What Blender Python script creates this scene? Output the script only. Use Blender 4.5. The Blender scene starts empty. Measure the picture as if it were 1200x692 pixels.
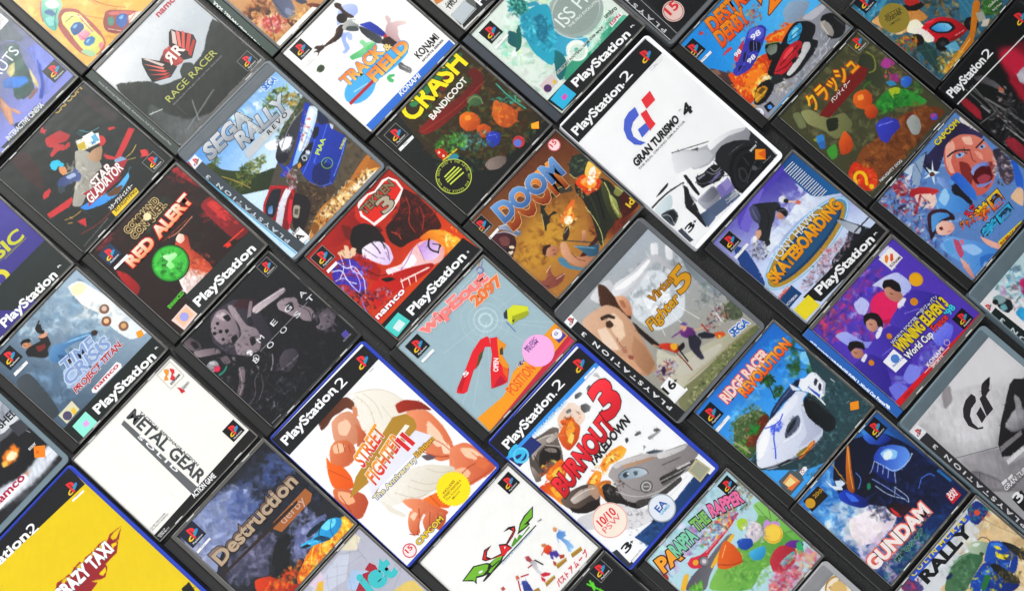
# Flat-lay of game cases: every case is an Empty with its moulded body, hinge, printed cover and clear lid.
import bpy, bmesh, json, math
import numpy as np
from mathutils import Matrix, Vector

MM = 0.001
CAM = json.loads('''[2100.0762669732535, 1785.7759305733653, [[0.6668726447434296, 0.7285021162792634, -0.1567339856876551], [-0.7445764560554204, 0.6598392082380037, -0.10108471872540925], [0.0297787975051742, 0.18411106932631457, 0.9824542418711758]]]''')
LABELS = {
 'gt4': 'white case with a silver car and a slanted blue and red emblem',
 'sf': 'blue case showing a bare orange-toned arm and a round yellow starburst badge',
 'burn': 'blue case showing a crashing silver car, flames and a big red number 3',
 'taxi': 'blue case with a plain yellow cover and dark red flames round its white lettering',
 'track': 'square case with an athlete diving across white and a blue strip along the bottom',
 'bandi': 'dark square case with fat yellow lettering over jungle colours and a round green badge',
 'doom': 'brown square case with huge blue and orange block lettering and a dark clawing figure',
 'vf': 'smoky clear case with white folds, gold script lettering and a 16+ badge',
 'tek': 'red and black square case with purple lightning and a large grey 8 in its title',
 'wip': 'pale blue square case with two long red wedges and a round pink sticker',
 'red': 'dark red square case with a glowing round green globe in the middle',
 'omega': 'near-black square case with grey machine parts and widely spaced thin letters',
 'mgs': 'plain white square case with grey lettering running downwards and a black bottom strip',
 'tc': 'blue-grey square case with a leaping jeans-clad gunman and three bullet holes',
 'glad': 'dark green square case with red slashes, a blue arc and a small yellow label',
 'rage': 'grey square case with a red winged emblem over a hillside and yellow-green lettering',
 'rally': 'smoky clear case with a blue rally car, palm trees and silver block lettering',
 'arc': 'square case with a green printed side strip and a grey shoe sole on its cover',
 'dd2': 'bright blue square case with orange lettering, a purple car and tumbling racing cars',
 'ccj': 'dark-framed square case with yellow Japanese characters over green and brown jungle',
 'hawk': 'purple square case with a skateboarder and a large gold-rimmed oval title',
 'cap': 'square case with a shouting face, blue collars and orange Japanese characters',
 'we3': 'purple square case with football players, a blue side strip and a red diagonal strip',
 'ridge': 'blue square case with a white racing car, palms and an orange sticker',
 'rapper': 'crowded cartoon-coloured square case with bubble lettering and an orange cone shape',
 'prol': 'smoky clear case with silver bodywork and a dark slanted emblem at the right edge',
 'mecha': "square case with blue armour plates over clouds and a red square maker's mark",
 'rcr': 'pale square case with a blue and yellow rally car and slanting black lettering',
 'dd1': 'dark smoky square case with a small blue car wreck above flames',
 'toon': 'square case with grey line-drawn shards, a red arrow shape and turquoise lettering',
 'bust': 'white square case with small dancing figures on gold blocks and a green and red title',
 'neon': 'black square case with bright green scribbled strokes, cut by the bottom edge',
 'iss': 'pale green square case with a turquoise footballer and a round grey title disc',
 'copy': 'square case at the top edge with a grey security sticker and mostly cropped cover',
 'cert': 'black-covered smoky case at the top edge with a round red 15 badge',
 'micro': 'square case with small hand-painted cars racing across orange ground',
 'astro': 'blue square case with a seated figure and white lettering on a dark bottom strip',
 'speed': 'colourful square case with a red racing car and a round gold sticker',
 'zoe': 'black case with a white slanted line, red glow and grey machine bars',
 'jet': 'smoky clear case with a colourful graffiti cover, cut by the right edge',
 'shoot': 'smoky clear case with gunfire, an orange square mark and silver background',
 'music': 'indigo square case with yellow-green title lettering at the left edge',
 'plat': 'grey smoky case with a gold ring on white, cut by the bottom edge'}
CASES = [json.loads(l) for l in r'''
{"n":"gt4","g":["D",512.87,168.62,-0.0138,135.6,190.5],"s":"white","p":[0.3,2.6,131.0,185.3],"hc":null,"o":[["Q","f29a20",1200,1642,1271,1718,1191,1793,1116,1713],["Q","e06a10",1181,1694,1271,1718,1191,1793],["T","ffffff",22,"b","SONY",1146,1628,1242,1631],["T","9a9ca0",16,"n","Computer",1142,1806,1259,1811],["Q","f7f7f8",78,1652,244,1635,233,1835,59,1843],["T","161616",70,"b","3",73,1729,184,1724],["T","161616",40,"b","+",182,1708,224,1711],["T","e4e4e8",18,"n","POLYPHONY",584,1786,742,1807],["T","e4e4e8",14,"n","DIGITAL",571,1812,726,1827],["Q","202022",13,16,1304,28,1312,259,-5,269],["T","ffffff",95,"b","PlayStation",51,209,767,215],["T","ffffff",105,"n","2",811,198,930,195],["O","ffffff",783,194,10],["X","","l",1166,151,160],["Q","d9d9da",1092,278,1266,285,1261,306,1084,303],["Q","fbfbfc",1094,283,1261,288,1258,302,1089,299],["T","999999",15,"n","PAL",1145,301,1192,302],["Q","e8424c",920,436,885,541,751,539,784,436],["Q","e8424c",745,544,687,703,603,724,671,531],["Q","5b72d2",685,440,650,526,549,533,480,571,441,639,448,702,479,772,424,753,384,700,379,606,427,514,511,449,597,430],["Q","5b72d2",644,635,618,707,492,711,527,621],["Q","e8424c",740,549,706,657,698,714,609,719,666,536],["T","2a2a2c",80,"hi","GRAN TURISMO",221,877,896,871],["T","2a2a2c",110,"hi","4",961,896,1074,900],["T","999999",16,"n","R",964,806,996,807],["T","6a6a6c",22,"n","THE REAL DRIVING SIMULATOR",220,921,923,922],["B","fbfbfc"],["P","dcdce0>8c8e94:60",9,-1,579,1033,679,1102,777,1193,878,1243,973,1273,1070,1290,1192,1334,1322,1424,1327,1521,1294,1601,1160,1515,1026,1430,917,1399,826,1403,743,1400,667,1367,603,1322,599,1274,439,1226,504,1130],["P","f2f2f4>c2c4c8:30",9,-1,579,1033,671,1108,759,1208,855,1276,863,1371,758,1387,628,1325,611,1290,439,1226,504,1130],["P","fafafa>d0d2d6:60",9,-1,892,1244,1029,1275,1197,1331,1313,1420,1263,1425,1122,1346,977,1321,866,1317],["P","202226",3,0,1317,1453,1353,1549,1312,1851,1243,1848,1264,1627,1263,1539],["P","2a2c30",3,0,1301,1493,1311,1548,1294,1601,1212,1571,1243,1518],["P","26282c",9,-1,818,1423,891,1372,989,1361,1104,1412,1192,1487,1260,1580,1272,1721,1278,1843,1193,1866,1014,1846,789,1891,752,1823,788,1690,807,1597,799,1503],["P","0e0f11",9,-1,775,1676,864,1572,993,1510,1117,1527,1210,1598,1231,1707,1217,1820,1137,1864,929,1870,782,1898,745,1829,742,1756],["P","222428",9,-1,809,1684,890,1600,1005,1550,1108,1561,1184,1621,1189,1718,1156,1798,1028,1833,875,1841,792,1838,768,1783],["P","0f1012",9,-1,846,1695,911,1628,1005,1591,1085,1596,1149,1642,1150,1717,1127,1773,1002,1806,891,1815,830,1792,819,1752],["P","3a3c42",9,-1,926,1644,976,1677,949,1777,870,1807,839,1759,871,1693],["P","121315",9,-1,925,1671,954,1691,933,1760,883,1778,867,1747],["L","4a4c52",9,3,-1,1027,1746,1161,1717],["L","4a4c52",9,3,-1,1006,1752,1089,1818],["L","4a4c52",9,3,-1,1029,1706,1049,1613],["L","5a5c62",7,3,-1,1006,1752,877,1814],["E","5a5c62",4,1043,1769,26,26,0.0],["L","6a6c72",5,3,-1,967,1482,1078,1486,1160,1515],["L","8a8c92",5,3,-1,1023,1484,1094,1497],["P","c9cbd0",3,0,1368,1536,1381,1651,1320,1844,1299,1837,1316,1683,1310,1561],["P","1d1f22",3,0,558,1387,639,1417,722,1420,790,1435,827,1504,794,1583,697,1593,603,1550,522,1520,512,1453],["L","8a8c94",10,3,-1,679,1432,702,1513,798,1530],["L","b0b2b8",7,3,-1,732,1436,730,1500,797,1505],["L","5a5c64",10,3,-1,514,1426,564,1508,713,1554,806,1624],["P","7a74a0",3,0,605,1523,770,1529,768,1556,617,1550],["P","9c9eaa",3,0,563,1407,658,1438,637,1444,562,1434],["L","3a3a3e",9,3,-1,581,1041,930,1235],["P","35363a",9,-1,731,1157,784,1186,820,1210,775,1207],["P","1b1c20",9,-1,484,1280,515,1298,486,1425,459,1538,432,1544,436,1470,463,1357],["L","9a9ca4",16,3,-1,406,1324,377,1451,375,1562],["L","d8dade",8,3,-1,416,1335,393,1453,391,1556],["P","c0c2cc>7c7e88:50",9,-1,375,1562,485,1566,622,1570,608,1697,551,1722,428,1704,367,1695],["P","a6a8b4>62646e:30",9,-1,392,1580,512,1580,608,1583,602,1677,457,1678],["P","8278b4",3,0,623,1613,729,1628,785,1630,741,1769,660,1753,571,1729],["P","9a90c8",3,0,688,1626,777,1636,759,1716,662,1713],["P","5c6a86",3,0,367,1695,551,1722,728,1769,729,1856,462,1825,354,1808],["P","46546e>6a7a96:60",3,0,266,1671,374,1702,380,1822,256,1831,234,1750],["P","98a0ac",3,0,715,1755,737,1836,682,1834,601,1804],["P","222327",9,-1,415,1349,421,1412,373,1475,354,1568,291,1699,251,1811,223,1810,253,1658,247,1567,254,1517,349,1420],["P","1d1e22",9,-1,109,1234,203,1221,333,1219,291,1244,201,1248],["L","26272b",18,3,-1,10,1279,138,1279,267,1290,427,1338],["P","e4eeef>c4d2d6:60",9,-1,13,1302,143,1299,252,1316,245,1366,164,1421,88,1425,-5,1381],["P","f6f7f8",3,0,253,1303,416,1335,245,1508,156,1554,181,1468,127,1466,236,1356],["P","3c434b>565f68",9,-1,12,1386,103,1412,162,1447,139,1536,18,1576,9,1495],["P","22262b",9,-1,88,1425,144,1451,126,1527,40,1548,41,1487],["L","c8d0d4",6,3,-1,21,1409,87,1451,39,1570],["P","4a505c",3,0,15,1629,62,1637,52,1810,-1,1795],["L","e4e4e8",6,3,-1,369,1555,320,1560]]}
{"n":"sf","g":["D",81.37,170.0,-0.0089,134.8,188.0],"s":"blue","p":[0.3,2.6,130.6,185.0],"hc":null,"o":[["Q","b8903a",299,890,976,754,1088,823,1109,919,1076,988,1005,1026,786,1047,309,1149,323,1020,108,992],["Q","f4f0e6",364,982,622,931,1010,896,1028,936,531,998,342,1041],["Q","e8e8f0",1035,1007,1108,1170,930,1163,349,1130,269,1147,323,1020],["T","f0b428>d8343a",150,"bi","STREET",412,889,810,813,"ffffff",5],["T","f0b428>d8343a",150,"bi","FIGHTER",370,1091,873,1001,"ffffff",5],["T","d8343a",170,"b","II",828,1094,943,1089,"ffffff",4],["T","f4e6b0",55,"b","The Anniversary",262,1201,838,1219,"3a6ab0",5],["T","e8b840",55,"b","Edition",848,1209,1097,1209,"6a4a20",4],["S","f4e21c",864,1678,175],["T","a8701c",24,"b","INCLUDES",762,1647,930,1641],["T","a8701c",22,"b","STREET FIGHTER II",733,1678,972,1682],["T","a8701c",22,"n","The Animated",731,1713,944,1714],["T","a8701c",22,"n","Movie",787,1749,889,1745],["Q","202022",-14,26,1349,52,1333,254,16,262],["T","ffffff",95,"b","PlayStation",64,178,796,170],["T","ffffff",105,"n","2",828,188,930,189],["O","ffffff",794,178,10],["X","","l",1176,152,160],["T","999999",14,"n","PAL",1152,285,1212,287],["A","d84a5a",132,1771,70,10],["O","f8e4e4",132,1771,59],["T","d8343a",50,"b","15",101,1778,176,1778],["T","e8c83a",54,"b","CAPCOM",228,1805,581,1811,"6a6a58",5],["B","fcfbf9"],["P","f6f2ea>e4dccc:60",16,-1,865,301,976,350,1116,480,1156,617,1183,766,1265,950,1191,1105,985,1210,655,1085,573,902,627,678,757,491],["L","d8ccb8",8,3,-1,886,347,902,507,805,685,723,783],["L","d8ccb8",7,3,-1,952,372,968,532,899,692],["L","d0c4ae",6,3,-1,833,266,1128,469,1183,766,1265,950],["L","d8ccb8",6,3,-1,988,600,959,758],["P","5a3424>7a4a34:60",16,-1,443,243,556,201,701,217,822,277,829,380,760,423,740,354,662,340,574,315,479,339,395,332],["P","e8b090>c88464:60",16,-1,529,336,658,345,738,399,734,513,673,635,582,677,472,650,408,581,419,475],["P","f6ccb0",16,-1,560,394,659,431,640,514,531,551,490,482],["P","d8946e",16,-1,784,378,809,429,752,495,706,482],["P","e09068>b85a38:60",16,-1,689,511,682,692,591,734,515,697,618,622],["P","e89468>c0603c:60",16,-1,310,521,411,491,508,573,516,675,445,762,345,770,258,722,217,630],["P","f8c8a4",16,-1,366,512,432,536,458,598,395,637,319,578],["L","a84c2c",8,3,-1,410,536,363,602],["L","a84c2c",8,3,-1,453,573,412,642],["L","a84c2c",8,3,-1,480,621,442,688],["P","f07c28>e0601c:60",16,-1,254,530,229,620,291,734,276,857,217,956,119,896,68,794,139,662],["L","c84c18",8,3,-1,172,651,242,867],["P","e08458>b04c30:60",16,-1,68,794,190,960,235,1069,209,1157,53,1218,-12,1171,-6,1015,-1,881],["P","f4b890",16,-1,77,850,150,954,124,1064,38,1016,30,916],["L","a84430",8,3,-1,64,906,24,1094],["P","f2a880>d47048:50",16,-1,1103,797,1265,950,1256,1175,1203,1353,1108,1484,966,1400,938,1253,991,1075,1041,941],["P","fad4b8",16,-1,1195,1015,1187,1195,1137,1328,1049,1280,1078,1123],["P","fbdcc4",16,-1,1141,1238,1158,1352,1110,1440,1045,1370],["P","b03c28>8a2c1c:60",16,-1,1085,683,1185,720,1281,848,1297,1007,1222,903,1125,820,1037,772],["L","b04c30",10,3,-1,919,1185,979,1344,1098,1450],["L","c86a48",9,3,-1,1055,1145,1117,1260,1122,1406],["P","f0a078>cc6440:60",16,-1,1135,1373,1289,1447,1336,1662,1328,1841,1227,1848,1050,1796,874,1743,968,1613,995,1502],["P","fbd0b0",16,-1,1199,1443,1285,1537,1300,1695,1234,1669,1172,1554],["P","f8c4a0",16,-1,993,1547,1102,1619,1098,1708,965,1702,922,1656],["L","b85030",10,3,-1,990,1636,1168,1644,1320,1763],["L","b85030",10,3,-1,963,1747,1139,1800,1272,1828],["L","c86a48",8,3,-1,1250,1569,1256,1693,1306,1818],["P","e07c50",16,-1,1281,1626,1297,1784,1207,1780,1178,1678],["P","6a5c64",16,-1,884,1217,960,1276,975,1349,887,1300],["P","f4f0e8>dcd4c4:70",16,-1,673,1198,869,1318,985,1468,1038,1549,924,1611,748,1559,572,1507,443,1412,270,1316,296,1205,473,1212],["L","cfc4b0",7,3,-1,646,1309,728,1491,926,1567],["L","cfc4b0",7,3,-1,579,1328,661,1511,813,1584],["L","cfc4b0",7,3,-1,448,1278,530,1461,649,1521],["L","cfc4b0",7,3,-1,834,1350,885,1475,993,1547],["P","e8e2d6",16,-1,296,1205,333,1385,372,1521,328,1519,268,1361],["P","f08430>e0661c:50",16,-1,583,1519,725,1580,800,1639,785,1739,694,1780,621,1676,569,1596],["L","c85018",8,3,-1,659,1555,649,1693],["P","f0a47c>cc6440:60",16,-1,433,1378,513,1433,593,1530,611,1643,652,1734,671,1801,583,1797,552,1740,500,1660,459,1569,430,1468],["P","f0a47c>c86038:80",16,-1,327,1564,406,1511,515,1538,557,1607,456,1636,378,1666,331,1731,264,1717,269,1639],["P","e8946a>c05a38:80",16,-1,422,1668,523,1639,599,1676,585,1753,462,1781,395,1800,375,1755],["P","e08a60>b85030:80",16,-1,496,1749,597,1720,650,1778,581,1842,470,1859,467,1810],["P","fbd4b8",16,-1,372,1543,438,1546,452,1584,369,1610],["L","a84428",8,3,-1,493,1559,407,1652,299,1718],["L","a84428",8,3,-1,544,1662,448,1742],["L","a84428",8,3,-1,586,1731,495,1793],["L","8a3420",8,3,-1,246,1660,305,1734]]}
{"n":"burn","g":["D",224.78,7.67,0.0018,136.4,189.3],"s":"blue","p":[0.3,2.6,131.6,186.0],"hc":null,"o":[["Q","c8c0a0>9a9474",1251,1653,1270,1833,1111,1830,1113,1674],["Q","c9bf9a",1267,1668,1284,1825,1112,1838,1115,1668],["Q","a9a994",1251,1682,1271,1814,1128,1819,1129,1683],["O","e8ecf2",667,1718,140],["A","a8b0b8",667,1718,140,12],["T","3468b0",70,"b","EA",612,1729,737,1727],["T","7ac0e0",30,"b","GAMES",606,1763,738,1766],["O","f6eadc",233,1416,175],["A","e8505a",233,1416,170,5],["T","e03a48",85,"b","10/10",127,1398,333,1418],["T","e8707a",60,"n","PSW",108,1470,334,1482],["Q","3a4048",12,1637,61,1651,74,1862,-1,1871],["Q","fafafa",62,1677,264,1669,247,1837,50,1835],["T","161616",80,"b","3",91,1750,200,1747],["T","161616",40,"b","+",193,1730,233,1735],["T","777777",15,"n","www.pegi.info",71,1837,224,1837],["Q","202022",-6,17,1324,51,1322,275,-33,241],["Q","4aa0e8",-33,241,1322,275,1327,324,-43,282],["Q","2c3a78",17,276,332,288,344,419,30,406],["T","4ac0e8",150,"b","S",37,371,197,361],["A","6ad0f0",124,337,80,22],["T","ffffff",95,"b","PlayStation",83,204,791,199],["T","ffffff",105,"n","2",843,190,949,195],["O","ffffff",812,197,10],["X","","l",1184,167,160],["T","c8e8fc",32,"b","WITH NET PLAY",346,312,838,328],["Q","ffffff",1122,291,1271,296,1267,317,1116,313],["T","888888",13,"n","PAL",1159,309,1206,310],["T","2a2a2c",90,"hi","TAKEDOWN",508,946,1102,925,"f4f4f4",3],["T","d8343e>a81c28",190,"hi","BURNOUT",99,931,979,835,"2a1416",8],["T","e03c46>b82430",340,"hi","3",939,743,1204,751,"501014",8],["B","fbfbfb"],["P","e9c7ab>f4e4d8:0",10,-1,635,353,857,335,894,508,811,582,623,571,549,489],["P","d8d5d2>b8b4b0",10,-1,1190,337,1253,341,1232,418],["P","4a4a4c>8c8c8e:40",10,-1,898,446,948,476,952,540,910,553,857,527,864,476],["P","5a5a5c>a0a0a2:40",10,-1,1060,377,1108,374,1108,421,1056,440,1039,410],["P","4c4c4e>909092:40",10,-1,932,334,995,355,990,389,933,386,901,367],["P","7a7a7c",10,-1,744,375,802,389,789,424,739,409],["P","6a6a6c",10,-1,1027,1038,1098,1050,1091,1085,1030,1065],["P","48484a",10,-1,932,998,966,1003,953,1038,909,1039],["P","8a8a8c>c0c0c2",10,-1,1099,1151,1169,1179,1255,1192,1233,1217,1144,1201,1089,1189],["P","5e5e60",10,-1,1195,1142,1242,1174,1234,1205,1182,1167],["P","9a9a9c",3,0,1011,1169,1020,1205,985,1206],["P","4c433e>8a7e76:30",10,-1,236,339,324,321,408,349,540,379,583,444,494,493,441,599,340,717,239,704,149,637,25,629,62,539,112,464],["P","c8beb6>8c8078:60",10,-1,230,365,329,360,433,386,479,418,394,449,262,434,151,474],["P","b4aaa2>6a5f58",10,-1,120,472,106,588,78,656,22,632,65,542],["P","26201d",10,-1,269,457,350,459,428,552,420,609,327,670,292,598,215,578,160,583,188,515],["P","8a8078",10,-1,316,460,373,497,407,555,386,588,335,531],["P","d8d0c8>a89c92:60",10,-1,396,418,536,441,533,488,455,483,394,464],["L","e8e0d8",8,3,-1,299,342,406,380,494,434],["L","3a302a",8,3,-1,207,438,153,575,149,637],["L","d0c8c0",7,3,-1,363,447,446,565],["P","e87a34>c8501c",10,-1,510,479,613,461,694,419,755,454,735,531,731,593,617,664,475,671,464,593],["P","f8a83c",10,-1,595,507,710,470,719,530,637,587,545,616],["P","fbd870",10,-1,543,582,639,556,624,605,540,644],["P","e8641c",10,-1,633,400,674,413,661,448,619,451],["L","4a2a1a",6,3,-1,695,404,710,470,748,446],["P","f08a28>d8501c:60",10,-1,181,638,367,649,362,742,232,827,130,844,126,774,117,666],["P","f8c848",10,-1,186,677,302,692,267,767,165,784],["P","fbe890",10,-1,200,709,265,716,220,765],["P","d85018>f0a030:90",10,-1,7,675,144,729,118,928,29,992,28,861,4,736],["P","f8b840",10,-1,73,748,132,813,87,911,51,870],["P","f09828>f8c850",10,-1,575,979,740,966,864,1005,875,1083,779,1108,641,1053,531,1062],["P","fbe080",10,-1,597,1004,730,1004,815,1033,766,1061,635,1029],["P","e8701c>f8b040:0",10,-1,355,997,520,984,531,1062,403,1116,311,1079],["P","fbd060",10,-1,393,1007,494,1021,445,1064,359,1067],["K","f8a030,e8501c,fbe070,d84010",60,16,206,733,140,180,0.0],["K","f8b040,e8701c,fbe890,a83410",60,15,612,1020,220,70,0.0],["K","e87a2c,5a3a2a,c8c0b8",30,13,674,496,160,100,0.0],["P","7a6a60>3c302a:50",10,-1,48,916,180,932,317,987,398,1061,385,1161,279,1239,141,1199,76,1111,36,1000],["P","d0c4bc>9c8e84:40",10,-1,122,983,269,999,359,1067,355,1128,233,1090,111,1051],["P","b89a84",10,-1,346,1019,405,1085,352,1190,290,1186,295,1093],["P","2a201c",10,-1,51,1017,107,1113,260,1153,312,1210,270,1261,133,1207,49,1106],["L","f0e8e0",7,3,-1,121,998,290,1039,368,1093],["P","e08a3c>9a5420:60",10,-1,402,1082,481,1105,540,1171,443,1226,421,1333,346,1282,352,1190],["P","f4b060",10,-1,418,1117,494,1152,438,1187,399,1177],["P","1f1a18",10,-1,425,1140,468,1205,535,1263,498,1353,537,1494,670,1611,858,1623,685,1627,479,1544,387,1392,340,1258],["P","2c2826",10,-1,417,1132,494,1152,531,1324,495,1414,377,1284],["P","b4adac>8a8484:70",10,-1,544,1109,663,1078,808,1141,968,1236,1132,1386,1323,1484,1381,1580,1321,1646,1171,1644,966,1646,749,1600,529,1501,480,1398,502,1292,547,1194],["P","dcd8d8>b8b2b2:60",10,-1,647,1077,805,1144,997,1269,1132,1386,1107,1408,956,1305,842,1228,729,1151,652,1131],["P","f0ecec",10,-1,901,1178,1043,1287,1149,1372,1109,1377,986,1279],["P","c8a080>b09078:0",10,-1,706,1142,842,1228,1002,1323,977,1345,818,1250,719,1189],["P","404a54>66727c:30",10,-1,968,1236,1048,1283,1117,1370,1056,1335,986,1279],["P","e0dede>c4c0c0:20",10,-1,1033,1325,1208,1437,1338,1500,1258,1510,1082,1429,1006,1378],["L","4a4644",9,3,-1,994,1447,1170,1528],["P","8ea0ae>c8d4dc:20",10,-1,617,1191,688,1188,801,1264,843,1344,840,1390,756,1362,651,1278,607,1229],["P","3c464e",10,-1,663,1209,712,1225,699,1266,655,1260,638,1231],["P","dfe6ea",10,-1,688,1231,713,1248,691,1267],["P","5a6670",10,-1,742,1271,776,1286,766,1324,724,1317],["L","3a3634",6,3,-1,617,1191,688,1188,804,1261,851,1352,835,1395],["P","34302f>565251:0",10,-1,865,1500,1003,1555,1196,1622,1273,1658,1230,1710,1060,1652,883,1602,837,1583],["L","a8a4a4",10,3,-1,855,1538,1016,1603,1243,1684],["L","8a8686",8,3,-1,848,1573,1032,1647],["P","d4d0cf",3,0,1058,1567,1196,1622,1192,1641,1055,1587],["E","4a4645",4,723,1466,64,60,0.0],["E","c8c4c4",4,723,1466,52,50,0.0],["E","6a6665",4,723,1466,36,34,0.0],["L","e4e0e0",9,3,-1,707,1448,739,1484],["L","d8d4d4",7,3,-1,487,1275,549,1426,674,1549,858,1623,1029,1650,1154,1658],["L","6e6a69",6,3,-1,597,1267,619,1422,737,1553],["P","4a4644",10,-1,553,1480,695,1589,858,1623,1029,1650,1010,1695,808,1666,608,1606,504,1523],["L","e8e4e4",8,3,-1,621,1653,821,1713,1073,1699],["K","7a6e66,b0a8a0,4a4240",40,13,520,1246,100,70,0.0],["P","d4d2d4>e8e6e8:60",10,-1,253,1276,420,1363,487,1537,621,1653,758,1709,568,1757,337,1668,132,1440,-43,1245,27,1154],["K","8a8a8e,b4b4b8,6a6a6e",60,9,422,1594,220,100,0.0],["P","2c5c96>183c68:60",10,-1,810,1766,1007,1756,1149,1750,1158,1859,905,1872,718,1860],["P","3a6ca4",10,-1,817,1774,959,1768,955,1830,813,1835],["P","2c5688",3,0,722,1798,924,1828,1111,1840,1122,1918,603,1959,453,1799],["K","1a3c66,4a7cb4,2a5a90",50,16,891,1856,200,80,0.0],["P","2a568c>1c4070:60",3,0,269,1706,618,1752,1008,1778,1233,1808,1230,1867,297,1863],["K","1a3c66,4a7cb4,16304a",50,18,479,1816,220,80,0.0]]}
{"n":"taxi","g":["D",-201.24,297.03,0.0,136.0,191.0],"s":"blue","p":[0.3,2.6,131.6,186.0],"hc":null,"o":[["B","e2c80e"],["N","dcbe0c",0.5,300],["Q","202022",1321,25,1310,252,-268,160,-320,-20],["X","","l",1195,177,150],["Q","ffffff",1114,267,1259,279,1254,298,1108,286],["T","888888",13,"n","PAL",1161,278,1208,280],["T","ffffff",95,"b","PlayStation",-256,167,591,211],["T","ffffff",105,"n","2",607,219,704,225],["O","ffffff",620,188,10],["P","9c2c34",4,0,202,769,376,760,448,718,523,740,580,742,588,772,527,745,480,744,479,773,559,781,651,740,741,738,740,757,679,750,640,769,649,799,730,787,797,749,892,763,892,772,821,765,797,779,824,810,916,768,978,756,1054,778,1034,787,977,775,953,789,976,815,1067,793,1121,770,1221,789,1265,803,1163,787,1106,795,1100,829,1128,850,1195,823,1246,806,1151,866,1079,868,1132,875,1039,946,886,941,881,975,798,1027,742,1005,677,953,709,1009,609,1020,374,982],["P","f0d21c",4,0,791,957,867,960,842,994,794,1002,776,971],["P","f0d21c",4,0,1061,848,1108,869,1098,889,1040,887],["T","fafafa",130,"h","CRAZY TAXI",339,882,1040,907,"701c24",3],["T","9c2c34",15,"n","TM",1058,835,1088,841],["P","1c1c1e",5,0,1208,1651,1304,1660,1275,1787,1162,1753]]}
{"n":"track","g":["J",373.38,465.24,-0.0055,142.7,129.3],"s":"black","p":[11.3,2.6,139.7,126.70000000000002],"hc":null,"o":[["Q","3a78d0",133,1181,1384,1189,1380,1276,132,1271],["T","e8843a>f4c868",125,"h","TRACK",293,762,842,789,"3a9ad0",7],["T","e8843a>f4c868",125,"h","FIELD",525,935,1064,944,"3a9ad0",7],["T","f0d890",70,"b","&",853,801,937,807,"4a3a2a",5],["Q","b83038",188,890,535,896,520,930,183,924],["T","2a2a2a",80,"b","KONAMI",1022,1102,1333,1100],["T","4a4a4a",22,"b","SPORTS SERIES",1024,1155,1341,1153],["O","3a3a3a",1141,1113,12],["O","3a3a3a",1226,1109,12],["T","f4f6fa",52,"bi","KONAMI",602,1237,893,1243],["X","111214","n",270,136,170],["Q","d8d8d4",168,279,306,283,305,309,165,303],["Q","f8f6f2",172,284,301,288,300,304,170,298],["T","999999",13,"n","PAL",218,289,266,291],["B","f9f7f4"],["P","c4cff0>a8b8ec",7,-1,832,127,903,121,985,168,1013,239,964,297,899,296,856,263,767,250,703,236,755,182],["P","a4b8f0",7,-1,685,326,734,366,655,403,630,500,572,506,530,501,535,466,580,473,617,390,652,345],["P","b4c4f0",7,-1,729,346,757,405,705,458,672,436,694,391],["P","c4a4a8>ecd8d4:0",7,-1,1111,526,1149,539,1146,591,1106,616,1171,653,1238,725,1218,751,1158,714,1127,694,1064,764,1026,860,985,802,987,653,1048,609,1088,597],["P","5ab878>a8e0b0:0",7,-1,550,550,670,584,733,598,731,527,754,511,785,530,779,579,841,619,820,651,741,688,689,688,596,628,543,606],["P","6ac87c",7,-1,726,604,846,638,830,703,751,727,688,713],["P","5ab878",7,-1,684,983,733,1023,717,1045,672,1019,686,1067,649,1076,630,1034,643,993],["P","e8b0b0",7,-1,826,657,841,692,804,702],["P","43312c",7,-1,856,48,894,61,911,102,887,137,884,189,903,293,895,305,849,270,843,208,855,138,839,84],["E","33241f",4,802,216,54,56,0.0],["E","1f1612",4,803,206,42,40,0.0],["P","4a342e>2f201b:60",7,-1,677,249,741,249,768,278,708,324,645,352,556,338,485,307,423,304,366,297,352,268,387,265,364,226,406,222,469,285,559,286,625,289],["L","3a2822",12,3,-1,418,284,343,258],["L","3a2822",11,3,-1,405,284,340,309],["L","7a5040",8,3,-1,695,268,597,299,495,285],["P","c8c8c4>7c8484:70",7,-1,781,265,842,276,894,326,889,367,826,438,759,379,724,319,726,288],["P","4c5456",7,-1,776,314,851,390,822,442,759,379,736,327],["P","e8e8e4",7,-1,852,292,900,344,905,413,859,383],["P","3c50c0>28348c:50",7,-1,868,387,955,439,977,455,994,550,994,647,981,688,941,672,915,575,900,491],["P","363a3e>50565a:50",7,-1,861,393,900,491,920,594,937,676,881,703,845,664,825,561,825,464],["P","d03434",3,0,942,659,987,666,985,692,934,684],["P","f0f0f0",3,0,926,656,948,660,939,684,920,677],["P","3e2c26",7,-1,875,697,934,678,991,699,998,789,1000,860,956,853,917,792],["P","5a5a5c>8c8c8e",7,-1,839,973,877,987,874,1038,895,1103,878,1138,842,1140,823,1073,804,1018],["L","e8e8ea",6,3,-1,844,1005,870,1102],["E","3c4a34",4,258,428,46,36,0.0],["L","7a7a7a",3,3,-1,279,440,539,585],["L","b4b0ac",4,3,-1,719,1048,930,1167,1093,1235],["E","58b4e8",4,378,869,190,130,0.0],["P","58b4e8",7,-1,354,734,813,767,1044,893,1006,976,787,985,445,915],["L","c8e8f8",9,3,-1,309,849,472,890]]}
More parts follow.
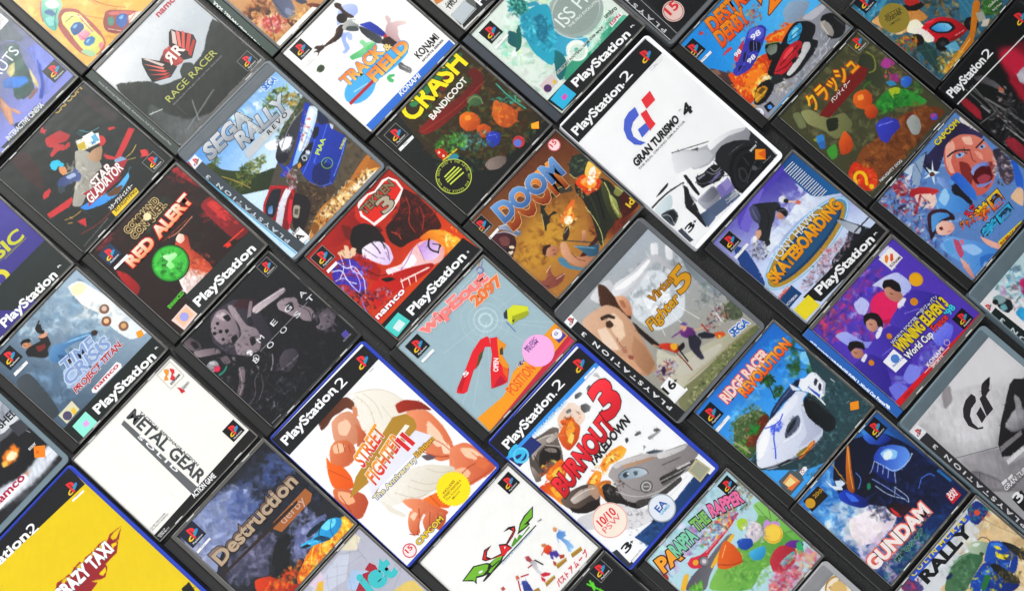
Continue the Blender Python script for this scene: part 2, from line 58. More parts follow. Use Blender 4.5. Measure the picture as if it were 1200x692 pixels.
{"n":"bandi","g":["J",373.84,334.13,0.0044,142.2,128.1],"s":"black","p":[11.3,2.6,139.2,125.5],"hc":null,"o":[["T","f4e41c",220,"b","CRASH",465,194,1322,189,"3a2a08",8],["T","f4f0e8",68,"b","BANDICOOT",627,332,1180,317],["X","111214","w",258,156,180],["Q","f0f0f0",161,273,365,281,359,313,158,308],["T","333333",16,"n","PAL",226,293,284,295],["O","c8d45c",326,887,185],["O","1c1e18",326,887,176],["U","c8d45c",30,326,887,158,"DEMO 1 ONE LEVEL NOT FOR RESALE FREE GAME DEMO "],["J","c8d45c",15,255,824,411,830],["J","c8d45c",15,242,855,433,865],["J","c8d45c",15,235,881,438,893],["J","c8d45c",15,238,917,425,935],["O","c84a50",1044,1139,63],["O","5a6ab0",1025,1140,40],["Q","f09a28",1270,1108,1343,1147,1285,1203,1234,1146],["B","1d211f"],["P","3c3018",3,0,431,18,1076,15,1391,6,1434,173,1413,703,1383,1103,1371,1148,922,1140,704,1131,644,948,534,748,369,721,340,611,376,340],["K","6a4a22,3f6a38,5a2a1a,8a6a34,2c4a30,a0602c,3a7a4a,4a6a28,1c2c1c",620,30,1046,690,760,520,-8.0],["P","3a8a58>2a6a40:0",7,-1,580,19,1020,32,1338,27,1366,97,1014,105,592,110],["P","7c2a1a>5c1812:40",7,-1,941,103,1161,109,1140,204,897,211],["P","8a2418>601610:40",7,-1,434,287,653,294,963,363,1216,368,1244,240,1335,262,1333,417,1152,493,845,468,606,439,446,379],["L","a83c28",8,3,-1,459,334,884,433,1248,442],["P","5a7a50>3c5a3c",7,-1,1024,438,1118,456,1149,530,1107,601,1037,563,986,506],["L","8a9a6a",10,3,-1,1007,470,1090,464,1131,529,1099,592],["P","d87828>a8481c:60",7,-1,1215,642,1261,771,1287,918,1199,978,1081,964,1033,872,1060,746],["K","e89038,b85820,d87028",60,24,1182,841,140,160,0.0],["P","e87c20>b04c14",7,-1,839,501,929,522,978,615,953,705,851,729,763,671,765,575],["P","f09c38",7,-1,873,539,926,577,895,621,843,583],["L","3a7a34",14,3,-1,937,550,967,505,1022,507],["P","d86820>a84414",7,-1,880,703,950,742,972,824,900,881,825,837,825,759],["P","3a4cc0>28389a:60",7,-1,889,830,960,869,991,943,904,1003,814,982,811,900],["L","7a88e8",8,3,-1,887,866,947,914],["K","5a9ab0,3a7a8a,8ac0b0,2a5a60",90,18,746,789,240,100,-45.0],["K","4a9a3c,2a6a30,6ab04a",90,20,574,637,180,90,-30.0],["P","d8301c>b02010",7,-1,398,559,468,597,471,679,396,713,373,648],["E","f4e4c0",4,413,606,14,14,0.0],["E","f4e4c0",4,416,664,14,14,0.0],["P","3a90a0",7,-1,416,695,513,726,528,781,466,809,420,759],["L","e8d020",14,3,-1,379,694,559,718],["P","9a8a80>6c605c:30",7,-1,623,1041,702,1032,798,1080,843,1149,791,1189,691,1176,614,1109],["L","e8902c",10,3,-1,1162,740,1207,751,1177,777,1141,776],["L","4ab0a0",12,3,-1,1350,555,1334,774,1357,957],["K","3aa090,2a7a70,5ac0a8",60,18,1351,792,240,40,-42.0]]}
{"n":"doom","g":["J",371.97,205.42,-0.0071,141.3,123.2],"s":"black","p":[4.5,3.0,139.8,120.0],"hc":null,"o":[["T","e8c83a",70,"b","id",1308,1125,1402,1117],["O","f8e0e0",1277,112,66],["A","d84050",1277,112,65,8],["T","d83040",50,"b","15",1245,118,1319,116],["T","f0a04a>8a3a18",310,"h","DOOM",322,395,1064,492,"e8b878",7],["T","7aa8d8>4a6ea0",210,"h","DOOM",320,285,1143,386,"c8d8e8",4],["X","111214","w",146,138,170],["Q","f0f0f0",49,272,241,269,234,299,50,299],["B","7a4a28"],["G","5a2c1c","b07c3c",941,-152,634,854],["E","6a2a1c",240,1153,1047,220,220,0.0],["E","c8983c",260,466,708,400,220,0.0],["K","a8742c,8a5a24,b8843c,70401e",160,35,522,658,460,240,0.0],["P","4a1c14",12,-1,1412,882,1428,1197,1007,1111,706,1117,580,1164,568,1077,903,1072],["K","7a3a20,4a1c18,a85028",90,30,1063,1061,220,140,0.0],["L","a87c44",5,3,-1,165,602,638,784,1109,888],["P","8a3a20>5a2014:60",12,-1,227,1219,473,1194,613,1200,754,1205,506,1230,297,1222],["P","26302c>3c4438:40",12,-1,1166,428,1235,353,1318,331,1395,369,1418,447,1360,526,1273,544,1194,515,1143,478],["K","5a6a54,2a342c,7a8a68,1a201c",50,15,1289,431,100,100,0.0],["L","d0cc90",8,3,-1,1157,437,1156,500,1192,550],["P","1f211c>343828:60",12,-1,1132,522,1245,569,1345,678,1381,811,1337,949,1240,1068,1078,1114,953,1126,808,1190,849,1088,966,918,1049,712,1055,607],["P","5a5f38>2a2c1c:60",12,-1,1335,687,1329,791,1284,930,1184,1118,1096,1097,1140,959,1220,823],["P","b4b86c>7a7c44",12,-1,1280,851,1282,965,1224,1050,1192,1127,1148,1116,1192,979],["L","d8d890",9,3,-1,1331,756,1289,860,1220,971,1186,1083],["L","c8c884",8,3,-1,1009,780,982,936,920,1090,835,1182],["P","8a8c50",12,-1,1396,864,1416,961,1318,966,1304,896],["L","d8d890",7,3,-1,1378,863,1382,942,1407,969],["L","101210",14,3,-1,1245,701,1147,855,1049,1008],["L","3c402c",14,3,-1,1139,697,1076,852,978,1005],["P","2c2a24>4c463a:40",12,-1,1088,512,1012,448,908,409,801,406,715,424,669,485,708,490,789,467,886,479,968,520,1048,580],["L","c8c080",8,3,-1,845,416,980,443,1078,520],["P","322e26",12,-1,697,441,708,490,677,568,765,571,766,620,711,586,657,602,647,628,603,617,553,663,550,633,616,557,646,497],["L","c8bc80",7,3,-1,651,502,559,625],["P","e8581c>c0340f",12,-1,1122,530,1221,525,1323,598,1333,722,1250,762,1172,733,1111,722,1117,618],["P","f8a030",12,-1,1156,566,1245,569,1302,650,1262,719,1178,695,1161,628],["P","fbd870>f0a040:90",12,-1,1384,478,1443,541,1427,655,1354,670,1282,685,1232,630,1265,535],["P","fff8e8",12,-1,1206,621,1344,547,1397,566,1348,626,1246,683,1205,664],["K","f8b040,e84a14,fbe8a0,fff4d0",60,14,1221,656,170,90,0.0],["P","e07030>f09840:90",12,-1,732,683,858,652,978,627,995,661,880,714,868,775,769,798,729,735],["P","fbd070",12,-1,757,710,878,674,927,672,835,739,806,781,754,762],["E","fff8dc",4,790,746,44,44,0.0],["K","f8b040,e86a24,fbe8a0",30,13,790,746,90,90,0.0],["P","4a3c34>2c2420",12,-1,627,810,714,775,747,791,697,849,623,879,599,852],["L","c8b8a0",6,3,-1,658,806,725,798],["P","dca888>a86c4c:60",12,-1,420,750,474,783,519,858,476,903,406,894,357,840,369,780],["P","3a2418",12,-1,376,757,425,745,480,778,466,800,418,785,354,826,347,800],["L","5a3020",8,3,-1,445,833,461,851],["L","5a3020",7,3,-1,422,874,449,888],["P","e0b090>b07858:50",12,-1,555,842,606,879,576,938,553,1024,584,1095,669,1150,684,1203,586,1225,494,1143,465,1038,471,934],["P","dca888>a86c4c",12,-1,797,920,832,939,798,995,729,1031,687,1003,756,968],["P","4a7890>2c5068:40",12,-1,628,958,734,1092,828,1139,727,1213,651,1167,640,1045],["P","5a88a0",12,-1,427,924,469,969,453,1081,534,1205,499,1204,413,1085,388,992],["L","8ab8c8",8,3,-1,627,975,754,1139],["L","7a4830",8,3,-1,555,990,549,1093,590,1156],["L","2a3c48",10,3,-1,582,834,828,1139],["P","5c3038>341c24:60",12,-1,67,312,200,290,275,354,296,450,257,519,167,568,95,600,21,519,27,415],["P","7a4a48",12,-1,170,350,239,387,235,457,172,481,132,419],["P","e8d8c0",12,-1,172,481,214,508,205,543,164,521],["P","e8d8c0",12,-1,126,516,169,533,167,568,120,561],["P","24141a",12,-1,143,475,187,534,160,541,116,505],["P","a8b4c8>5c6c88:40",12,-1,219,273,314,285,379,392,365,487,312,486,299,398,268,327],["L","e0e4f0",7,3,-1,259,269,344,325,357,461],["L","e0e4f0",7,3,-1,191,299,272,357,309,472],["P","b06c50>7a4030:60",12,-1,15,310,47,364,7,467,-14,518,-18,440,-14,370],["P","b87860>80443a:60",12,-1,31,658,61,746,88,885,152,992,223,977,278,927,327,926,267,970,254,1047,349,1077,353,1100,276,1126,206,1123,104,1068,13,986,-33,864,-17,735],["L","f0ccb4",7,3,-1,242,943,315,930],["L","f0ccb4",7,3,-1,253,1065,351,1091],["L","5a2820",8,3,-1,24,779,59,945,148,1061],["P","e8c0a4",12,-1,36,719,65,841,107,935,54,884,24,779]]}
{"n":"vf","g":["B",364.28,55.93,-0.0001,135.3,169.3],"s":"smoke","p":[0.3,15.0,130.0,165.0],"hc":null,"o":[["Q","26282a",-8,247,107,245,143,1649,12,1656],["J","e8e8e8",6,-26,240,0,1649],["Q","fafafa",162,1302,301,1295,316,1517,136,1517],["T","161616",90,"b","16",154,1408,295,1414],["T","161616",40,"b","+",290,1389,335,1394],["Q","f4f4f4",156,1491,337,1499,331,1524,155,1515],["T","3a78c8",80,"b","SEGA",1039,1518,1261,1547,"f4f6fa",8],["T","d8a020",220,"bi","5",1006,841,1218,830,"6a4a10",7],["T","c08a24",90,"bi","Virtua",751,691,1079,693,"5a3c10",5],["T","d8a42c",110,"bi","Fighter",535,864,969,873,"5a3c10",6],["Q","f8f8f8",10,154,118,144,110,243,4,245],["X","","r",64,195,90],["T","e8e8ea",42,"b","P L A Y S T A T I O N   3",90,1526,69,358],["B","9aa0a4"],["G","b8c0c8","a8a49a",1125,113,544,1377],["P","dfe4e8",26,-1,778,341,1059,477,1097,824,877,1014,554,916,512,611],["P","f4f6f8",26,-1,723,541,984,656,885,893,641,840],["K","d8dee2,b4bcc2,eef2f4,8c9498",160,40,927,592,440,300,0.0],["L","ffffff",6,3,-1,841,628,787,1130],["L","ffffff",6,3,-1,861,649,952,1139],["L","f0f4f8",6,3,-1,759,624,590,998],["P","7a848a>a0a8ac",26,-1,1350,491,1338,654,1437,1025,1359,1243,1227,1054,1227,750],["K","6a7478,8a9498,a8b0b4,5c665c",120,26,1310,1058,260,120,0.0],["P","5a6250",26,-1,1194,1234,1337,1262,1282,1461,1160,1413],["K","5a6a48,8a8a70,4a5638",70,18,1271,1319,160,100,0.0],["P","fafafa>dcdce0:60",26,-1,1199,260,1268,314,1135,430,1101,371],["P","fafafa>d8d8dc:60",26,-1,1295,379,1365,421,1226,552,1187,487],["P","f0f0f2>b8b8be:50",26,-1,565,279,679,275,841,323,1089,336,1170,380,1171,513,1154,604,1122,582,1114,429,1001,413,814,424,608,413,506,388],["P","ffffff",26,-1,584,300,713,321,891,356,1067,355,1075,386,877,406,672,376],["P","d0d0d4",26,-1,565,375,731,419,960,411,968,442,728,460,565,431],["P","e8e8ea>c8c8cc:60",26,-1,355,178,552,157,652,202,615,292,507,311,388,301],["P","5c3c28>3a2416:40",26,-1,533,136,569,219,545,353,552,481,512,611,479,639,457,507,446,365,366,320],["P","e4c0a4>b88c6c:60",26,-1,119,271,270,291,427,343,482,447,483,579,445,752,390,907,339,1064,272,1161,141,1124,100,971,69,809,79,648,89,488],["P","f0d4ba",40,0,339,420,419,464,411,585,321,702,240,697,269,558],["P","f0d8c2",40,0,173,452,253,496,211,665,175,754,118,691,114,580],["P","c89878>a07858:60",40,0,379,765,369,925,305,1113,171,1135,181,975,251,839],["P","d8ac8c",30,0,132,792,186,895,155,1074,87,1020,64,889],["P","4a3426",26,-1,292,462,336,480,327,545,278,542,256,500],["P","3a2a20",26,-1,290,387,376,426,396,504,371,506,342,448,272,423],["P","b8806a",26,-1,206,746,233,797,202,836,172,802],["P","a05c50",26,-1,189,847,227,898,191,922,167,882],["L","8a5c48",7,3,-1,242,657,206,746,239,782],["P","e8b898>c08868",26,-1,545,353,622,420,600,534,522,621,483,579,501,469],["P","b07a5a",26,-1,546,410,584,453,538,531,520,490],["P","2a1c16",26,-1,479,639,477,831,486,1012,462,1071,429,949,429,778],["P","d8d4c4>a8a48c:60",26,-1,445,1010,492,1234,974,1422,1298,1522,1227,1703,701,1807,298,1702,232,1459,272,1161],["P","ccc8ba",26,-1,399,1088,487,1314,930,1460,864,1516,438,1431,345,1285],["P","8a8a68>6a7048:60",26,-1,232,1459,515,1515,1007,1545,1338,1609,1139,1778,679,1825,148,1756,144,1573],["K","6a7a48,a8a878,4a5a34,8a945a,c8c4a0",300,17,711,1647,520,110,0.0],["L","a89a78",8,3,-1,395,1468,883,1537,1210,1597],["P","7a3a8a>5a2a6a",26,-1,729,1066,801,1080,840,1167,801,1231,721,1187,695,1115],["P","e0b090",26,-1,766,1042,806,1056,809,1103,757,1118,739,1077],["P","6a5a9a",26,-1,773,1028,824,1041,831,1092,798,1082],["P","2a2a38>3a3a4c",26,-1,739,1171,812,1222,795,1311,722,1337,684,1445,644,1423,651,1323,665,1254],["P","2a2a38",26,-1,812,1222,891,1267,946,1370,898,1374,817,1293],["P","d85a28",26,-1,942,1336,1016,1405,1007,1450,918,1413],["P","e0c040",26,-1,956,1381,974,1422,928,1424],["L","e0b090",12,3,-1,829,1177,924,1238],["L","7a3a8a",16,3,-1,728,1086,627,1060],["P","d8482c>a83020",26,-1,476,1002,545,1056,601,1139,607,1210,531,1200,496,1117,463,1051],["P","e8b030",26,-1,553,1087,612,1130,578,1178,518,1155],["P","20181a",26,-1,568,1168,671,1174,637,1222,575,1218],["L","8a4a38",14,3,-1,536,1196,528,1316,510,1425],["L","2a2028",16,3,-1,577,1198,547,1337],["L","e0a888",10,3,-1,464,1031,440,970],["K","e8e0d8,a83028,3a3a4c,c89878,6a5a8a",80,15,1078,1257,170,80,0.0],["L","a83028",14,3,-1,927,1198,910,1288],["L","e8e8e8",14,3,-1,1111,1229,1083,1328],["L","6a4a3c",14,3,-1,1191,1274,1144,1352],["K","6a4a98,a83028,3a3a5a,e8e0d8,8a6a50,c8a890",120,14,339,1235,130,80,0.0],["P","3a2a4a",26,-1,300,1193,352,1186,339,1235,265,1261],["P","c0c0c8",26,-1,420,1240,461,1242,437,1301,385,1308]]}
{"n":"tek","g":["J",230.54,300.65,0.002,138.3,130.7],"s":"black","p":[11.3,2.6,135.3,128.1],"hc":null,"o":[["Q","f4ece8",858,49,898,27,1013,38,1089,72,1222,52,1290,78,1324,165,1302,273,1238,302,1182,324,1064,343,941,339,818,320,815,250,798,148],["Q","d83020",864,72,1009,57,1083,92,1223,80,1281,101,1300,172,1279,265,1168,292,943,308,838,292,825,152],["T","8a7a5c",90,"b","TEKKEN",835,173,1268,186,"3a2a20",7],["T","b8ac98",150,"b","3",973,309,1132,325,"4a3c30",8],["Q","1b1c1e",548,1120,1314,1066,1327,1301,573,1344],["Q","1e2022",1329,1067,1357,1303,123,1281,95,1056],["T","ffffff",93,"b","PlayStation",394,1227,1206,1231],["O","c8c8c8",1254,1203,12],["T","ffffff",65,"b","namco",133,998,529,1007,"c82040",9],["Q","5ad0c8",115,1101,321,1096,338,1245,126,1259],["Q","d8e8e8",169,1162,276,1151,287,1228,180,1238],["X","111214","w",229,152,180],["Q","f0f0f0",154,274,291,279,281,311,144,307],["B","8a1c14"],["G","a82418","d85018",1001,34,1194,1047],["P","b02018>6c120e:60",14,-1,356,48,644,40,829,63,846,337,840,439,616,227,382,185],["P","c82a1c",14,-1,937,-37,1089,-15,894,390,749,265,741,111],["P","2c1410>4a1812:0",14,-1,1281,197,1338,370,1337,661,1274,846,1125,790,943,698,826,677,800,540,876,406,1046,412,1186,348],["K","7a2018,3a1010,1c0c0c,a83020",130,26,1173,553,260,220,0.0],["L","a83a20",9,3,-1,1254,350,1196,468,1071,549,1047,668],["L","a83a20",9,3,-1,1278,522,1219,640,1113,704],["L","c84828",9,3,-1,888,492,918,561,898,611],["P","e07020>f8c040:0",14,-1,1009,734,1161,757,1256,863,1311,1069,1189,1115,1074,1059,1098,942],["P","f8c848",14,-1,1220,895,1284,966,1287,1059,1212,1031],["P","fff0a0",14,-1,1266,917,1224,972,1246,1032,1212,966,1164,978,1206,934],["K","f8b040,e86020,fbe070",60,18,1182,962,200,120,0.0],["P","100c0e>2c1c20:60",14,-1,654,160,769,215,822,327,807,438,777,513,667,501,568,464,503,427,491,342,531,241],["P","701810",14,-1,601,47,654,160,531,241,535,173],["P","faf4fa>d8c0e8:60",14,-1,556,378,689,417,753,487,765,572,707,689,622,703,574,651,531,530,483,478],["L","3c2c40",7,3,-1,572,396,596,566],["L","3c2c40",7,3,-1,739,435,739,580,657,671],["L","8a6a90",6,3,-1,612,584,635,627],["L","8a6a90",6,3,-1,696,587,667,645],["L","1c1418",12,3,-1,675,365,667,501,648,551],["L","1c1418",10,3,-1,725,384,753,487,715,554],["P","f8ecf4>e8a8a0:20",14,-1,555,701,701,791,872,763,1007,768,1120,857,1128,1011,1022,1074,923,1037,792,964,630,856,533,785],["P","faf6fc",14,-1,701,791,870,797,848,881,729,894],["P","c49ad8>e8d0f0",14,-1,955,783,1089,822,1116,925,1060,1008,959,1004,895,934],["L","a06ac0",8,3,-1,906,764,784,811,665,823],["L","a06ac0",6,3,-1,973,767,895,934],["L","141216",18,3,-1,1089,822,1027,862,1018,918,1045,974],["L","141216",10,3,-1,1077,881,1131,960,1080,958],["L","141216",10,3,-1,1110,947,1044,990],["P","d0281c>a81810:20",14,-1,420,696,551,768,747,877,925,1003,931,1045,838,1050,671,1010,505,970,357,913,173,923,267,741],["L","fbe8e0",16,3,-1,576,905,725,961,873,1018],["L","fbe0d8",10,3,-1,594,888,539,971],["L","fbe0d8",10,3,-1,659,925,613,999],["L","fbe0d8",10,3,-1,725,961,679,1019],["P","a81c14",14,-1,438,391,533,496,539,683,418,730,373,643,381,508],["L","5a0c0c",10,3,-1,428,561,454,697,535,751],["P","100c0e",14,-1,452,731,533,785,562,853,473,808],["P","e8c8a8",14,-1,355,227,421,246,428,272,464,222,487,265,450,315,502,300,525,343,463,384,397,364,359,304],["L","b07850",6,3,-1,412,254,392,305],["P","3a2c9a>5a48c0:60",14,-1,173,314,309,285,406,356,432,493,359,592,302,708,203,671,180,501,99,447],["K","5a48c0,c83030,3a2c9a,8a1818,9a90f0",140,20,282,471,240,200,0.0],["L","f0ecff",9,3,-1,181,323,270,385,213,502,258,588],["L","f0ecff",9,3,-1,291,301,301,420,384,440,341,608],["L","e0d8ff",9,3,-1,388,372,315,472,377,576,251,723],["L","e0d8ff",8,3,-1,134,415,233,452,207,603,215,756],["L","f0ecff",7,3,-1,360,270,303,387,183,433],["L","c8b8ff",8,3,-1,349,473,290,623,186,687],["K","2a1a4a,a82020,5a3a6a,1c1018,e04838",90,20,164,771,160,120,0.0],["L","8a80e0",10,3,-1,184,721,110,853,102,988],["K","c8c0e0,7a2020,5a4a70",50,13,351,871,90,90,0.0],["P","c02018",14,-1,554,1149,677,1196]]}
{"n":"wip","g":["J",224.89,169.05,-0.0156,139.9,129.9],"s":"black","p":[11.3,2.6,136.9,127.30000000000001],"hc":null,"o":[["B","a5bcc4"],["N","b0c6cc",0.5,400],["R","c8dade",5,919,478,65,20],["R","c4d6da",5,919,478,120,12],["R","bcd0d6",5,919,478,170,5],["R","bcd0d6",5,919,478,250,4],["L","c8dadf",4,3,0,908,498,66,817],["L","c8dadf",4,3,0,908,498,123,899],["L","c8dadf",4,3,0,908,498,200,982],["L","c8dadf",4,3,0,908,498,515,922],["L","c8dadf",4,3,0,944,504,1358,979],["L","c8dadf",4,3,0,949,499,1276,976],["L","c8dadf",4,3,0,961,469,1337,530],["L","c8dadf",4,3,0,889,477,384,402],["L","c8dadf",4,3,0,938,529,1024,897],["Q","eda22a",1397,1011,1415,1189,123,1295,132,1093,476,1132,691,1079,702,1039,875,1034,904,1086,1172,1014],["Q","c83a4c",1415,1189,1419,1282,135,1361,123,1275],["Q","e0446a",1418,1235,1419,1282,135,1361,129,1323],["Q","f4a83a",692,1048,844,1063,894,1075,808,1173,617,1157,516,1133],["T","e86a1c",110,"b","POSITION",544,1205,899,1187,"f4c060",3],["T","4a3a8a",30,"b","SIX",799,1047,895,1055,"f4e8d0",4],["E","3a4a9a",6,507,1190,40,40,0.0],["E","e8e8e8",4,507,1190,20,20,0.0],["E","5a3a6a",6,937,1248,30,30,0.0],["Q","5a4a9c",1357,1063,1356,1179,1248,1180,1254,1059],["O","f0f0f8",1303,1101,52],["T","5a4a9c",30,"b","G",1278,1106,1319,1104],["O","f4b8e4",1050,1077,164],["T","8a5aa0",34,"b","MUSIC",967,985,1129,985],["T","8a5aa0",34,"b","FROM",972,1022,1118,1020],["L","e0a0d4",4,3,0,945,1067,1158,1084],["L","e0a0d4",4,3,0,934,1097,1157,1124],["L","e0a0d4",4,3,0,937,1132,1134,1164],["Q","e02c38",732,574,807,602,806,632,752,701,713,660,542,741,462,738,261,838,221,827,178,770,219,741,403,676,589,600],["Q","e02c38",811,637,870,680,857,740,752,818,727,938,715,989,610,1066,560,1054,446,995,576,861,704,766,757,696],["Q","e89a2c",859,689,875,801,813,820,772,839,736,969,685,977,699,867],["Q","5a5a3a",614,670,688,664,615,712,522,740,487,744],["Q","4a4a30",799,784,835,790,780,847,757,823],["Q","b81c3c",517,987,609,970,600,1055,535,1038,466,1006],["Q","c02030",229,741,403,676,397,711,207,801],["Q","e06a2c",687,917,710,983,631,1046,644,976],["T","ffffff",50,"b","OPEN",618,927,721,837],["T","ffffff",40,"b","5",346,719,412,727],["Q","d8dc3a",1130,565,1222,578,1309,693,1265,752,1204,751,1134,718,1063,706,1065,645,1103,600],["Q","a8b02c",1127,647,1277,722,1265,752,1204,751,1134,718,1063,706],["Q","3a4450",1089,564,1146,561,1076,635,1057,604],["J","4a5ab0",6,1045,644,1034,781],["Q","2c3438",1095,676,1125,687,1089,701],["T","e8824a",110,"h","2097",947,315,1330,351,"f8d8c0",6],["T","f08c88",120,"h","wipEout",374,138,1254,216,"f8dcd8",5],["O","8a8ab0",1249,93,40],["O","a5bcc4",1249,93,22],["L","8a8aa8",12,3,0,1264,88,1344,44],["L","c8905a",12,3,0,1266,58,1324,23],["T","d8e4e8",16,"n","FEATURING TECHNOLOGY BY THE DESIGNERS REPUBLIC",538,101,1264,88],["X","111214","n",257,161,180],["Q","f0f0f0",172,288,342,289,341,320,170,316],["T","d8e8ec",16,"n","PAL",214,304,268,305]]}
{"n":"red","g":["J",88.23,464.11,0.0027,138.0,129.2],"s":"black","p":[11.3,2.6,135.0,126.6],"hc":null,"o":[["A","1a3a1c",577,688,195,12],["U","9a8a7a",20,577,688,230,". . . . . . . . . . . . . . . . . . . . . . . . . . . . . . . . "],["T","f4e8d8>e8a070",120,"h","RED",292,438,631,437,"c82a14",10],["T","f4e8d8>e8a070",120,"h","ALERT",685,431,1203,410,"c82a14",10],["T","4a3410",75,"b","COMMAND",509,170,969,168,"d8c08a",7],["T","4a3410",75,"b","CONQUER.",515,259,989,250,"d8c08a",7],["O","e8dcb0",770,186,40],["O","2a2010",752,242,22],["Q","2c302e",414,1029,1504,1058,1502,1221,447,1261],["Q","2e3230",397,1123,1349,1144,1351,1299,519,1280,269,1284,299,1079],["T","ffffff",95,"b","PlayStation",444,1209,1260,1231],["T","6ad04a",40,"b","ENHANCED",238,1011,448,1006],["Q","e8d0c8",163,1101,379,1092,384,1249,176,1265],["Q","e8c0a0",203,1112,362,1117,357,1230,197,1235],["O","a8a8e0",275,1171,45],["X","24405a","n",237,180,170],["Q","f0f0f0",164,302,354,304,347,335,159,329],["T","444444",13,"n","PAL",215,320,268,319],["B","2a1512"],["K","3a1a16,24120f,4a2018,1c1816,2c2c24",300,50,887,341,500,500,0.0],["K","2c3a30,24302a,3a4438",90,50,848,200,200,120,0.0],["K","7a2a30,5a2028,8a3a40",60,36,297,18,120,80,0.0],["P","9a2830>701a20:40",7,-1,1199,488,1374,500,1397,1055,1185,1034,1176,777],["P","c83a38",7,-1,1258,521,1348,554,1350,789,1257,818],["L","e86048",5,3,-1,1303,538,1315,881],["K","a83038,6a1418,c84040",80,24,1291,756,260,100,-40.0],["P","c02a2c>8a1a1c:60",7,-1,162,326,216,452,208,637,101,681,128,419],["P","b02a34>701820:60",7,-1,1271,4,1404,85,1403,383,1342,382,1306,209],["K","8a2028,b83438,5a1418",60,24,1323,162,160,80,-40.0],["P","e87050>a83c28:0",7,-1,706,602,861,543,902,622,821,729,842,916,835,1040,727,1083,629,942,667,788],["P","fff0e4>e0b8a4:60",7,-1,784,557,854,536,882,583,849,629,788,627],["P","fbf4f0>d0b8b0:60",7,-1,520,854,589,832,692,881,738,1014,803,1070,726,1114,558,1156,455,1048,478,938],["K","fff8f4,e8d0c8,c89888,f4e4dc",90,20,596,1003,140,120,0.0],["K","e88860,c85a3c,a03c28",80,24,751,914,160,120,-30.0],["L","f0a080",7,3,-1,757,494,847,528,1075,517],["L","c84a30",5,3,-1,682,477,1030,500],["E","2f9a34",4,577,688,186,186,0.0],["E","48c048",4,580,685,166,164,0.0],["K","1f7a28,2f9a34,7ae07a,155a1c,5ad05a",150,24,577,688,150,150,0.0],["P","d8fcd0>88e080:90",7,-1,579,576,630,616,692,645,690,683,634,686,597,677,589,750,533,738,529,668,582,662,570,615],["R","1a3a1c",5,577,688,190,10],["L","e84a30",14,3,-1,1066,968,1324,991],["P","e03a28",7,-1,1076,953,1134,978,1125,1017,1068,1003]]}
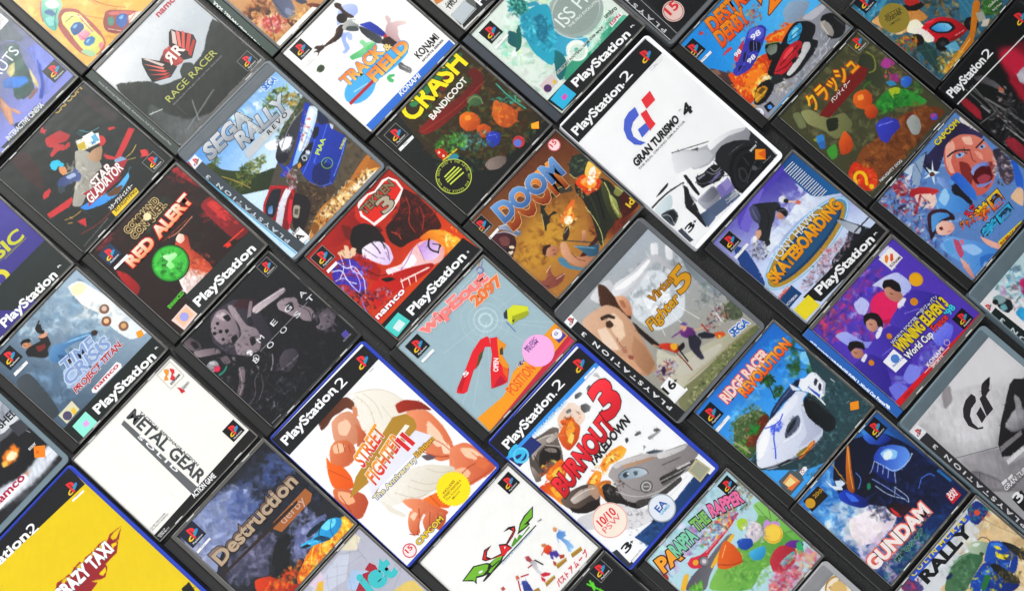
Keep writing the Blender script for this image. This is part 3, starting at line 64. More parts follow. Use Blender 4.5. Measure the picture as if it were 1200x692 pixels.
{"n":"omega","g":["J",83.54,331.79,-0.003,138.8,129.3],"s":"black","p":[11.5,2.5,136.0,126.0],"hc":null,"o":[["T","e0e0e4",55,"n","M",640,591,712,587],["T","e0e0e4",55,"n","E",852,577,917,574],["T","e0e0e4",55,"n","G",1042,582,1119,583],["T","e0e0e4",55,"n","A",1249,584,1328,586],["T","e0e0e4",55,"n","B",464,705,521,704],["T","e0e0e4",55,"n","O",656,704,734,707],["T","e0e0e4",55,"n","O",854,698,932,700],["T","e0e0e4",55,"n","S",1066,692,1135,691],["T","e0e0e4",55,"n","T",1267,678,1348,679],["A","e0e0e4",508,663,30,5],["J","9a9aa0",4,583,650,1261,655],["Q","5a50a0",1250,1127,1317,1129,1308,1190,1240,1186],["T","b8b8c0",16,"n","POLYPHONY",1213,1202,1322,1205],["T","a0a0a4",16,"n","www.omega",134,1237,263,1240],["X","111214","w",1250,107,150],["B","1c1d22"],["K","2a2a32,15161a,242530,33333a",260,36,630,687,600,600,0.0],["P","4c4652>2c2a32:60",12,-1,503,28,624,48,796,88,893,269,828,533,752,673,479,594,347,449,321,236],["P","a8989e>74686e:60",12,-1,457,89,572,47,657,85,651,227,579,371,468,435,384,380,364,246,403,141],["P","c0b2b6",12,-1,537,64,627,97,618,191,546,157],["E","15151a",4,499,141,18,18,0.0],["E","15151a",4,406,189,18,18,0.0],["E","15151a",4,461,219,20,20,0.0],["E","15151a",4,507,262,20,20,0.0],["E","15151a",4,449,154,12,12,0.0],["E","15151a",4,421,294,16,16,0.0],["P","18181e",12,-1,577,127,642,150,622,214,577,202],["P","1c1a22",12,-1,481,338,552,349,518,415,447,404],["P","4a2830>331c24:30",12,-1,728,126,829,132,926,230,918,296,814,275,757,194],["P","cbbec0>9c9096:0",12,-1,857,285,943,305,1217,370,1204,416,1104,408,957,377,833,360,816,315],["L","e0d4d6",7,3,-1,908,305,1202,383],["P","8a7c82",12,-1,878,215,903,242,740,362,712,339],["P","b0a2a6>7e7278:60",12,-1,692,86,738,117,705,250,679,370,727,460,688,565,589,642,479,594,396,504,470,400,574,402,633,319,652,191],["P","2a262e",12,-1,734,318,785,337,729,424,687,396],["P","1e1c24",12,-1,605,474,656,493,619,563,558,552],["P","a4969a>7c7076:10",12,-1,1042,433,1132,449,1224,539,1182,605,1244,710,1225,820,1159,830,1097,754,1100,683,1032,646,1028,548,1013,494],["P","34303a",12,-1,1091,505,1168,534,1121,613,1061,584],["L","34303a",8,3,-1,1173,614,1212,713,1183,774],["P","1c1a22",12,-1,1021,503,1058,655,1078,771,991,786,926,678,966,573],["P","847880>4c464e:0",12,-1,1225,820,1364,842,1376,949,1259,1007,1156,968,1125,896],["P","201e26",12,-1,1210,766,1260,803,1195,899,1134,888,1150,812],["K","4a4450,2a2830,8a7e84,6a6068",60,20,1246,918,120,140,0.0],["P","74666c>4a4048:0",12,-1,142,2,218,30,239,146,211,207,127,152,113,63],["P","1a181e",12,-1,182,65,223,110,203,180,156,158],["P","9a8c90>6c6066:0",12,-1,127,152,227,225,318,307,315,378,232,322,111,234],["E","98999e",4,152,405,64,56,0.0],["P","c8c4c8",12,-1,153,347,195,374,193,410,151,400],["E","d8305a",4,166,453,34,30,0.0],["L","2a8a70",18,3,-1,137,514,197,525,246,505],["P","6a5e66",12,-1,263,394,330,431,309,519,242,482],["P","8a7c80>5c5258:90",12,-1,315,598,365,635,310,704,150,822,108,819,109,777,236,697],["L","b0a4a8",7,3,-1,308,628,222,754,129,799],["E","f0f0f0",4,500,581,28,34,0.0],["P","5a525c>38343c:60",12,-1,641,846,746,814,830,870,827,940,746,999,616,1004,585,933],["L","7a7078",10,3,-1,585,933,705,954,809,957],["L","8a8086",14,3,-1,644,758,585,822,519,860],["L","6a6068",8,3,-1,120,936,241,922,332,802,419,787],["L","6a6068",8,3,-1,417,822,344,925,221,974],["K","4a4850,2a2a30,6a6068,15151a,8a7e84",120,18,377,556,360,260,0.0],["K","3a3840,55505a,1a1a20",100,20,442,1034,340,220,0.0],["K","9a9ca0,3a3a40",14,13,294,1090,50,80,0.0]]}
{"n":"mgs","g":["J",-60.46,334.69,-0.0007,140.2,121.4],"s":"full","p":[1.3,2.2,138.2,119.6],"hc":null,"o":[["B","edebe6"],["N","e6e4df",0.4,300],["T","4a4d4f",125,"b","METAL GEAR",662,111,669,1096],["T","55585a",30,"b","TACTICAL ESPIONAGE ACTION",776,174,779,966],["Q","6a6c6e",578,123,627,114,635,1171,547,1188],["T","f4f4f4",35,"b","S O L I D",594,331,598,859],["Q","1d1a1a",9,1119,956,1173,953,1253,2,1193],["Q","1d1a1a",9,1119,1383,1095,1408,1207,1,1203],["T","f4f4f4",55,"b","ACTION GAME",534,1162,834,1173],["T","f4f4f4",18,"n","VIDEO:1P",27,1163,130,1160],["T","f4f4f4",18,"n","SLPM-86111",39,1182,163,1182],["T","777777",16,"n","(C)1987 1998 KONAMI",29,1058,237,1057],["T","777777",16,"n","ALL RIGHTS RESERVED",32,1078,256,1083],["X","16130f","n",1273,988,160],["J","b8b0a0",3,1168,44,1352,43],["J","b8b0a0",3,1352,43,1343,247],["J","b8b0a0",3,1343,247,1158,244],["J","b8b0a0",3,1158,244,1168,44],["Q","e09a34",1256,55,1287,90,1257,120,1225,126,1210,164,1175,134,1202,114,1229,105,1236,75],["Q","d83a44",1302,90,1323,129,1301,159,1274,155,1273,192,1238,211,1223,169,1251,155,1280,136,1285,110],["T","3a3a3a",24,"b","KONAMI",1193,219,1324,216],["Q","c82c3c",1210,275,1231,305,1239,365,1198,351,1209,306],["T","7a7a7a",40,"n","japan",1237,337,1329,337]]}
{"n":"tc","g":["J",-56.5,463.26,0.0124,138.9,127.6],"s":"black","p":[11.3,2.6,135.9,125.0],"hc":null,"o":[["O","8a6a58",1253,516,50],["O","d8c0b0",1255,511,26],["O","8a5a44",1175,617,50],["O","e8c098",1178,614,26],["O","8a6a50",1254,778,50],["O","d8a878",1257,775,26],["Q","e8a020",1287,913,1346,935,1321,994,1257,970],["T","8aa0c8",130,"bi","TIME",525,676,921,720,"d0dce8",8],["T","8aa0c8",130,"bi","CRISIS",454,789,1027,824,"d0dce8",8],["T","b83040",65,"bi","PROJECT TITAN.",455,897,1115,901,"d8d8dc",5],["Q","f4f0f0",580,981,945,974,962,1019,941,1051,588,1038,563,1009],["T","b82844",48,"b","namco",605,1016,935,1021],["Q","1f2826",68,1042,1370,1067,1411,1275,144,1287,20,1146],["T","ffffff",95,"b","PlayStation",446,1202,1242,1240],["T","ffffff",20,"n","R",1294,1182,1330,1183],["Q","d8d4b8",180,912,371,911,361,1028,174,1033],["O","5a5070",236,982,46],["Q","e0c040",298,966,342,968,324,1028,281,1027],["Q","9ae8d4",191,1092,384,1087,384,1266,184,1263],["Q","e0a8e0",275,1148,333,1150,323,1203,268,1198],["X","111214","n",280,155,180],["Q","f0f0f0",188,293,364,299,362,329,182,328],["T","444444",13,"n","PAL",250,309,309,311],["B","7d97ae"],["G","a8bccc","55687a",1332,299,255,688],["K","b8ccd8,8aa4b8,a4bccc,6a88a0,c8d8e0",260,60,999,391,600,400,-30.0],["K","7a96b0,5a7690,6a86a0",150,60,482,662,500,260,0.0],["P","f4f0e6>dce4ea:40",7,-1,1164,73,1308,128,1345,351,1382,573,1412,930,1390,1014,1198,939,1161,718,1190,499,1134,327],["P","f4ecc0",7,-1,1195,108,1291,145,1303,230,1220,245,1141,192],["K","f8f4ec,e0e8ec,d0dce4",70,40,1282,604,400,120,-40.0],["P","50585e>3c454c:60",7,-1,143,348,302,386,272,671,212,921,53,882,66,614],["P","141210",7,-1,449,132,484,122,540,157,541,194,503,193,467,163,435,163],["P","d8a080>b07c5c:60",7,-1,446,151,486,161,525,204,503,241,461,217,435,188],["L","2a1a14",6,3,-1,459,165,464,185],["P","1a1a1c>2e2c2c:60",7,-1,415,230,469,219,549,245,624,270,662,313,653,364,577,378,559,428,503,418,450,340,407,285],["P","7a302c",7,-1,526,267,610,315,587,353,507,334,513,305],["P","2a2826",7,-1,601,227,683,212,679,297,648,358,610,315],["P","d8a080",7,-1,607,215,682,229,711,250,673,280,624,253],["P","1c1c20",7,-1,648,137,696,119,726,146,689,200,707,221,670,241,639,190],["L","1c1c20",12,3,-1,707,125,737,112],["P","6a98c0>3e6a94:90",7,-1,551,419,642,380,720,440,816,470,924,528,1021,595,1003,628,924,592,794,523,685,500,679,601,645,633,570,584,530,520,528,464],["P","8ab8d8",7,-1,715,445,828,491,977,573,966,590,811,507],["P","3a6088",7,-1,605,480,651,532,647,600,591,564],["P","3a2c24",7,-1,995,572,1041,592,1049,626,1014,641,979,619],["P","3a2c24",7,-1,624,574,676,604,669,643,625,653,587,609],["P","e4e6e8",3,0,1241,467,1281,476,1287,519,1281,566,1226,576,1217,537,1193,496],["E","b08468",4,1245,511,44,44,0.0],["E","ead4c0",4,1245,504,22,22,0.0],["P","e4e6e8",3,0,1153,566,1219,568,1229,615,1219,657,1160,662,1128,638,1125,598],["E","8a5038",4,1177,614,50,46,0.0],["E","f0c890",4,1185,616,24,24,0.0],["P","e4e6e8",3,0,1234,729,1291,739,1312,799,1270,823,1218,825,1199,779],["E","a87850",4,1255,777,46,46,0.0],["E","e8b880",4,1253,772,24,24,0.0],["L","5a88a8",6,3,-1,1052,630,1016,696,1029,747],["P","b4c8e0>8aa4c8:60",7,-1,519,633,661,651,905,642,975,703,1039,802,1037,900,843,893,666,870,506,830,426,811],["K","d4e0f0,9ab4d4,c0d0e8",60,30,783,790,340,120,0.0]]}
{"n":"glad","g":["J",85.76,593.58,0.0205,142.8,125.8],"s":"black","p":[11.0,2.0,140.0,123.0],"hc":null,"o":[["Q","d84a48",1261,936,1304,969,1272,1034,1225,998],["Q","a83440",544,811,767,881,999,841,1117,908,929,965,731,974,489,950,563,866],["Q","8a2c3c",694,949,943,981,897,995,731,974],["T","f4ece8",90,"bi","STAR",662,862,944,863,"7a2430",5],["T","f4ece8",100,"bi","GLADIATOR",524,947,1012,941,"7a2430",5],["T","f4f0f0",44,"b","スターグラディエイター",607,1142,943,1143],["Q","e8c82c",599,1161,946,1170,932,1232,592,1226],["T","4a3a10",34,"b","3D.FIGHTING",624,1196,928,1207],["T","8a8c88",14,"n","(C)CAPCOM CO.,LTD. 1996 ALL RIGHTS RESERVED",160,1200,531,1183],["X","","w",1258,1120,160],["T","b89a50",58,"b","CAPCOM",981,45,1350,54,"5a5a3a",4],["Q","f0f0ea",979,402,1084,437,1069,540,965,489],["Q","6ab0d0",1036,467,1089,477,1068,555,1016,530],["B","222a26"],["K","1c2420,2a322e,262e2a",90,60,738,687,600,600,0.0],["P","3c2420",7,-1,326,18,499,59,465,296,311,510,285,364,297,182],["P","3a3030",7,-1,1282,5,1370,265,1368,541,1297,539,1261,299],["P","c83c40",3,0,775,20,794,26,776,53,797,85,765,81,746,106,748,69,728,54],["P","c84040>a83034:0",7,-1,711,125,879,179,896,238,915,299,843,315,758,258,801,327,760,366,716,316,618,322,625,282,714,266,665,210],["P","b83438",7,-1,801,327,859,334,830,379,764,363],["P","c83c40",7,-1,1104,515,1127,561,1105,616,1043,623,1028,586],["P","c83c40",3,0,1039,796,1358,687,1390,743,1189,810,1063,843],["P","c83c40",3,0,1218,527,1269,566,1269,593,1203,558],["P","c83c40",7,-1,986,676,1048,806,1021,814,967,745],["P","c83c40",3,0,1314,984,1288,1042,1200,988],["P","c83c40",3,0,160,687,453,751,433,787,362,802,139,741],["P","c83c40",3,0,299,964,383,1003,323,1076],["P","c83c40",3,0,311,510,371,521,361,548,298,574,243,557,270,522],["P","c8c4b8>8c8a84:60",7,-1,378,821,506,734,616,665,702,567,822,437,904,531,914,692,882,773,768,761,709,850,569,845,443,896],["K","a8a49a,c8c0b0,d8d4c8,8a8680",120,24,665,721,120,300,0.0],["P","c8a484>98785c:60",7,-1,937,569,1044,605,1011,653,927,707,883,704,864,654,851,581],["P","2a4a4a",7,-1,958,309,1078,368,998,375,1038,440,970,401],["L","5a9aa0",8,3,-1,1010,329,1057,422,1161,462],["P","e4e2d8",3,0,900,381,1038,440,1119,493,1055,578,888,512,852,471],["P","c8b040",3,0,880,417,958,447,917,519,858,479],["P","5aa0c8",3,0,1025,445,1066,464,1023,549,982,533],["P","f4f4ee",3,0,1066,464,1115,497,1057,572,1023,549],["P","3a4a78>5a6a9a:40",7,-1,448,551,511,525,631,583,694,558,687,667,631,702,565,645,482,628,427,605],["P","a8b8d8",7,-1,557,558,656,593,644,638,567,609],["P","d89868",7,-1,588,436,641,478,611,541,555,536,558,481],["P","3ac0e0",7,-1,549,353,594,345,644,383,651,469,612,464,597,427,543,444,525,403],["P","3a4a50",7,-1,430,568,491,619,444,663,390,640],["P","3a8ce0>6ac0f0:0",7,-1,417,886,529,917,699,995,856,1018,1016,1005,1086,968,1013,1002,986,1050,781,1088,608,1046,447,959],["P","8aa8c8",7,-1,1012,805,1090,835,1111,917,1040,915,991,859],["P","6a4a2c",7,-1,699,995,821,1017,889,1056,781,1088,697,1031],["L","d8a850",7,3,-1,230,865,320,910,415,922],["L","d8a850",7,3,-1,227,912,260,939],["L","d8b860",8,3,-1,1113,881,1192,893,1274,868],["L","d8b860",7,3,-1,1102,908,1172,956],["L","6a2c28",16,3,-1,238,1088,426,1149,601,1155]]}
{"n":"rage","g":["J",228.27,597.16,0.0095,136.6,127.4],"s":"printed","p":[11.3,4.5,134.0,123.0],"hc":"2b342f","o":[["B","cfd2d4"],["G","e6e6e6","c0c6ca",579,-57,835,572],["N","b8c0c6",0.6,220],["P","343a34>2a302c:90",20,20,152,289,409,525,455,661,666,760,981,735,1243,579,1339,549,1345,1142,1387,1222,63,1239,116,384],["P","4a504e>787b7c:80",60,40,236,689,282,943,393,1136,815,1336,439,1390,93,1240,123,766],["L","9a9ea0",10,15,10,542,997,437,1185],["L","8a8e90",12,15,10,770,1081,299,1165],["P","d0d6d8",10,8,733,698,793,731,743,778,706,753],["P","3a403c",10,8,687,681,783,651,841,716,813,787,695,793,652,744],["L","e8f0ec",7,4,0,145,774,273,832],["E","5a302c",10,729,522,140,90,0.0],["P","a03c38>c85a50:0",10,8,720,410,837,420,851,556,783,651,668,609,652,505],["Q","2c2c2c",954,310,1066,520,1037,592,874,685,799,635,814,412,914,317],["Q","2c2c2c",528,298,666,521,706,634,579,663,414,564,436,469,482,350],["Q","d8c4bc",949,321,958,366,872,477,857,425],["Q","e08074",978,353,987,398,885,525,871,493],["Q","d86458",1019,399,1024,439,890,565,879,536],["Q","c85048",1043,460,1051,504,902,613,886,578],["Q","b84038",1032,552,1030,584,880,664,878,621],["Q","d8c4bc",528,316,560,351,635,521,604,520],["Q","e08074",493,362,515,394,610,544,586,552],["Q","d86458",477,430,506,462,610,589,572,580],["Q","c85048",450,485,475,507,608,621,556,610],["Q","b84038",431,549,458,568,611,648,542,639],["T","f0e8e0",120,"b","R",797,571,898,567,"7a2420",5],["T","f0e8e0",120,"bm","R",670,577,772,571,"7a2420",5],["T","b8bc6a",76,"n","RAGE RACER",373,842,1086,845,"4a4c30",3],["T","9a9a9a",17,"n","RIDGE RACER IS THE BEST FOR OUR ONE. RAGE RACER",382,893,1095,903],["T","b83848",70,"b","namco",962,128,1274,129],["X","","w",1228,1131,160],["T","a8aaa4",20,"n","Have Running High-Quality Adventure Full CG animated Play",45,152,52,1160],["J","4aa08a",8,108,62,111,1209]]}
{"n":"rally","g":["B",229.99,450.67,-0.0095,135.3,167.0],"s":"smokeL","p":[0.3,15.5,131.0,163.0],"hc":null,"o":[["T","c8e040",50,"b","PIAA",970,1092,1139,1021],["A","7ab04a",964,1207,60,8],["T","7ab04a",30,"b","*",938,1212,995,1208],["T","d8e060",24,"b","SUBARU",1166,1215,1287,1170],["Q","f0f0f0",158,1459,288,1454,289,1601,153,1606],["T","303030",28,"b","CERO",161,1480,282,1474],["T","303030",70,"b","A",165,1565,262,1562],["T","d4d8dc>9aa0a8",160,"hi","SEGA",173,321,779,325,"4a5058",7],["T","d4d8dc>9aa0a8",160,"hi","RALLY",484,470,1144,507,"4a5058",7],["Q","c4c8cc",477,506,1123,517,1124,586,450,602],["T","3a3c40",46,"bi","R E V O",773,572,1063,564],["T","4a8ad8",70,"b","SEGA",1085,222,1257,228,"e8f4fc",8],["Q","e8eaec",21,168,118,163,121,265,-4,272],["X","","r",69,220,90],["Q","4a5258",1,277,113,268,141,920,200,1656,89,1643],["J","5ab8e0",12,-5,283,70,1622],["T","c0c8d0",40,"b","P L A Y S T A T I O N   3",126,1489,56,403],["Q","c02434",-10,163,24,171,4,270,-17,274],["T","d8dcd8",36,"b","ORT THE SWORD NAMED, 'SOUL",745,603,768,-197],["B","8ab8e4"],["G","6aa4e0","d0e6f4",454,118,609,769],["P","f4f8fa",7,-1,658,602,800,646,744,739,664,697],["K","b8d8f0,e8f2f8",40,50,862,226,300,100,0.0],["P","3a4a24>24341a:60",7,-1,86,315,167,336,191,472,259,567,357,672,344,724,444,788,585,852,529,946,571,1105,-32,689,40,419],["K","3a4a1c,6a7a2c,8a8a3a,24341a,4a6028,a89a4c",260,18,253,692,340,80,0.0],["K","2c3c18,4a5a24,6a6a30",60,16,165,378,100,50,0.0],["K","2c3c18,4a5a24",40,16,348,641,80,40,0.0],["L","c8a850",7,3,-1,138,524,204,660,248,817],["P","3c4430>5c5c4c:60",7,-1,778,687,916,615,1062,596,1177,565,1335,535,1454,663,1427,989,1235,1070,746,1136,532,1062,634,884],["K","3a4a2c,5a6a3a,2a3420,8a8a60,6a7444",200,20,1049,648,200,280,-45.0],["K","4a6a34,8a9a3c,2c3c24,6a7a34,a8b048",110,22,1105,354,160,80,0.0],["K","8a7a34,b89a40,d0b860,5a4a2c",60,20,1208,476,80,80,0.0],["K","d8dcdc,a8aca8,ffffff",50,18,1089,670,80,40,0.0],["P","4a4a44>6a5a44:60",7,-1,383,953,596,842,792,779,1072,668,1287,588,1406,819,1385,1212,1347,1651,1055,1678,734,1672,448,1634,199,1501,241,1276,298,1066],["K","3a3c38,5a5444,6a6250,2c2e2a,4a4438",200,34,930,1270,440,440,0.0],["P","2c3038>4a4c50:60",7,-1,639,785,780,697,992,650,1171,636,1228,628,1151,718,986,781,804,861,706,892,627,875],["K","e8ecf4,a8a0b8,5a5064,ffffff,3a3440",60,14,818,755,90,90,0.0],["P","f0f0f6",7,-1,788,689,892,715,922,764,823,812,736,787],["P","1f2430",7,-1,664,778,751,803,772,860,682,900,628,842],["L","8a8c90",8,3,-1,769,754,992,650,1220,636],["P","2a50c8>1c3aa0:60",7,-1,1267,601,1302,621,1292,662,1142,742,933,862,694,982,565,996,535,947,616,932,630,810,641,924,713,933,886,846,1086,717],["P","7ab4f0>e8f0fa:20",7,-1,1284,653,1329,736,1211,817,1078,881,946,944,798,991,687,974,794,918,1009,806,1176,710],["P","ffffff",7,-1,1275,678,1284,722,1180,783,1023,855,866,927,867,894,1041,806,1186,721],["K","e8503c,f0c040,f8f8ff,4a80e0,a83060",46,14,1057,823,50,240,-45.0],["L","e8f0ff",9,3,-1,1271,743,1063,864,881,943],["P","2a4cc0>1e3890:70",7,-1,731,1056,929,960,1110,881,1186,824,1271,916,1266,1014,1307,1162,1189,1241,991,1336,835,1407,741,1356,706,1234,703,1128],["P","1c2c50",7,-1,1327,769,1322,867,1286,932,1207,882,1218,825,1294,768],["P","c8d4e8",7,-1,1286,932,1300,981,1258,1006,1260,973],["P","161c28",7,-1,1147,852,1191,882,1116,938,1054,941,1069,905],["P","0f1520",7,-1,780,971,865,943,995,929,1037,957,972,1007,876,1041,779,1056,723,1047],["P","8a98a8>4a5868",7,-1,814,991,901,971,943,993,885,1033,804,1032],["E","dfe6ee",4,846,1002,26,32,0.0],["E","20262e",4,846,1002,16,20,0.0],["E","dfe6ee",4,914,986,20,26,0.0],["P","d89a40",7,-1,746,997,790,999,764,1040,722,1039],["L","5a80f0",8,3,-1,1059,946,859,1057,712,1104],["L","5a80f0",8,3,-1,1262,924,1121,996,873,1106],["L","7a9cf8",9,3,-1,1282,1169,1115,1265,910,1351],["P","14286a",7,-1,832,1130,951,1156,979,1254,829,1366,742,1324,723,1218],["L","8a98c8",5,3,-1,699,1210,737,1329,844,1382],["P","3a3028>5c4a38:60",7,-1,616,1103,691,1218,741,1356,859,1399,807,1479,648,1444,438,1489,290,1599,143,1616,250,1421,481,1263],["K","5a4a3a,3a2c20,8a6a48,2a2018",120,22,557,1345,220,160,0.0],["P","d89c50>a8682c:60",7,-1,290,1599,457,1509,615,1476,838,1512,1030,1515,1243,1470,1306,1504,1331,1635,1007,1661,606,1670,336,1648,224,1662],["P","fbe4b8>f0b860:60",7,-1,517,1506,709,1510,949,1530,1142,1534,1268,1601,1314,1651,1088,1646,767,1640,545,1604],["P","fff4dc",7,-1,851,1561,1044,1564,1212,1592,1258,1641,1041,1629,897,1610],["P","c07a34",7,-1,822,1496,983,1498,1195,1453,1309,1439,1323,1488,1093,1549,868,1545],["K","d8a050,7a4a1c,f4e0b0,5a3414,c08040,fbe8c0",260,17,770,1576,460,90,0.0],["K","3a2414,5a3a20",50,9,575,1637,300,100,0.0],["P","8a5a28",7,-1,364,1544,440,1524,433,1618,323,1635],["P","b4242c>6a1014:60",7,-1,204,1032,399,954,495,1033,558,1159,475,1222,368,1277,220,1388,123,1419,106,1265,112,1136],["P","1e2630",7,-1,219,1049,382,986,458,1052,351,1123,180,1210,144,1137],["P","4a7ab0>8ab0d8",7,-1,225,1089,272,1106,206,1170,171,1132],["P","f4f4f8>c0c0cc:80",7,-1,121,1282,310,1147,473,1084,529,1093,535,1134,421,1165,282,1252,150,1347,112,1322],["L","d8283c",10,3,-1,399,954,550,1151,368,1277,200,1401],["L","d8283c",9,3,-1,399,954,236,1033,120,1128],["P","d8283c",7,-1,437,1181,450,1230,309,1349,220,1388,271,1308],["P","241c20",7,-1,520,1170,575,1297,539,1394,375,1488,229,1534,243,1413,368,1277],["P","a8a090",7,-1,414,1259,463,1311,350,1394,318,1341],["P","5a5448",7,-1,399,1294,420,1327,369,1363,353,1329],["K","e8c8d0,f8f8f8,a83048,5a5064,d8c0c8",60,14,595,1046,80,120,-45.0],["L","c84050",8,3,-1,607,956,602,1054]]}
{"n":"arc","g":["J",374.2,594.71,0.0,142.0,125.0],"s":"printed","p":[14.0,3.0,139.0,122.5],"hc":"2a3a34","o":[["Q","f4f0ea",139,1171,678,1178,735,1276,129,1261],["T","d8dcd8",36,"b","ORT THE SWORD NAMED, 'SOUL",5,1201,40,389],["B","c89868"],["K","d8a870,a87444,b88450,e0b884,8a5a34",260,44,327,1035,440,340,0.0],["K","d8a850,c87838,e8c070",80,30,170,1022,120,120,0.0],["P","5a3018>3a2010",7,-1,172,728,241,713,319,740,310,799,256,820,202,841,150,819,137,781],["P","ecc080>c89050",7,-1,197,755,249,766,267,809,235,843,185,857,167,814],["L","4a2410",6,3,-1,201,771,224,790],["L","4a2410",6,3,-1,225,809,235,824],["P","c8504a>a03838",7,-1,189,884,293,906,372,993,341,1072,216,1119,181,1012],["K","c8503c,e8d0c0,d87060,f0d8a8,8a2c28,e8a0a8",130,20,245,991,200,120,-30.0],["P","52586e>747c94:60",7,-1,448,801,583,834,599,920,550,1050,497,1107,426,1102,390,1046,394,971,432,876],["P","8a92a8",7,-1,468,983,509,1005,500,1064,457,1074,438,1031],["L","3a3e50",8,3,-1,444,865,425,983,420,1068],["P","52586e>3c4258",7,-1,618,963,686,1061,682,1114,623,1079,604,1017],["P","6a3424>4a2418:60",7,-1,399,1068,457,1154,468,1234,414,1278,376,1230,374,1132],["P","8a4a2a>5a2c18",7,-1,652,1092,731,1179,793,1292,704,1264,658,1168],["L","2a2420",5,3,-1,320,890,249,1018,131,1162],["P","7a5a30",7,-1,312,847,348,875,351,912,314,906,290,869],["E","4a3418",4,322,883,34,24,0.0],["K","8a4a28,6a3018,c88a58,4a2c1c",110,24,312,767,200,100,0.0],["K","e8c898,d8a868",60,20,509,1165,140,100,0.0]]}
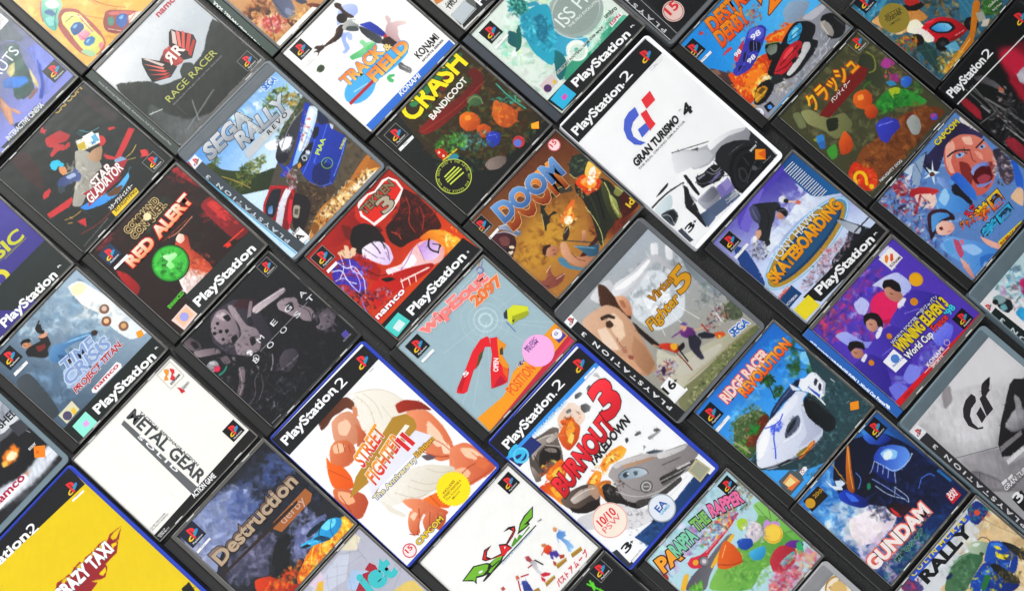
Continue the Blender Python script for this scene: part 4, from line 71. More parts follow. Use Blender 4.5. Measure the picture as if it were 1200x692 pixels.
{"n":"dd2","g":["J",661.28,170.1,-0.0004,148.2,124.6],"s":"black","p":[11.3,2.6,145.2,122.0],"hc":null,"o":[["Q","6a4ca8",59,1075,143,1070,134,1166,44,1165],["O","f0f0f8",102,1109,54],["T","6a4ca8",36,"b","G",79,1106,127,1109],["Q","15181c",190,1099,281,1114,273,1183,169,1178],["O","5a9ae8",229,1153,24],["T","f0f0f8",55,"bi","98",650,555,775,571],["T","f0f0f8",45,"bi","98",432,694,543,696],["T","f0f0f8",45,"bi","98",395,550,487,548],["T","e8981c>e8541c",170,"hi","DESTRUCTION",428,209,1589,263,"5a2a10",7],["T","e8981c>e8541c",170,"hi","DERBY",382,365,812,388,"5a2a10",7],["T","f08a20",220,"bi","2",988,493,1246,480,"5a2a10",8],["X","111214","n",162,165,180],["Q","f0f0f0",70,291,272,299,266,327,65,319],["T","444444",13,"n","PAL",131,309,202,312],["B","3aa4e0"],["G","2a94dc","5ab8ec",393,67,1085,494],["P","9ab4cc>8c9cb0",8,-1,1106,578,1252,556,1409,728,1145,799,1024,698],["P","b0b0b8>8a8c94:60",8,-1,978,737,1149,744,1316,807,1488,814,1516,1204,1278,1244,315,1198,0,1239,22,994,251,950,471,1015],["P","c0c0c8",8,-1,1176,773,1373,809,1541,872,1395,893,1239,872],["K","b8b8c0,9a9ca4,7c7e86,c8c8d0",200,22,819,1099,460,140,0.0],["L","d0d4dc",7,3,-1,1158,1142,1044,1137,1011,1190,884,1170],["L","e0e4ec",6,3,-1,1230,1132,1114,1154,1109,1208,967,1202],["P","6a4c44>3a2c30:60",8,-1,26,409,131,420,186,525,221,622,169,742,99,902,30,886,17,695,17,518],["K","5a4444,3a2c34,7a5a50,4a3a44",90,26,108,617,260,100,-40.0],["P","8a6a5a",8,-1,108,440,172,486,156,551,81,513],["P","e8601c>c03810:60",8,-1,195,593,303,653,452,727,581,719,677,765,609,898,463,946,281,924,177,987,37,981,61,860,153,755],["P","f08a24",8,-1,268,733,435,768,561,787,511,880,342,873,181,933,203,839],["P","fbc850",8,-1,212,907,342,873,441,863,509,907,435,945,322,940,184,994],["P","fff8e0>fbe890",8,-1,311,898,411,889,494,907,461,973,394,929,294,938],["P","e8581c>f08a30:60",8,-1,745,631,830,634,897,679,1009,711,1092,742,1103,784,989,779,886,815,818,771,753,700],["P","f8b040",8,-1,799,661,903,699,978,737,906,747,818,696],["K","f8b040,e8581c,fbe070,c83410,f08020",170,18,346,818,260,180,0.0],["K","f8b040,e8581c,c83410",60,17,895,706,180,50,0.0],["P","c84020",8,-1,61,860,50,995,74,1050,20,1021,13,926],["P","4a4cb8>3a3a9c:60",8,-1,249,623,366,573,512,525,599,501,688,450,766,460,854,512,856,574,788,619,729,644,648,675,524,717,409,739,298,707,241,680],["P","6a70d8>5a5cc8",8,-1,642,489,723,458,792,489,837,552,775,605,711,609,695,546,647,524],["P","14182c",8,-1,639,530,696,622,664,662,605,686,594,645,540,615,579,569],["L","8a90e0",6,3,-1,650,572,581,631],["L","8a90e0",6,3,-1,669,593,603,655],["P","20264c",8,-1,479,578,535,581,481,640,422,665,411,623],["P","20264c",8,-1,355,621,393,677,329,681,288,666],["L","5a60d0",10,3,-1,520,594,416,658,273,679],["L","5a60d0",10,3,-1,518,621,583,692],["P","8a90a8",8,-1,317,564,352,573,320,612,278,611],["P","c0303c>e0505a",8,-1,362,539,464,502,579,480,600,488,481,551,357,594],["P","a8b8d0",8,-1,567,452,631,461,622,482,565,479],["K","d84030,e8502c,b03028,e8a030",60,16,830,380,180,90,0.0],["P","d83c3c",8,-1,306,434,386,417,455,434,443,456,369,444],["P","d83c3c",8,-1,324,88,380,98,370,126,332,120],["K","c83c34,2a3c6a",16,10,417,123,100,60,0.0],["P","15171b",8,-1,675,703,719,678,800,736,833,772,798,839,670,846,600,830],["P","6a7464>8a948a",8,-1,666,723,738,713,804,770,729,822,652,798],["L","8ab04a",8,3,-1,708,674,837,768],["P","0f1114>24262b:60",8,-1,474,899,613,844,772,810,904,775,1020,752,1113,750,1212,843,1234,927,1172,979,1084,1002,1122,1059,1062,1097,902,1130,745,1136,619,1117,539,1059,502,989],["P","3ab0e0>2a90c4:60",8,-1,869,842,967,784,1082,776,1145,799,1111,853,993,902,907,898],["P","8ad8f4",8,-1,1002,793,1069,792,1085,824,1004,855,947,852],["L","0f2a38",8,3,-1,949,825,1098,838],["L","0f2a38",8,3,-1,898,843,1038,877],["P","d4303c>a81c2c:60",8,-1,519,949,665,901,796,866,881,870,972,894,996,950,898,1007,754,1028,626,1035,543,1004],["P","f05058",8,-1,707,916,830,888,900,905,846,950,746,959],["L","3a0c14",10,3,-1,648,941,783,940,932,940],["L","3a0c14",10,3,-1,568,958,671,997,792,995],["P","f4f2f0>b8b8bc:60",8,-1,610,1048,746,1034,891,1014,1002,957,1048,1007,1016,1047,878,1075,734,1095,621,1090],["L","2a2a2c",8,3,-1,769,1015,839,1032],["P","1a1b1e",8,-1,756,1001,835,997,803,1037,746,1034],["P","1a1b1e",8,-1,872,979,937,975,905,1014,854,1019],["L","8a8c90",7,3,-1,745,1136,946,1119],["P","101214>2a2c30:40",8,-1,1298,936,1357,912,1440,957,1482,1048,1474,1144,1382,1208,1302,1211,1228,1159,1220,1091,1308,1067,1315,985],["P","c4bcb4>8c8884:50",8,-1,1282,949,1338,966,1339,1041,1306,1125,1246,1149,1235,1078,1242,996],["P","a09a94",8,-1,1289,981,1325,997,1308,1067,1271,1111,1254,1074],["L","e4e0dc",7,3,-1,1272,983,1241,1098],["L","5a5c60",8,3,-1,1427,1018,1431,1142],["P","14161a",8,-1,140,1006,274,917,381,915,455,953,471,1015,382,1065,240,1085,158,1054],["P","e0a828>b07a18:60",8,-1,205,959,295,925,370,962,373,1010,272,1033,160,1027],["P","6a4a10",8,-1,257,957,335,954,353,989,274,1005],["L","fbe070",7,3,-1,184,994,331,1008],["P","2a2c2e",8,-1,432,972,540,957,603,1055,585,1095,441,1040],["P","c8c4c0>8c8a88",8,-1,395,1079,467,1069,562,1114,586,1170,488,1152,406,1120],["K","e8e4e0,a8a4a0,6a6866",30,15,485,1104,120,50,0.0],["P","f0a040",8,-1,35,1008,134,999,145,1040,74,1050]]}
{"n":"ccj","g":["J",666.59,39.53,-0.0064,140.1,131.2],"s":"black","p":[10.8,2.8,138.0,128.0],"hc":null,"o":[["O","4a5ac8",1211,1206,38],["T","d84040",30,"b","2",1182,1208,1244,1208],["Q","7a2420",406,317,1099,254,1140,366,1054,409,464,414],["T","f4c424>e8a020",180,"b","クラッシュ",404,247,1097,286,"b84a14",13],["T","f0ece4",46,"b","バンディクー",605,337,912,331],["X","","w",1280,108,170],["T","e0e0e0",30,"b","NAUGHTY DOG",300,1247,622,1270,"201810",5],["T","9a9a90",12,"n","(C)1996 Universal",162,1247,275,1253],["B","4c4c34"],["K","6a6a48,8a8a5c,3c4030,5a5a3c,7a7c58",320,44,900,376,750,600,0.0],["P","a0a070>6c7048:60",7,-1,304,141,398,202,441,412,618,481,581,646,427,642,327,615,320,444,253,290],["P","7a805a",7,-1,228,99,304,141,232,308,156,267],["P","343a2c>484e38:60",7,-1,1234,201,1284,336,1185,561,1041,611,1038,402,1007,286],["P","2a3020",7,-1,423,392,535,473,429,563,335,502],["L","8a8a3a",16,3,-1,1271,240,1284,336,1185,437,1118,405],["L","a09a48",12,3,-1,1191,732,1112,728,1008,780],["P","2e7a34>3a9a40:0",7,-1,898,661,1078,651,1246,792,1304,1060,1206,1036,1060,877,870,754],["K","3a9a3c,2a6a2c,5ab048,1c5a24",150,26,1105,804,320,100,-20.0],["P","8c5228>6a3c1c:60",7,-1,446,866,658,933,956,929,1206,1036,1316,1155,1347,1270,950,1250,456,1242,161,1246,184,947],["K","9a5c30,7a4824,b07038,5c3418",260,34,764,1089,500,220,0.0],["P","b0489a",7,-1,1256,431,1357,416,1373,474,1317,538,1260,497],["P","a84088",7,-1,1397,418,1388,532,1326,548],["P","9a3a80",7,-1,1243,582,1320,624,1265,688,1208,647],["P","4880d8>2c5cb0:60",7,-1,1274,698,1354,702,1378,770,1319,808,1246,792,1235,738],["P","b0c030",7,-1,1107,661,1183,703,1210,752,1153,781,1107,732,1067,783],["P","3a90b8",7,-1,1153,588,1219,638,1223,705,1147,663],["P","e87828>b84818:60",7,-1,832,434,952,474,960,573,883,645,780,636,738,549,763,474],["P","f8a048",7,-1,837,472,896,503,863,549,805,520],["L","3a7a2c",14,3,-1,926,478,994,457,1052,478],["P","d86024>a83c14",7,-1,812,610,888,651,872,736,790,769,728,715,750,644],["P","e06a28>b04418",7,-1,470,607,457,715,412,789,322,813,237,761,324,652],["P","4a50c8>343a9c:60",7,-1,727,804,864,830,935,947,889,1020,770,1014,660,1037,637,951],["L","8088e8",8,3,-1,744,843,881,921],["P","b8bcb8>8c908c:60",7,-1,968,1024,1078,1020,1102,1088,1039,1183,953,1212,907,1162],["L","7a2430",16,3,-1,989,1006,1040,999,1087,1030],["P","3a8ad0",7,-1,202,439,288,471,233,554,156,531],["P","9a9a3a",7,-1,163,437,211,449,178,495],["P","3a70b0",7,-1,178,495,254,536,180,598,144,559],["P","4a9a3c",7,-1,170,607,306,633,219,742,131,728],["P","c83018>e85020:40",7,-1,135,935,286,895,306,1019,344,1161,239,1250,143,1226,76,1073],["K","e8602c,c83018,f08a30,8a2c18",120,24,193,1079,160,140,0.0],["L","f4c820",32,3,-1,115,1075,160,1002,238,1006,252,1082,188,1153],["E","f4c820",4,199,1206,26,26,0.0],["K","e84a9a,c83c80,4a90d0,e8c040",26,18,1323,586,140,120,0.0]]}
{"n":"hawk","g":["J",521.58,5.57,0.0076,141.5,130.0],"s":"black","p":[10.5,2.8,138.5,127.0],"hc":null,"o":[["T","dce8f0",95,"n","TONY HAWK'S",377,643,1135,650],["T","f0b828>e09018",130,"h","SKATEBOARDING",203,780,1299,765,"4a3010",4],["Q","1a1c1e",289,1075,1384,1136,1408,1314,378,1241],["T","ffffff",93,"b","PlayStation",425,1194,1240,1247],["T","ffffff",20,"n","R",1275,1216,1323,1216],["T","e86a2c",30,"b","NEVERSOFT",83,950,240,961,"401810",3],["T","7ab0e0",30,"b","ACTIVISION",90,1024,281,1040],["Q","1c4a7a",48,895,308,904,312,1042,92,1042],["T","e86a2c",34,"b","O'NEILL",110,914,284,910],["T","e8e8f0",24,"b","ACTIVISION",110,1013,267,1024],["Q","e8d834",131,1086,347,1098,342,1257,123,1242],["X","111214","w",238,149,170],["Q","f0f0f0",140,283,340,285,341,315,140,317],["T","444444",13,"n","PAL",200,295,265,297],["J","dfe6f0",9,1178,84,1312,92],["J","dfe6f0",9,1176,108,1310,116],["J","dfe6f0",9,1177,138,1312,146],["J","dfe6f0",9,1175,162,1310,170],["J","dfe6f0",9,1177,192,1312,200],["J","dfe6f0",9,1175,216,1310,224],["J","dfe6f0",9,1177,245,1312,254],["J","dfe6f0",9,1175,269,1309,278],["J","dfe6f0",9,1177,299,1311,307],["J","dfe6f0",9,1175,323,1309,331],["J","dfe6f0",9,1176,353,1311,361],["J","dfe6f0",9,1174,377,1309,385],["J","dfe6f0",9,1176,407,1311,415],["J","dfe6f0",9,1174,431,1309,439],["J","dfe6f0",9,1176,460,1310,469],["J","dfe6f0",9,1174,484,1308,493],["J","dfe6f0",9,1176,514,1310,522],["J","dfe6f0",9,1174,538,1308,546],["B","5044a8"],["G","4a3fa6","d0dcf4",923,-13,640,717],["P","f4f8fd>c0cce8",7,-1,794,425,1075,390,1347,460,1400,714,1184,628,878,520,472,529,343,538,484,388],["K","c8d4f0,b0bce8,e8ecfa",90,45,850,411,400,160,0.0],["P","6a58c0>5244b0:60",7,-1,457,48,853,-53,1243,-8,1230,95,897,75,561,126,392,169],["P","7c70cc",7,-1,414,117,716,28,937,41,614,147,422,242],["P","24548a>2a70a8:30",7,-1,1243,-8,1388,-3,1405,446,1420,697,1315,619,1159,484,1158,288,1173,109],["P","2a4c8a",7,-1,226,176,287,322,214,548,147,702,36,730,75,468],["E","b8bce8",4,395,347,50,44,0.0],["E","ccd0f0",4,407,321,34,30,0.0],["P","222428>35383c:60",7,-1,619,83,689,68,777,143,886,249,863,308,802,287,718,340,637,366,526,435,473,414,440,358,493,282,557,277,580,225,575,180],["P","5a5c7c>40425c:60",7,-1,630,68,685,71,699,125,645,220,577,260,563,206,577,145],["L","8a8cac",6,3,-1,645,104,600,208],["L","15161a",8,3,-1,758,191,684,303,588,350],["P","1c1e22",7,-1,802,287,847,282,880,347,874,398,822,418,799,362,799,322],["P","d8a088>b88068",7,-1,781,314,815,325,815,391,777,406,751,369,750,337],["L","6a6a70",7,3,-1,819,306,869,362],["E","e8e8ee",4,932,261,38,32,0.0],["P","2a2c30",7,-1,955,275,974,308,967,347,923,318,920,287],["L","e8c8b8",22,3,-1,962,334,1005,382],["P","d87868",7,-1,1001,378,1038,387,1043,432,1006,430,992,399],["P","d8a890",7,-1,502,274,546,303,500,348,432,349,445,305],["P","f0f0f2",7,-1,428,287,466,310,407,379,361,359],["P","303236",7,-1,482,406,526,435,495,477,450,466,443,439],["K","4a4a50,a8a8b0,2a2a2c,d8d8dc,6a6a70",90,14,365,428,90,100,0.0],["L","b8b8c0",12,3,-1,377,346,324,440,308,519],["E","9ac4e0",4,754,748,630,210,0.0],["E","e0ecf8",4,754,748,610,194,0.0],["E","5a94c0",4,754,748,600,184,0.0],["E","b8923a",4,742,751,580,180,0.0],["E","22466c",4,742,751,530,134,0.0],["E","2c5c84",4,748,746,500,110,0.0],["P","15171b>2a2e36:30",7,-1,1169,805,1213,933,1322,1171,1370,1302,869,1281,650,1266,760,1044,1000,1043,1153,982],["P","9aa4b0>c8ccd8",7,-1,1132,803,1189,887,1258,1060,1181,1090,1133,999],["K","b8b0c0,8a5a64,d0c8d4,5a5a6a,b88a9a,a8a0b4",260,17,743,1025,400,80,0.0],["K","e8c8d0,b85868,c8c0cc",60,16,803,976,140,60,0.0],["L","2a2a34",14,3,-1,1167,1036,1463,1056]]}
{"n":"cap","g":["J",668.95,-91.98,0.0134,142.8,129.9],"s":"black","p":[11.0,2.5,139.0,127.0],"hc":null,"o":[["T","e8d840",58,"b","CAPCOM",985,114,1337,133,"6a5a40",4],["T","d8283c",80,"b","私立",603,841,749,837,"200c10",5],["T","f4d020>e85a1c",140,"bi","学園",648,960,1003,988,"200c10",8],["T","f0a020>e8401c",90,"bi","ジャスティス",455,860,794,956,"200c10",8],["T","3ab8e0",90,"bi","学園",554,1090,973,1124,"10202c",8],["Q","e8d82c",606,1216,943,1260,887,1332,574,1298],["T","b82c24",40,"b","対戦格闘",593,1269,890,1301],["T","f0f0f8",16,"n","(C)CAPCOM 1997",181,1273,454,1280],["B","6a90c8"],["K","4a5a9a,8ab4e0,c8d8f0,3a3a70,a8c8f0",140,40,396,552,600,600,0.0],["P","3a3560>26223c:60",7,-1,700,69,875,101,1019,96,1195,87,1328,153,1396,271,1345,381,1251,317,1184,199,1087,173,760,303,707,201],["P","2c2644",7,-1,761,55,879,63,762,139,807,190,738,278,685,218],["P","9ab0c8",3,0,682,49,848,70,671,161,524,244,493,166],["P","c8d8e8",3,0,529,0,682,49,557,115],["P","e8e8f0",3,0,482,72,578,98,453,163],["L","3a3a60",6,3,-1,691,59,628,195],["P","ece4e0",7,-1,1354,98,1433,104,1418,254,1428,349,1358,353,1338,248],["P","2a2440>443c68",7,-1,1195,87,1350,136,1374,289,1402,404,1341,418,1288,254,1144,196],["P","ca6458>e08c78:0",7,-1,995,194,1126,176,1246,219,1331,323,1359,438,1326,567,1274,676,1163,757,1022,806,904,797,812,733,844,605,834,477,827,379,887,280],["P","f0b4a0",7,-1,1047,170,1144,196,1097,268,953,313,881,439,845,399,899,294],["P","f4c4b0",7,-1,1219,239,1302,311,1244,392,1190,331],["P","a84840",7,-1,1163,592,1257,656,1157,751,1005,786,948,763,1109,738],["P","f0aa98",7,-1,1200,426,1232,504,1185,575,1171,518],["P","8a3430",7,-1,1007,374,1056,472,1006,580,859,662,870,551],["L","24182a",18,3,-1,968,267,1075,285,1174,396],["L","24182a",16,3,-1,1240,429,1359,438],["L","24182a",10,3,-1,1021,328,1080,332,1130,396],["P","9ac0ec",7,-1,1028,315,1094,339,1117,382,1059,383,1019,347],["P","9ac0ec",7,-1,1254,445,1326,464,1319,497,1258,483],["E","1c2850",4,1065,348,14,16,0.0],["E","1c2850",4,1286,468,13,14,0.0],["L","8a3430",9,3,-1,1174,396,1105,485,1121,523],["P","5a1018",7,-1,999,552,1070,529,1174,584,1176,668,1118,748,1037,761,944,697,941,631],["P","a84858",7,-1,980,634,1077,661,1109,738,1028,751,960,702],["P","a4b4e8>7488cc:30",7,-1,995,548,1070,529,1154,565,1201,614,1173,653,1124,589,1040,570,984,597],["P","8498d8",7,-1,933,672,1013,746,1092,769,1055,781,969,746,914,704],["P","2c60c4>4c8cdc:40",7,-1,804,415,916,446,909,554,873,720,796,798,776,693,800,555],["P","74b4ec>4484cc:60",7,-1,567,456,789,427,791,545,737,690,726,801,595,735,467,632,460,501],["P","a8d4f4",7,-1,545,473,702,444,652,553,531,581],["P","24222e",7,-1,738,485,806,499,784,619,769,767,719,773,723,633,691,556],["P","2c60c4>3c78d4:60",7,-1,1375,769,1421,800,1307,1003,1155,1122,1192,997],["P","3a3440>5a4a58",7,-1,1326,567,1401,611,1364,777,1248,937,1129,927,1162,799,1253,693],["K","e8e0e0,3a3848,8a8898,c8b0b0",70,20,1245,768,120,180,-45.0],["P","ecc8a4",7,-1,1061,1015,1201,1008,1220,1071,1069,1189,1053,1089],["P","e8f8ff",3,0,839,164,753,253,785,310,724,283,642,355,692,267,611,226,703,238,730,165,739,237],["P","6a3a34",7,-1,699,234,738,245,742,282,706,291,681,263],["P","a8c8f0>5a7ac0:30",7,-1,726,306,780,417,734,522,681,461,685,362],["P","8a3040>b85060:60",7,-1,338,33,447,32,436,143,389,215,315,172,301,114],["K","b84050,e8e0e8,5a5a98,8a2430,f0c8b8,2a2440",180,22,318,135,220,220,0.0],["P","f4d4c8",7,-1,425,255,521,281,588,398,520,486,421,497,371,400,379,326],["L","6a3040",8,3,-1,457,332,449,406,400,412],["P","a82430>c83c3c:0",7,-1,450,201,542,264,631,405,606,439,536,372,443,275,375,260,389,215],["L","a82430",24,3,-1,459,313,263,401],["L","c84048",20,3,-1,610,422,549,395],["K","b84050,e8e0e8,5a5a98,3a2c40,f0c8b8,8ac0f0,2a60b0",240,20,222,519,260,300,0.0],["P","4a2834>2f1a24",7,-1,343,491,421,497,520,589,529,702,495,746,442,686,332,643,226,687,157,691,245,586],["P","74b4e8>4a8cd0:60",7,-1,369,521,439,559,502,638,492,680,389,626,268,653,229,650],["P","f8d8c8>e8a898:60",7,-1,320,629,406,646,456,743,431,796,343,799,261,727,267,672],["P","8a3a34",7,-1,321,672,356,679,339,713,307,705],["E","3a1820",4,324,684,10,16,0.0],["L","8a4a44",6,3,-1,346,762,374,781],["P","8abcec>4a8cd4:60",7,-1,162,779,332,807,381,904,448,1021,530,1195,522,1268,420,1315,289,1249,152,1256,201,1149,176,999],["P","a4ccf4",7,-1,300,935,427,1038,434,1168,321,1122],["P","3a78c4",7,-1,356,1162,494,1256,381,1312,268,1265],["P","c85878",7,-1,328,844,351,911,280,1035,212,1039,261,931],["P","e8788c",7,-1,351,911,399,924,339,979],["P","f0c0b0>d88c7c",7,-1,224,1012,222,1132,148,1292,134,1236,166,1109],["P","6aaae0",7,-1,215,798,311,824,240,948,162,942],["P","f0b8a8",7,-1,526,1027,572,1161,618,1295,551,1280,505,1146],["P","9ac8f0",7,-1,275,1395,307,1269,519,1305,689,1375,790,1407,662,1508],["K","8abcec,5a90d0,c8e0f8",60,24,360,1329,240,60,0.0]]}
{"n":"we3","g":["J",520.55,-124.42,-0.0024,142.3,126.1],"s":"printed","p":[10.5,4.7,139.0,120.5],"hc":"1a5098","o":[["O","e8b020",1219,495,65],["O","d89020",1035,628,40],["Q","f4f0ec",1128,78,1309,89,1307,252,1131,246],["Q","e88a2c",1192,105,1225,108,1210,146,1153,171,1150,146],["Q","e05a2c",1254,129,1272,148,1231,192,1196,196,1201,169],["T","5a3a3a",30,"b","KONAMI",1151,230,1297,241],["Q","d82430",125,1139,1415,1200,1411,1270,99,1216],["T","d0d0f0",46,"b","WORLD SOCCER 実況ジャパン",549,758,1232,786,"303048",5],["T","e8d02c",120,"h","WINNING ELEVEN 3",537,867,1255,909,"1a1430",8],["T","f4f4f8",75,"b","World Cup",537,965,903,995,"181028",7],["T","e84430",75,"b","France",939,985,1141,996,"181028",5],["T","4ad0e8",70,"b","'98",1153,992,1276,981,"181028",5],["Q","f4f4f8",346,787,519,783,522,964,350,952],["O","5a8ad0",454,857,45],["T","5a6ab8",20,"b","FRANCE 98",377,902,525,919],["X","111214","n",1234,1108,160],["J","f0dcdc",6,543,1171,915,1187],["A","e8c8c8",935,1143,32,6],["T","f4ecec",44,"b","KONAMI",617,1166,866,1166],["T","f4ecec",30,"b","SPORTS",638,1205,803,1209],["T","7a1420",14,"n","(C)KONAMI 1998",208,1182,332,1191],["T","e8f0f8",40,"b","実況 JIKKYOU WINNINGELEVEN 3 -World Cup France'98-",-17,103,15,1146],["B","5e44b8"],["K","c83c78,8a3ca0,4a48c8,b8c0f0,e04880,5a60d0,3a2c80",420,42,619,162,440,440,0.0],["K","7a80e0,4a38a8,9aa4f0",120,45,423,1108,500,120,0.0],["K","c83c58,8a2c80,e86048,3a2c70",90,24,276,123,240,140,0.0],["P","d8d8f4",3,0,1162,37,1300,54,1303,248,1127,257],["P","d8dcf8>b8c0f0:60",8,-1,859,198,1036,240,1160,301,1167,460,1124,527,924,497,923,268],["P","c4c8f4",8,-1,596,181,718,194,719,308,587,352,556,280],["P","b4bcf4>8a90e0",8,-1,213,241,336,301,374,531,564,666,436,674,234,452],["E","e02c6c",4,800,443,155,155,0.0],["P","c02058",8,-1,650,496,754,573,863,580,768,627,671,577],["P","5c48bc>3e2e98:40",8,-1,671,577,1015,520,1141,546,1214,682,1286,819,1022,906,728,921,643,828,726,694],["P","5c48bc>3e2e98:40",8,-1,260,593,572,561,705,614,741,747,614,982,372,1053,293,891,248,766],["P","5440b0>382a8c:40",8,-1,-98,535,241,609,330,640,373,792,272,942,151,1106,51,996],["L","8a80e0",8,3,-1,877,634,1018,713],["L","8a80e0",8,3,-1,395,741,557,770],["P","1a1214",8,-1,937,283,998,256,1067,313,1079,401,1024,473,986,413,983,334,924,327],["P","d09c84>b07864:60",8,-1,929,313,983,334,991,426,1024,473,986,527,915,505,883,433,892,367],["P","1a1214",8,-1,535,370,588,335,654,369,691,429,670,519,589,580,594,510,627,434,565,404,509,417],["P","d8a890>b88470:60",8,-1,539,393,605,410,624,469,578,530,514,528,497,460],["P","1a1214",8,-1,214,430,274,402,334,450,365,522,316,579,301,526,259,480,203,485],["P","d09c84>b07864:60",8,-1,205,476,268,489,305,549,269,602,201,584,183,527],["L","3a2018",7,3,-1,936,389,949,418],["L","3a2018",7,3,-1,555,438,564,463],["L","3a2018",7,3,-1,224,509,234,534],["P","eceaf6",8,-1,905,513,996,519,1009,551,909,575,869,549],["P","eceaf6",8,-1,499,557,611,529,612,567,523,602,480,592],["P","eceaf6",8,-1,205,607,296,596,294,630,212,653],["E","d8a020",4,1227,495,70,74,0.0],["E","2a1810",4,1227,495,36,40,0.0],["K","d8a020,c02020,1a1010",16,12,1227,495,40,40,0.0],["E","d88c20",4,1034,625,28,30,0.0],["E","d88c20",4,592,666,28,30,0.0],["E","d88c20",4,261,706,28,30,0.0],["P","8a90f0>6a70e0",8,-1,871,965,1090,980,1118,1087,1003,1149,841,1120],["P","8a90e8",8,-1,356,1034,522,994,567,1118,473,1164,348,1138],["P","7a80e0",8,-1,178,987,283,1029,329,1153,130,1157]]}
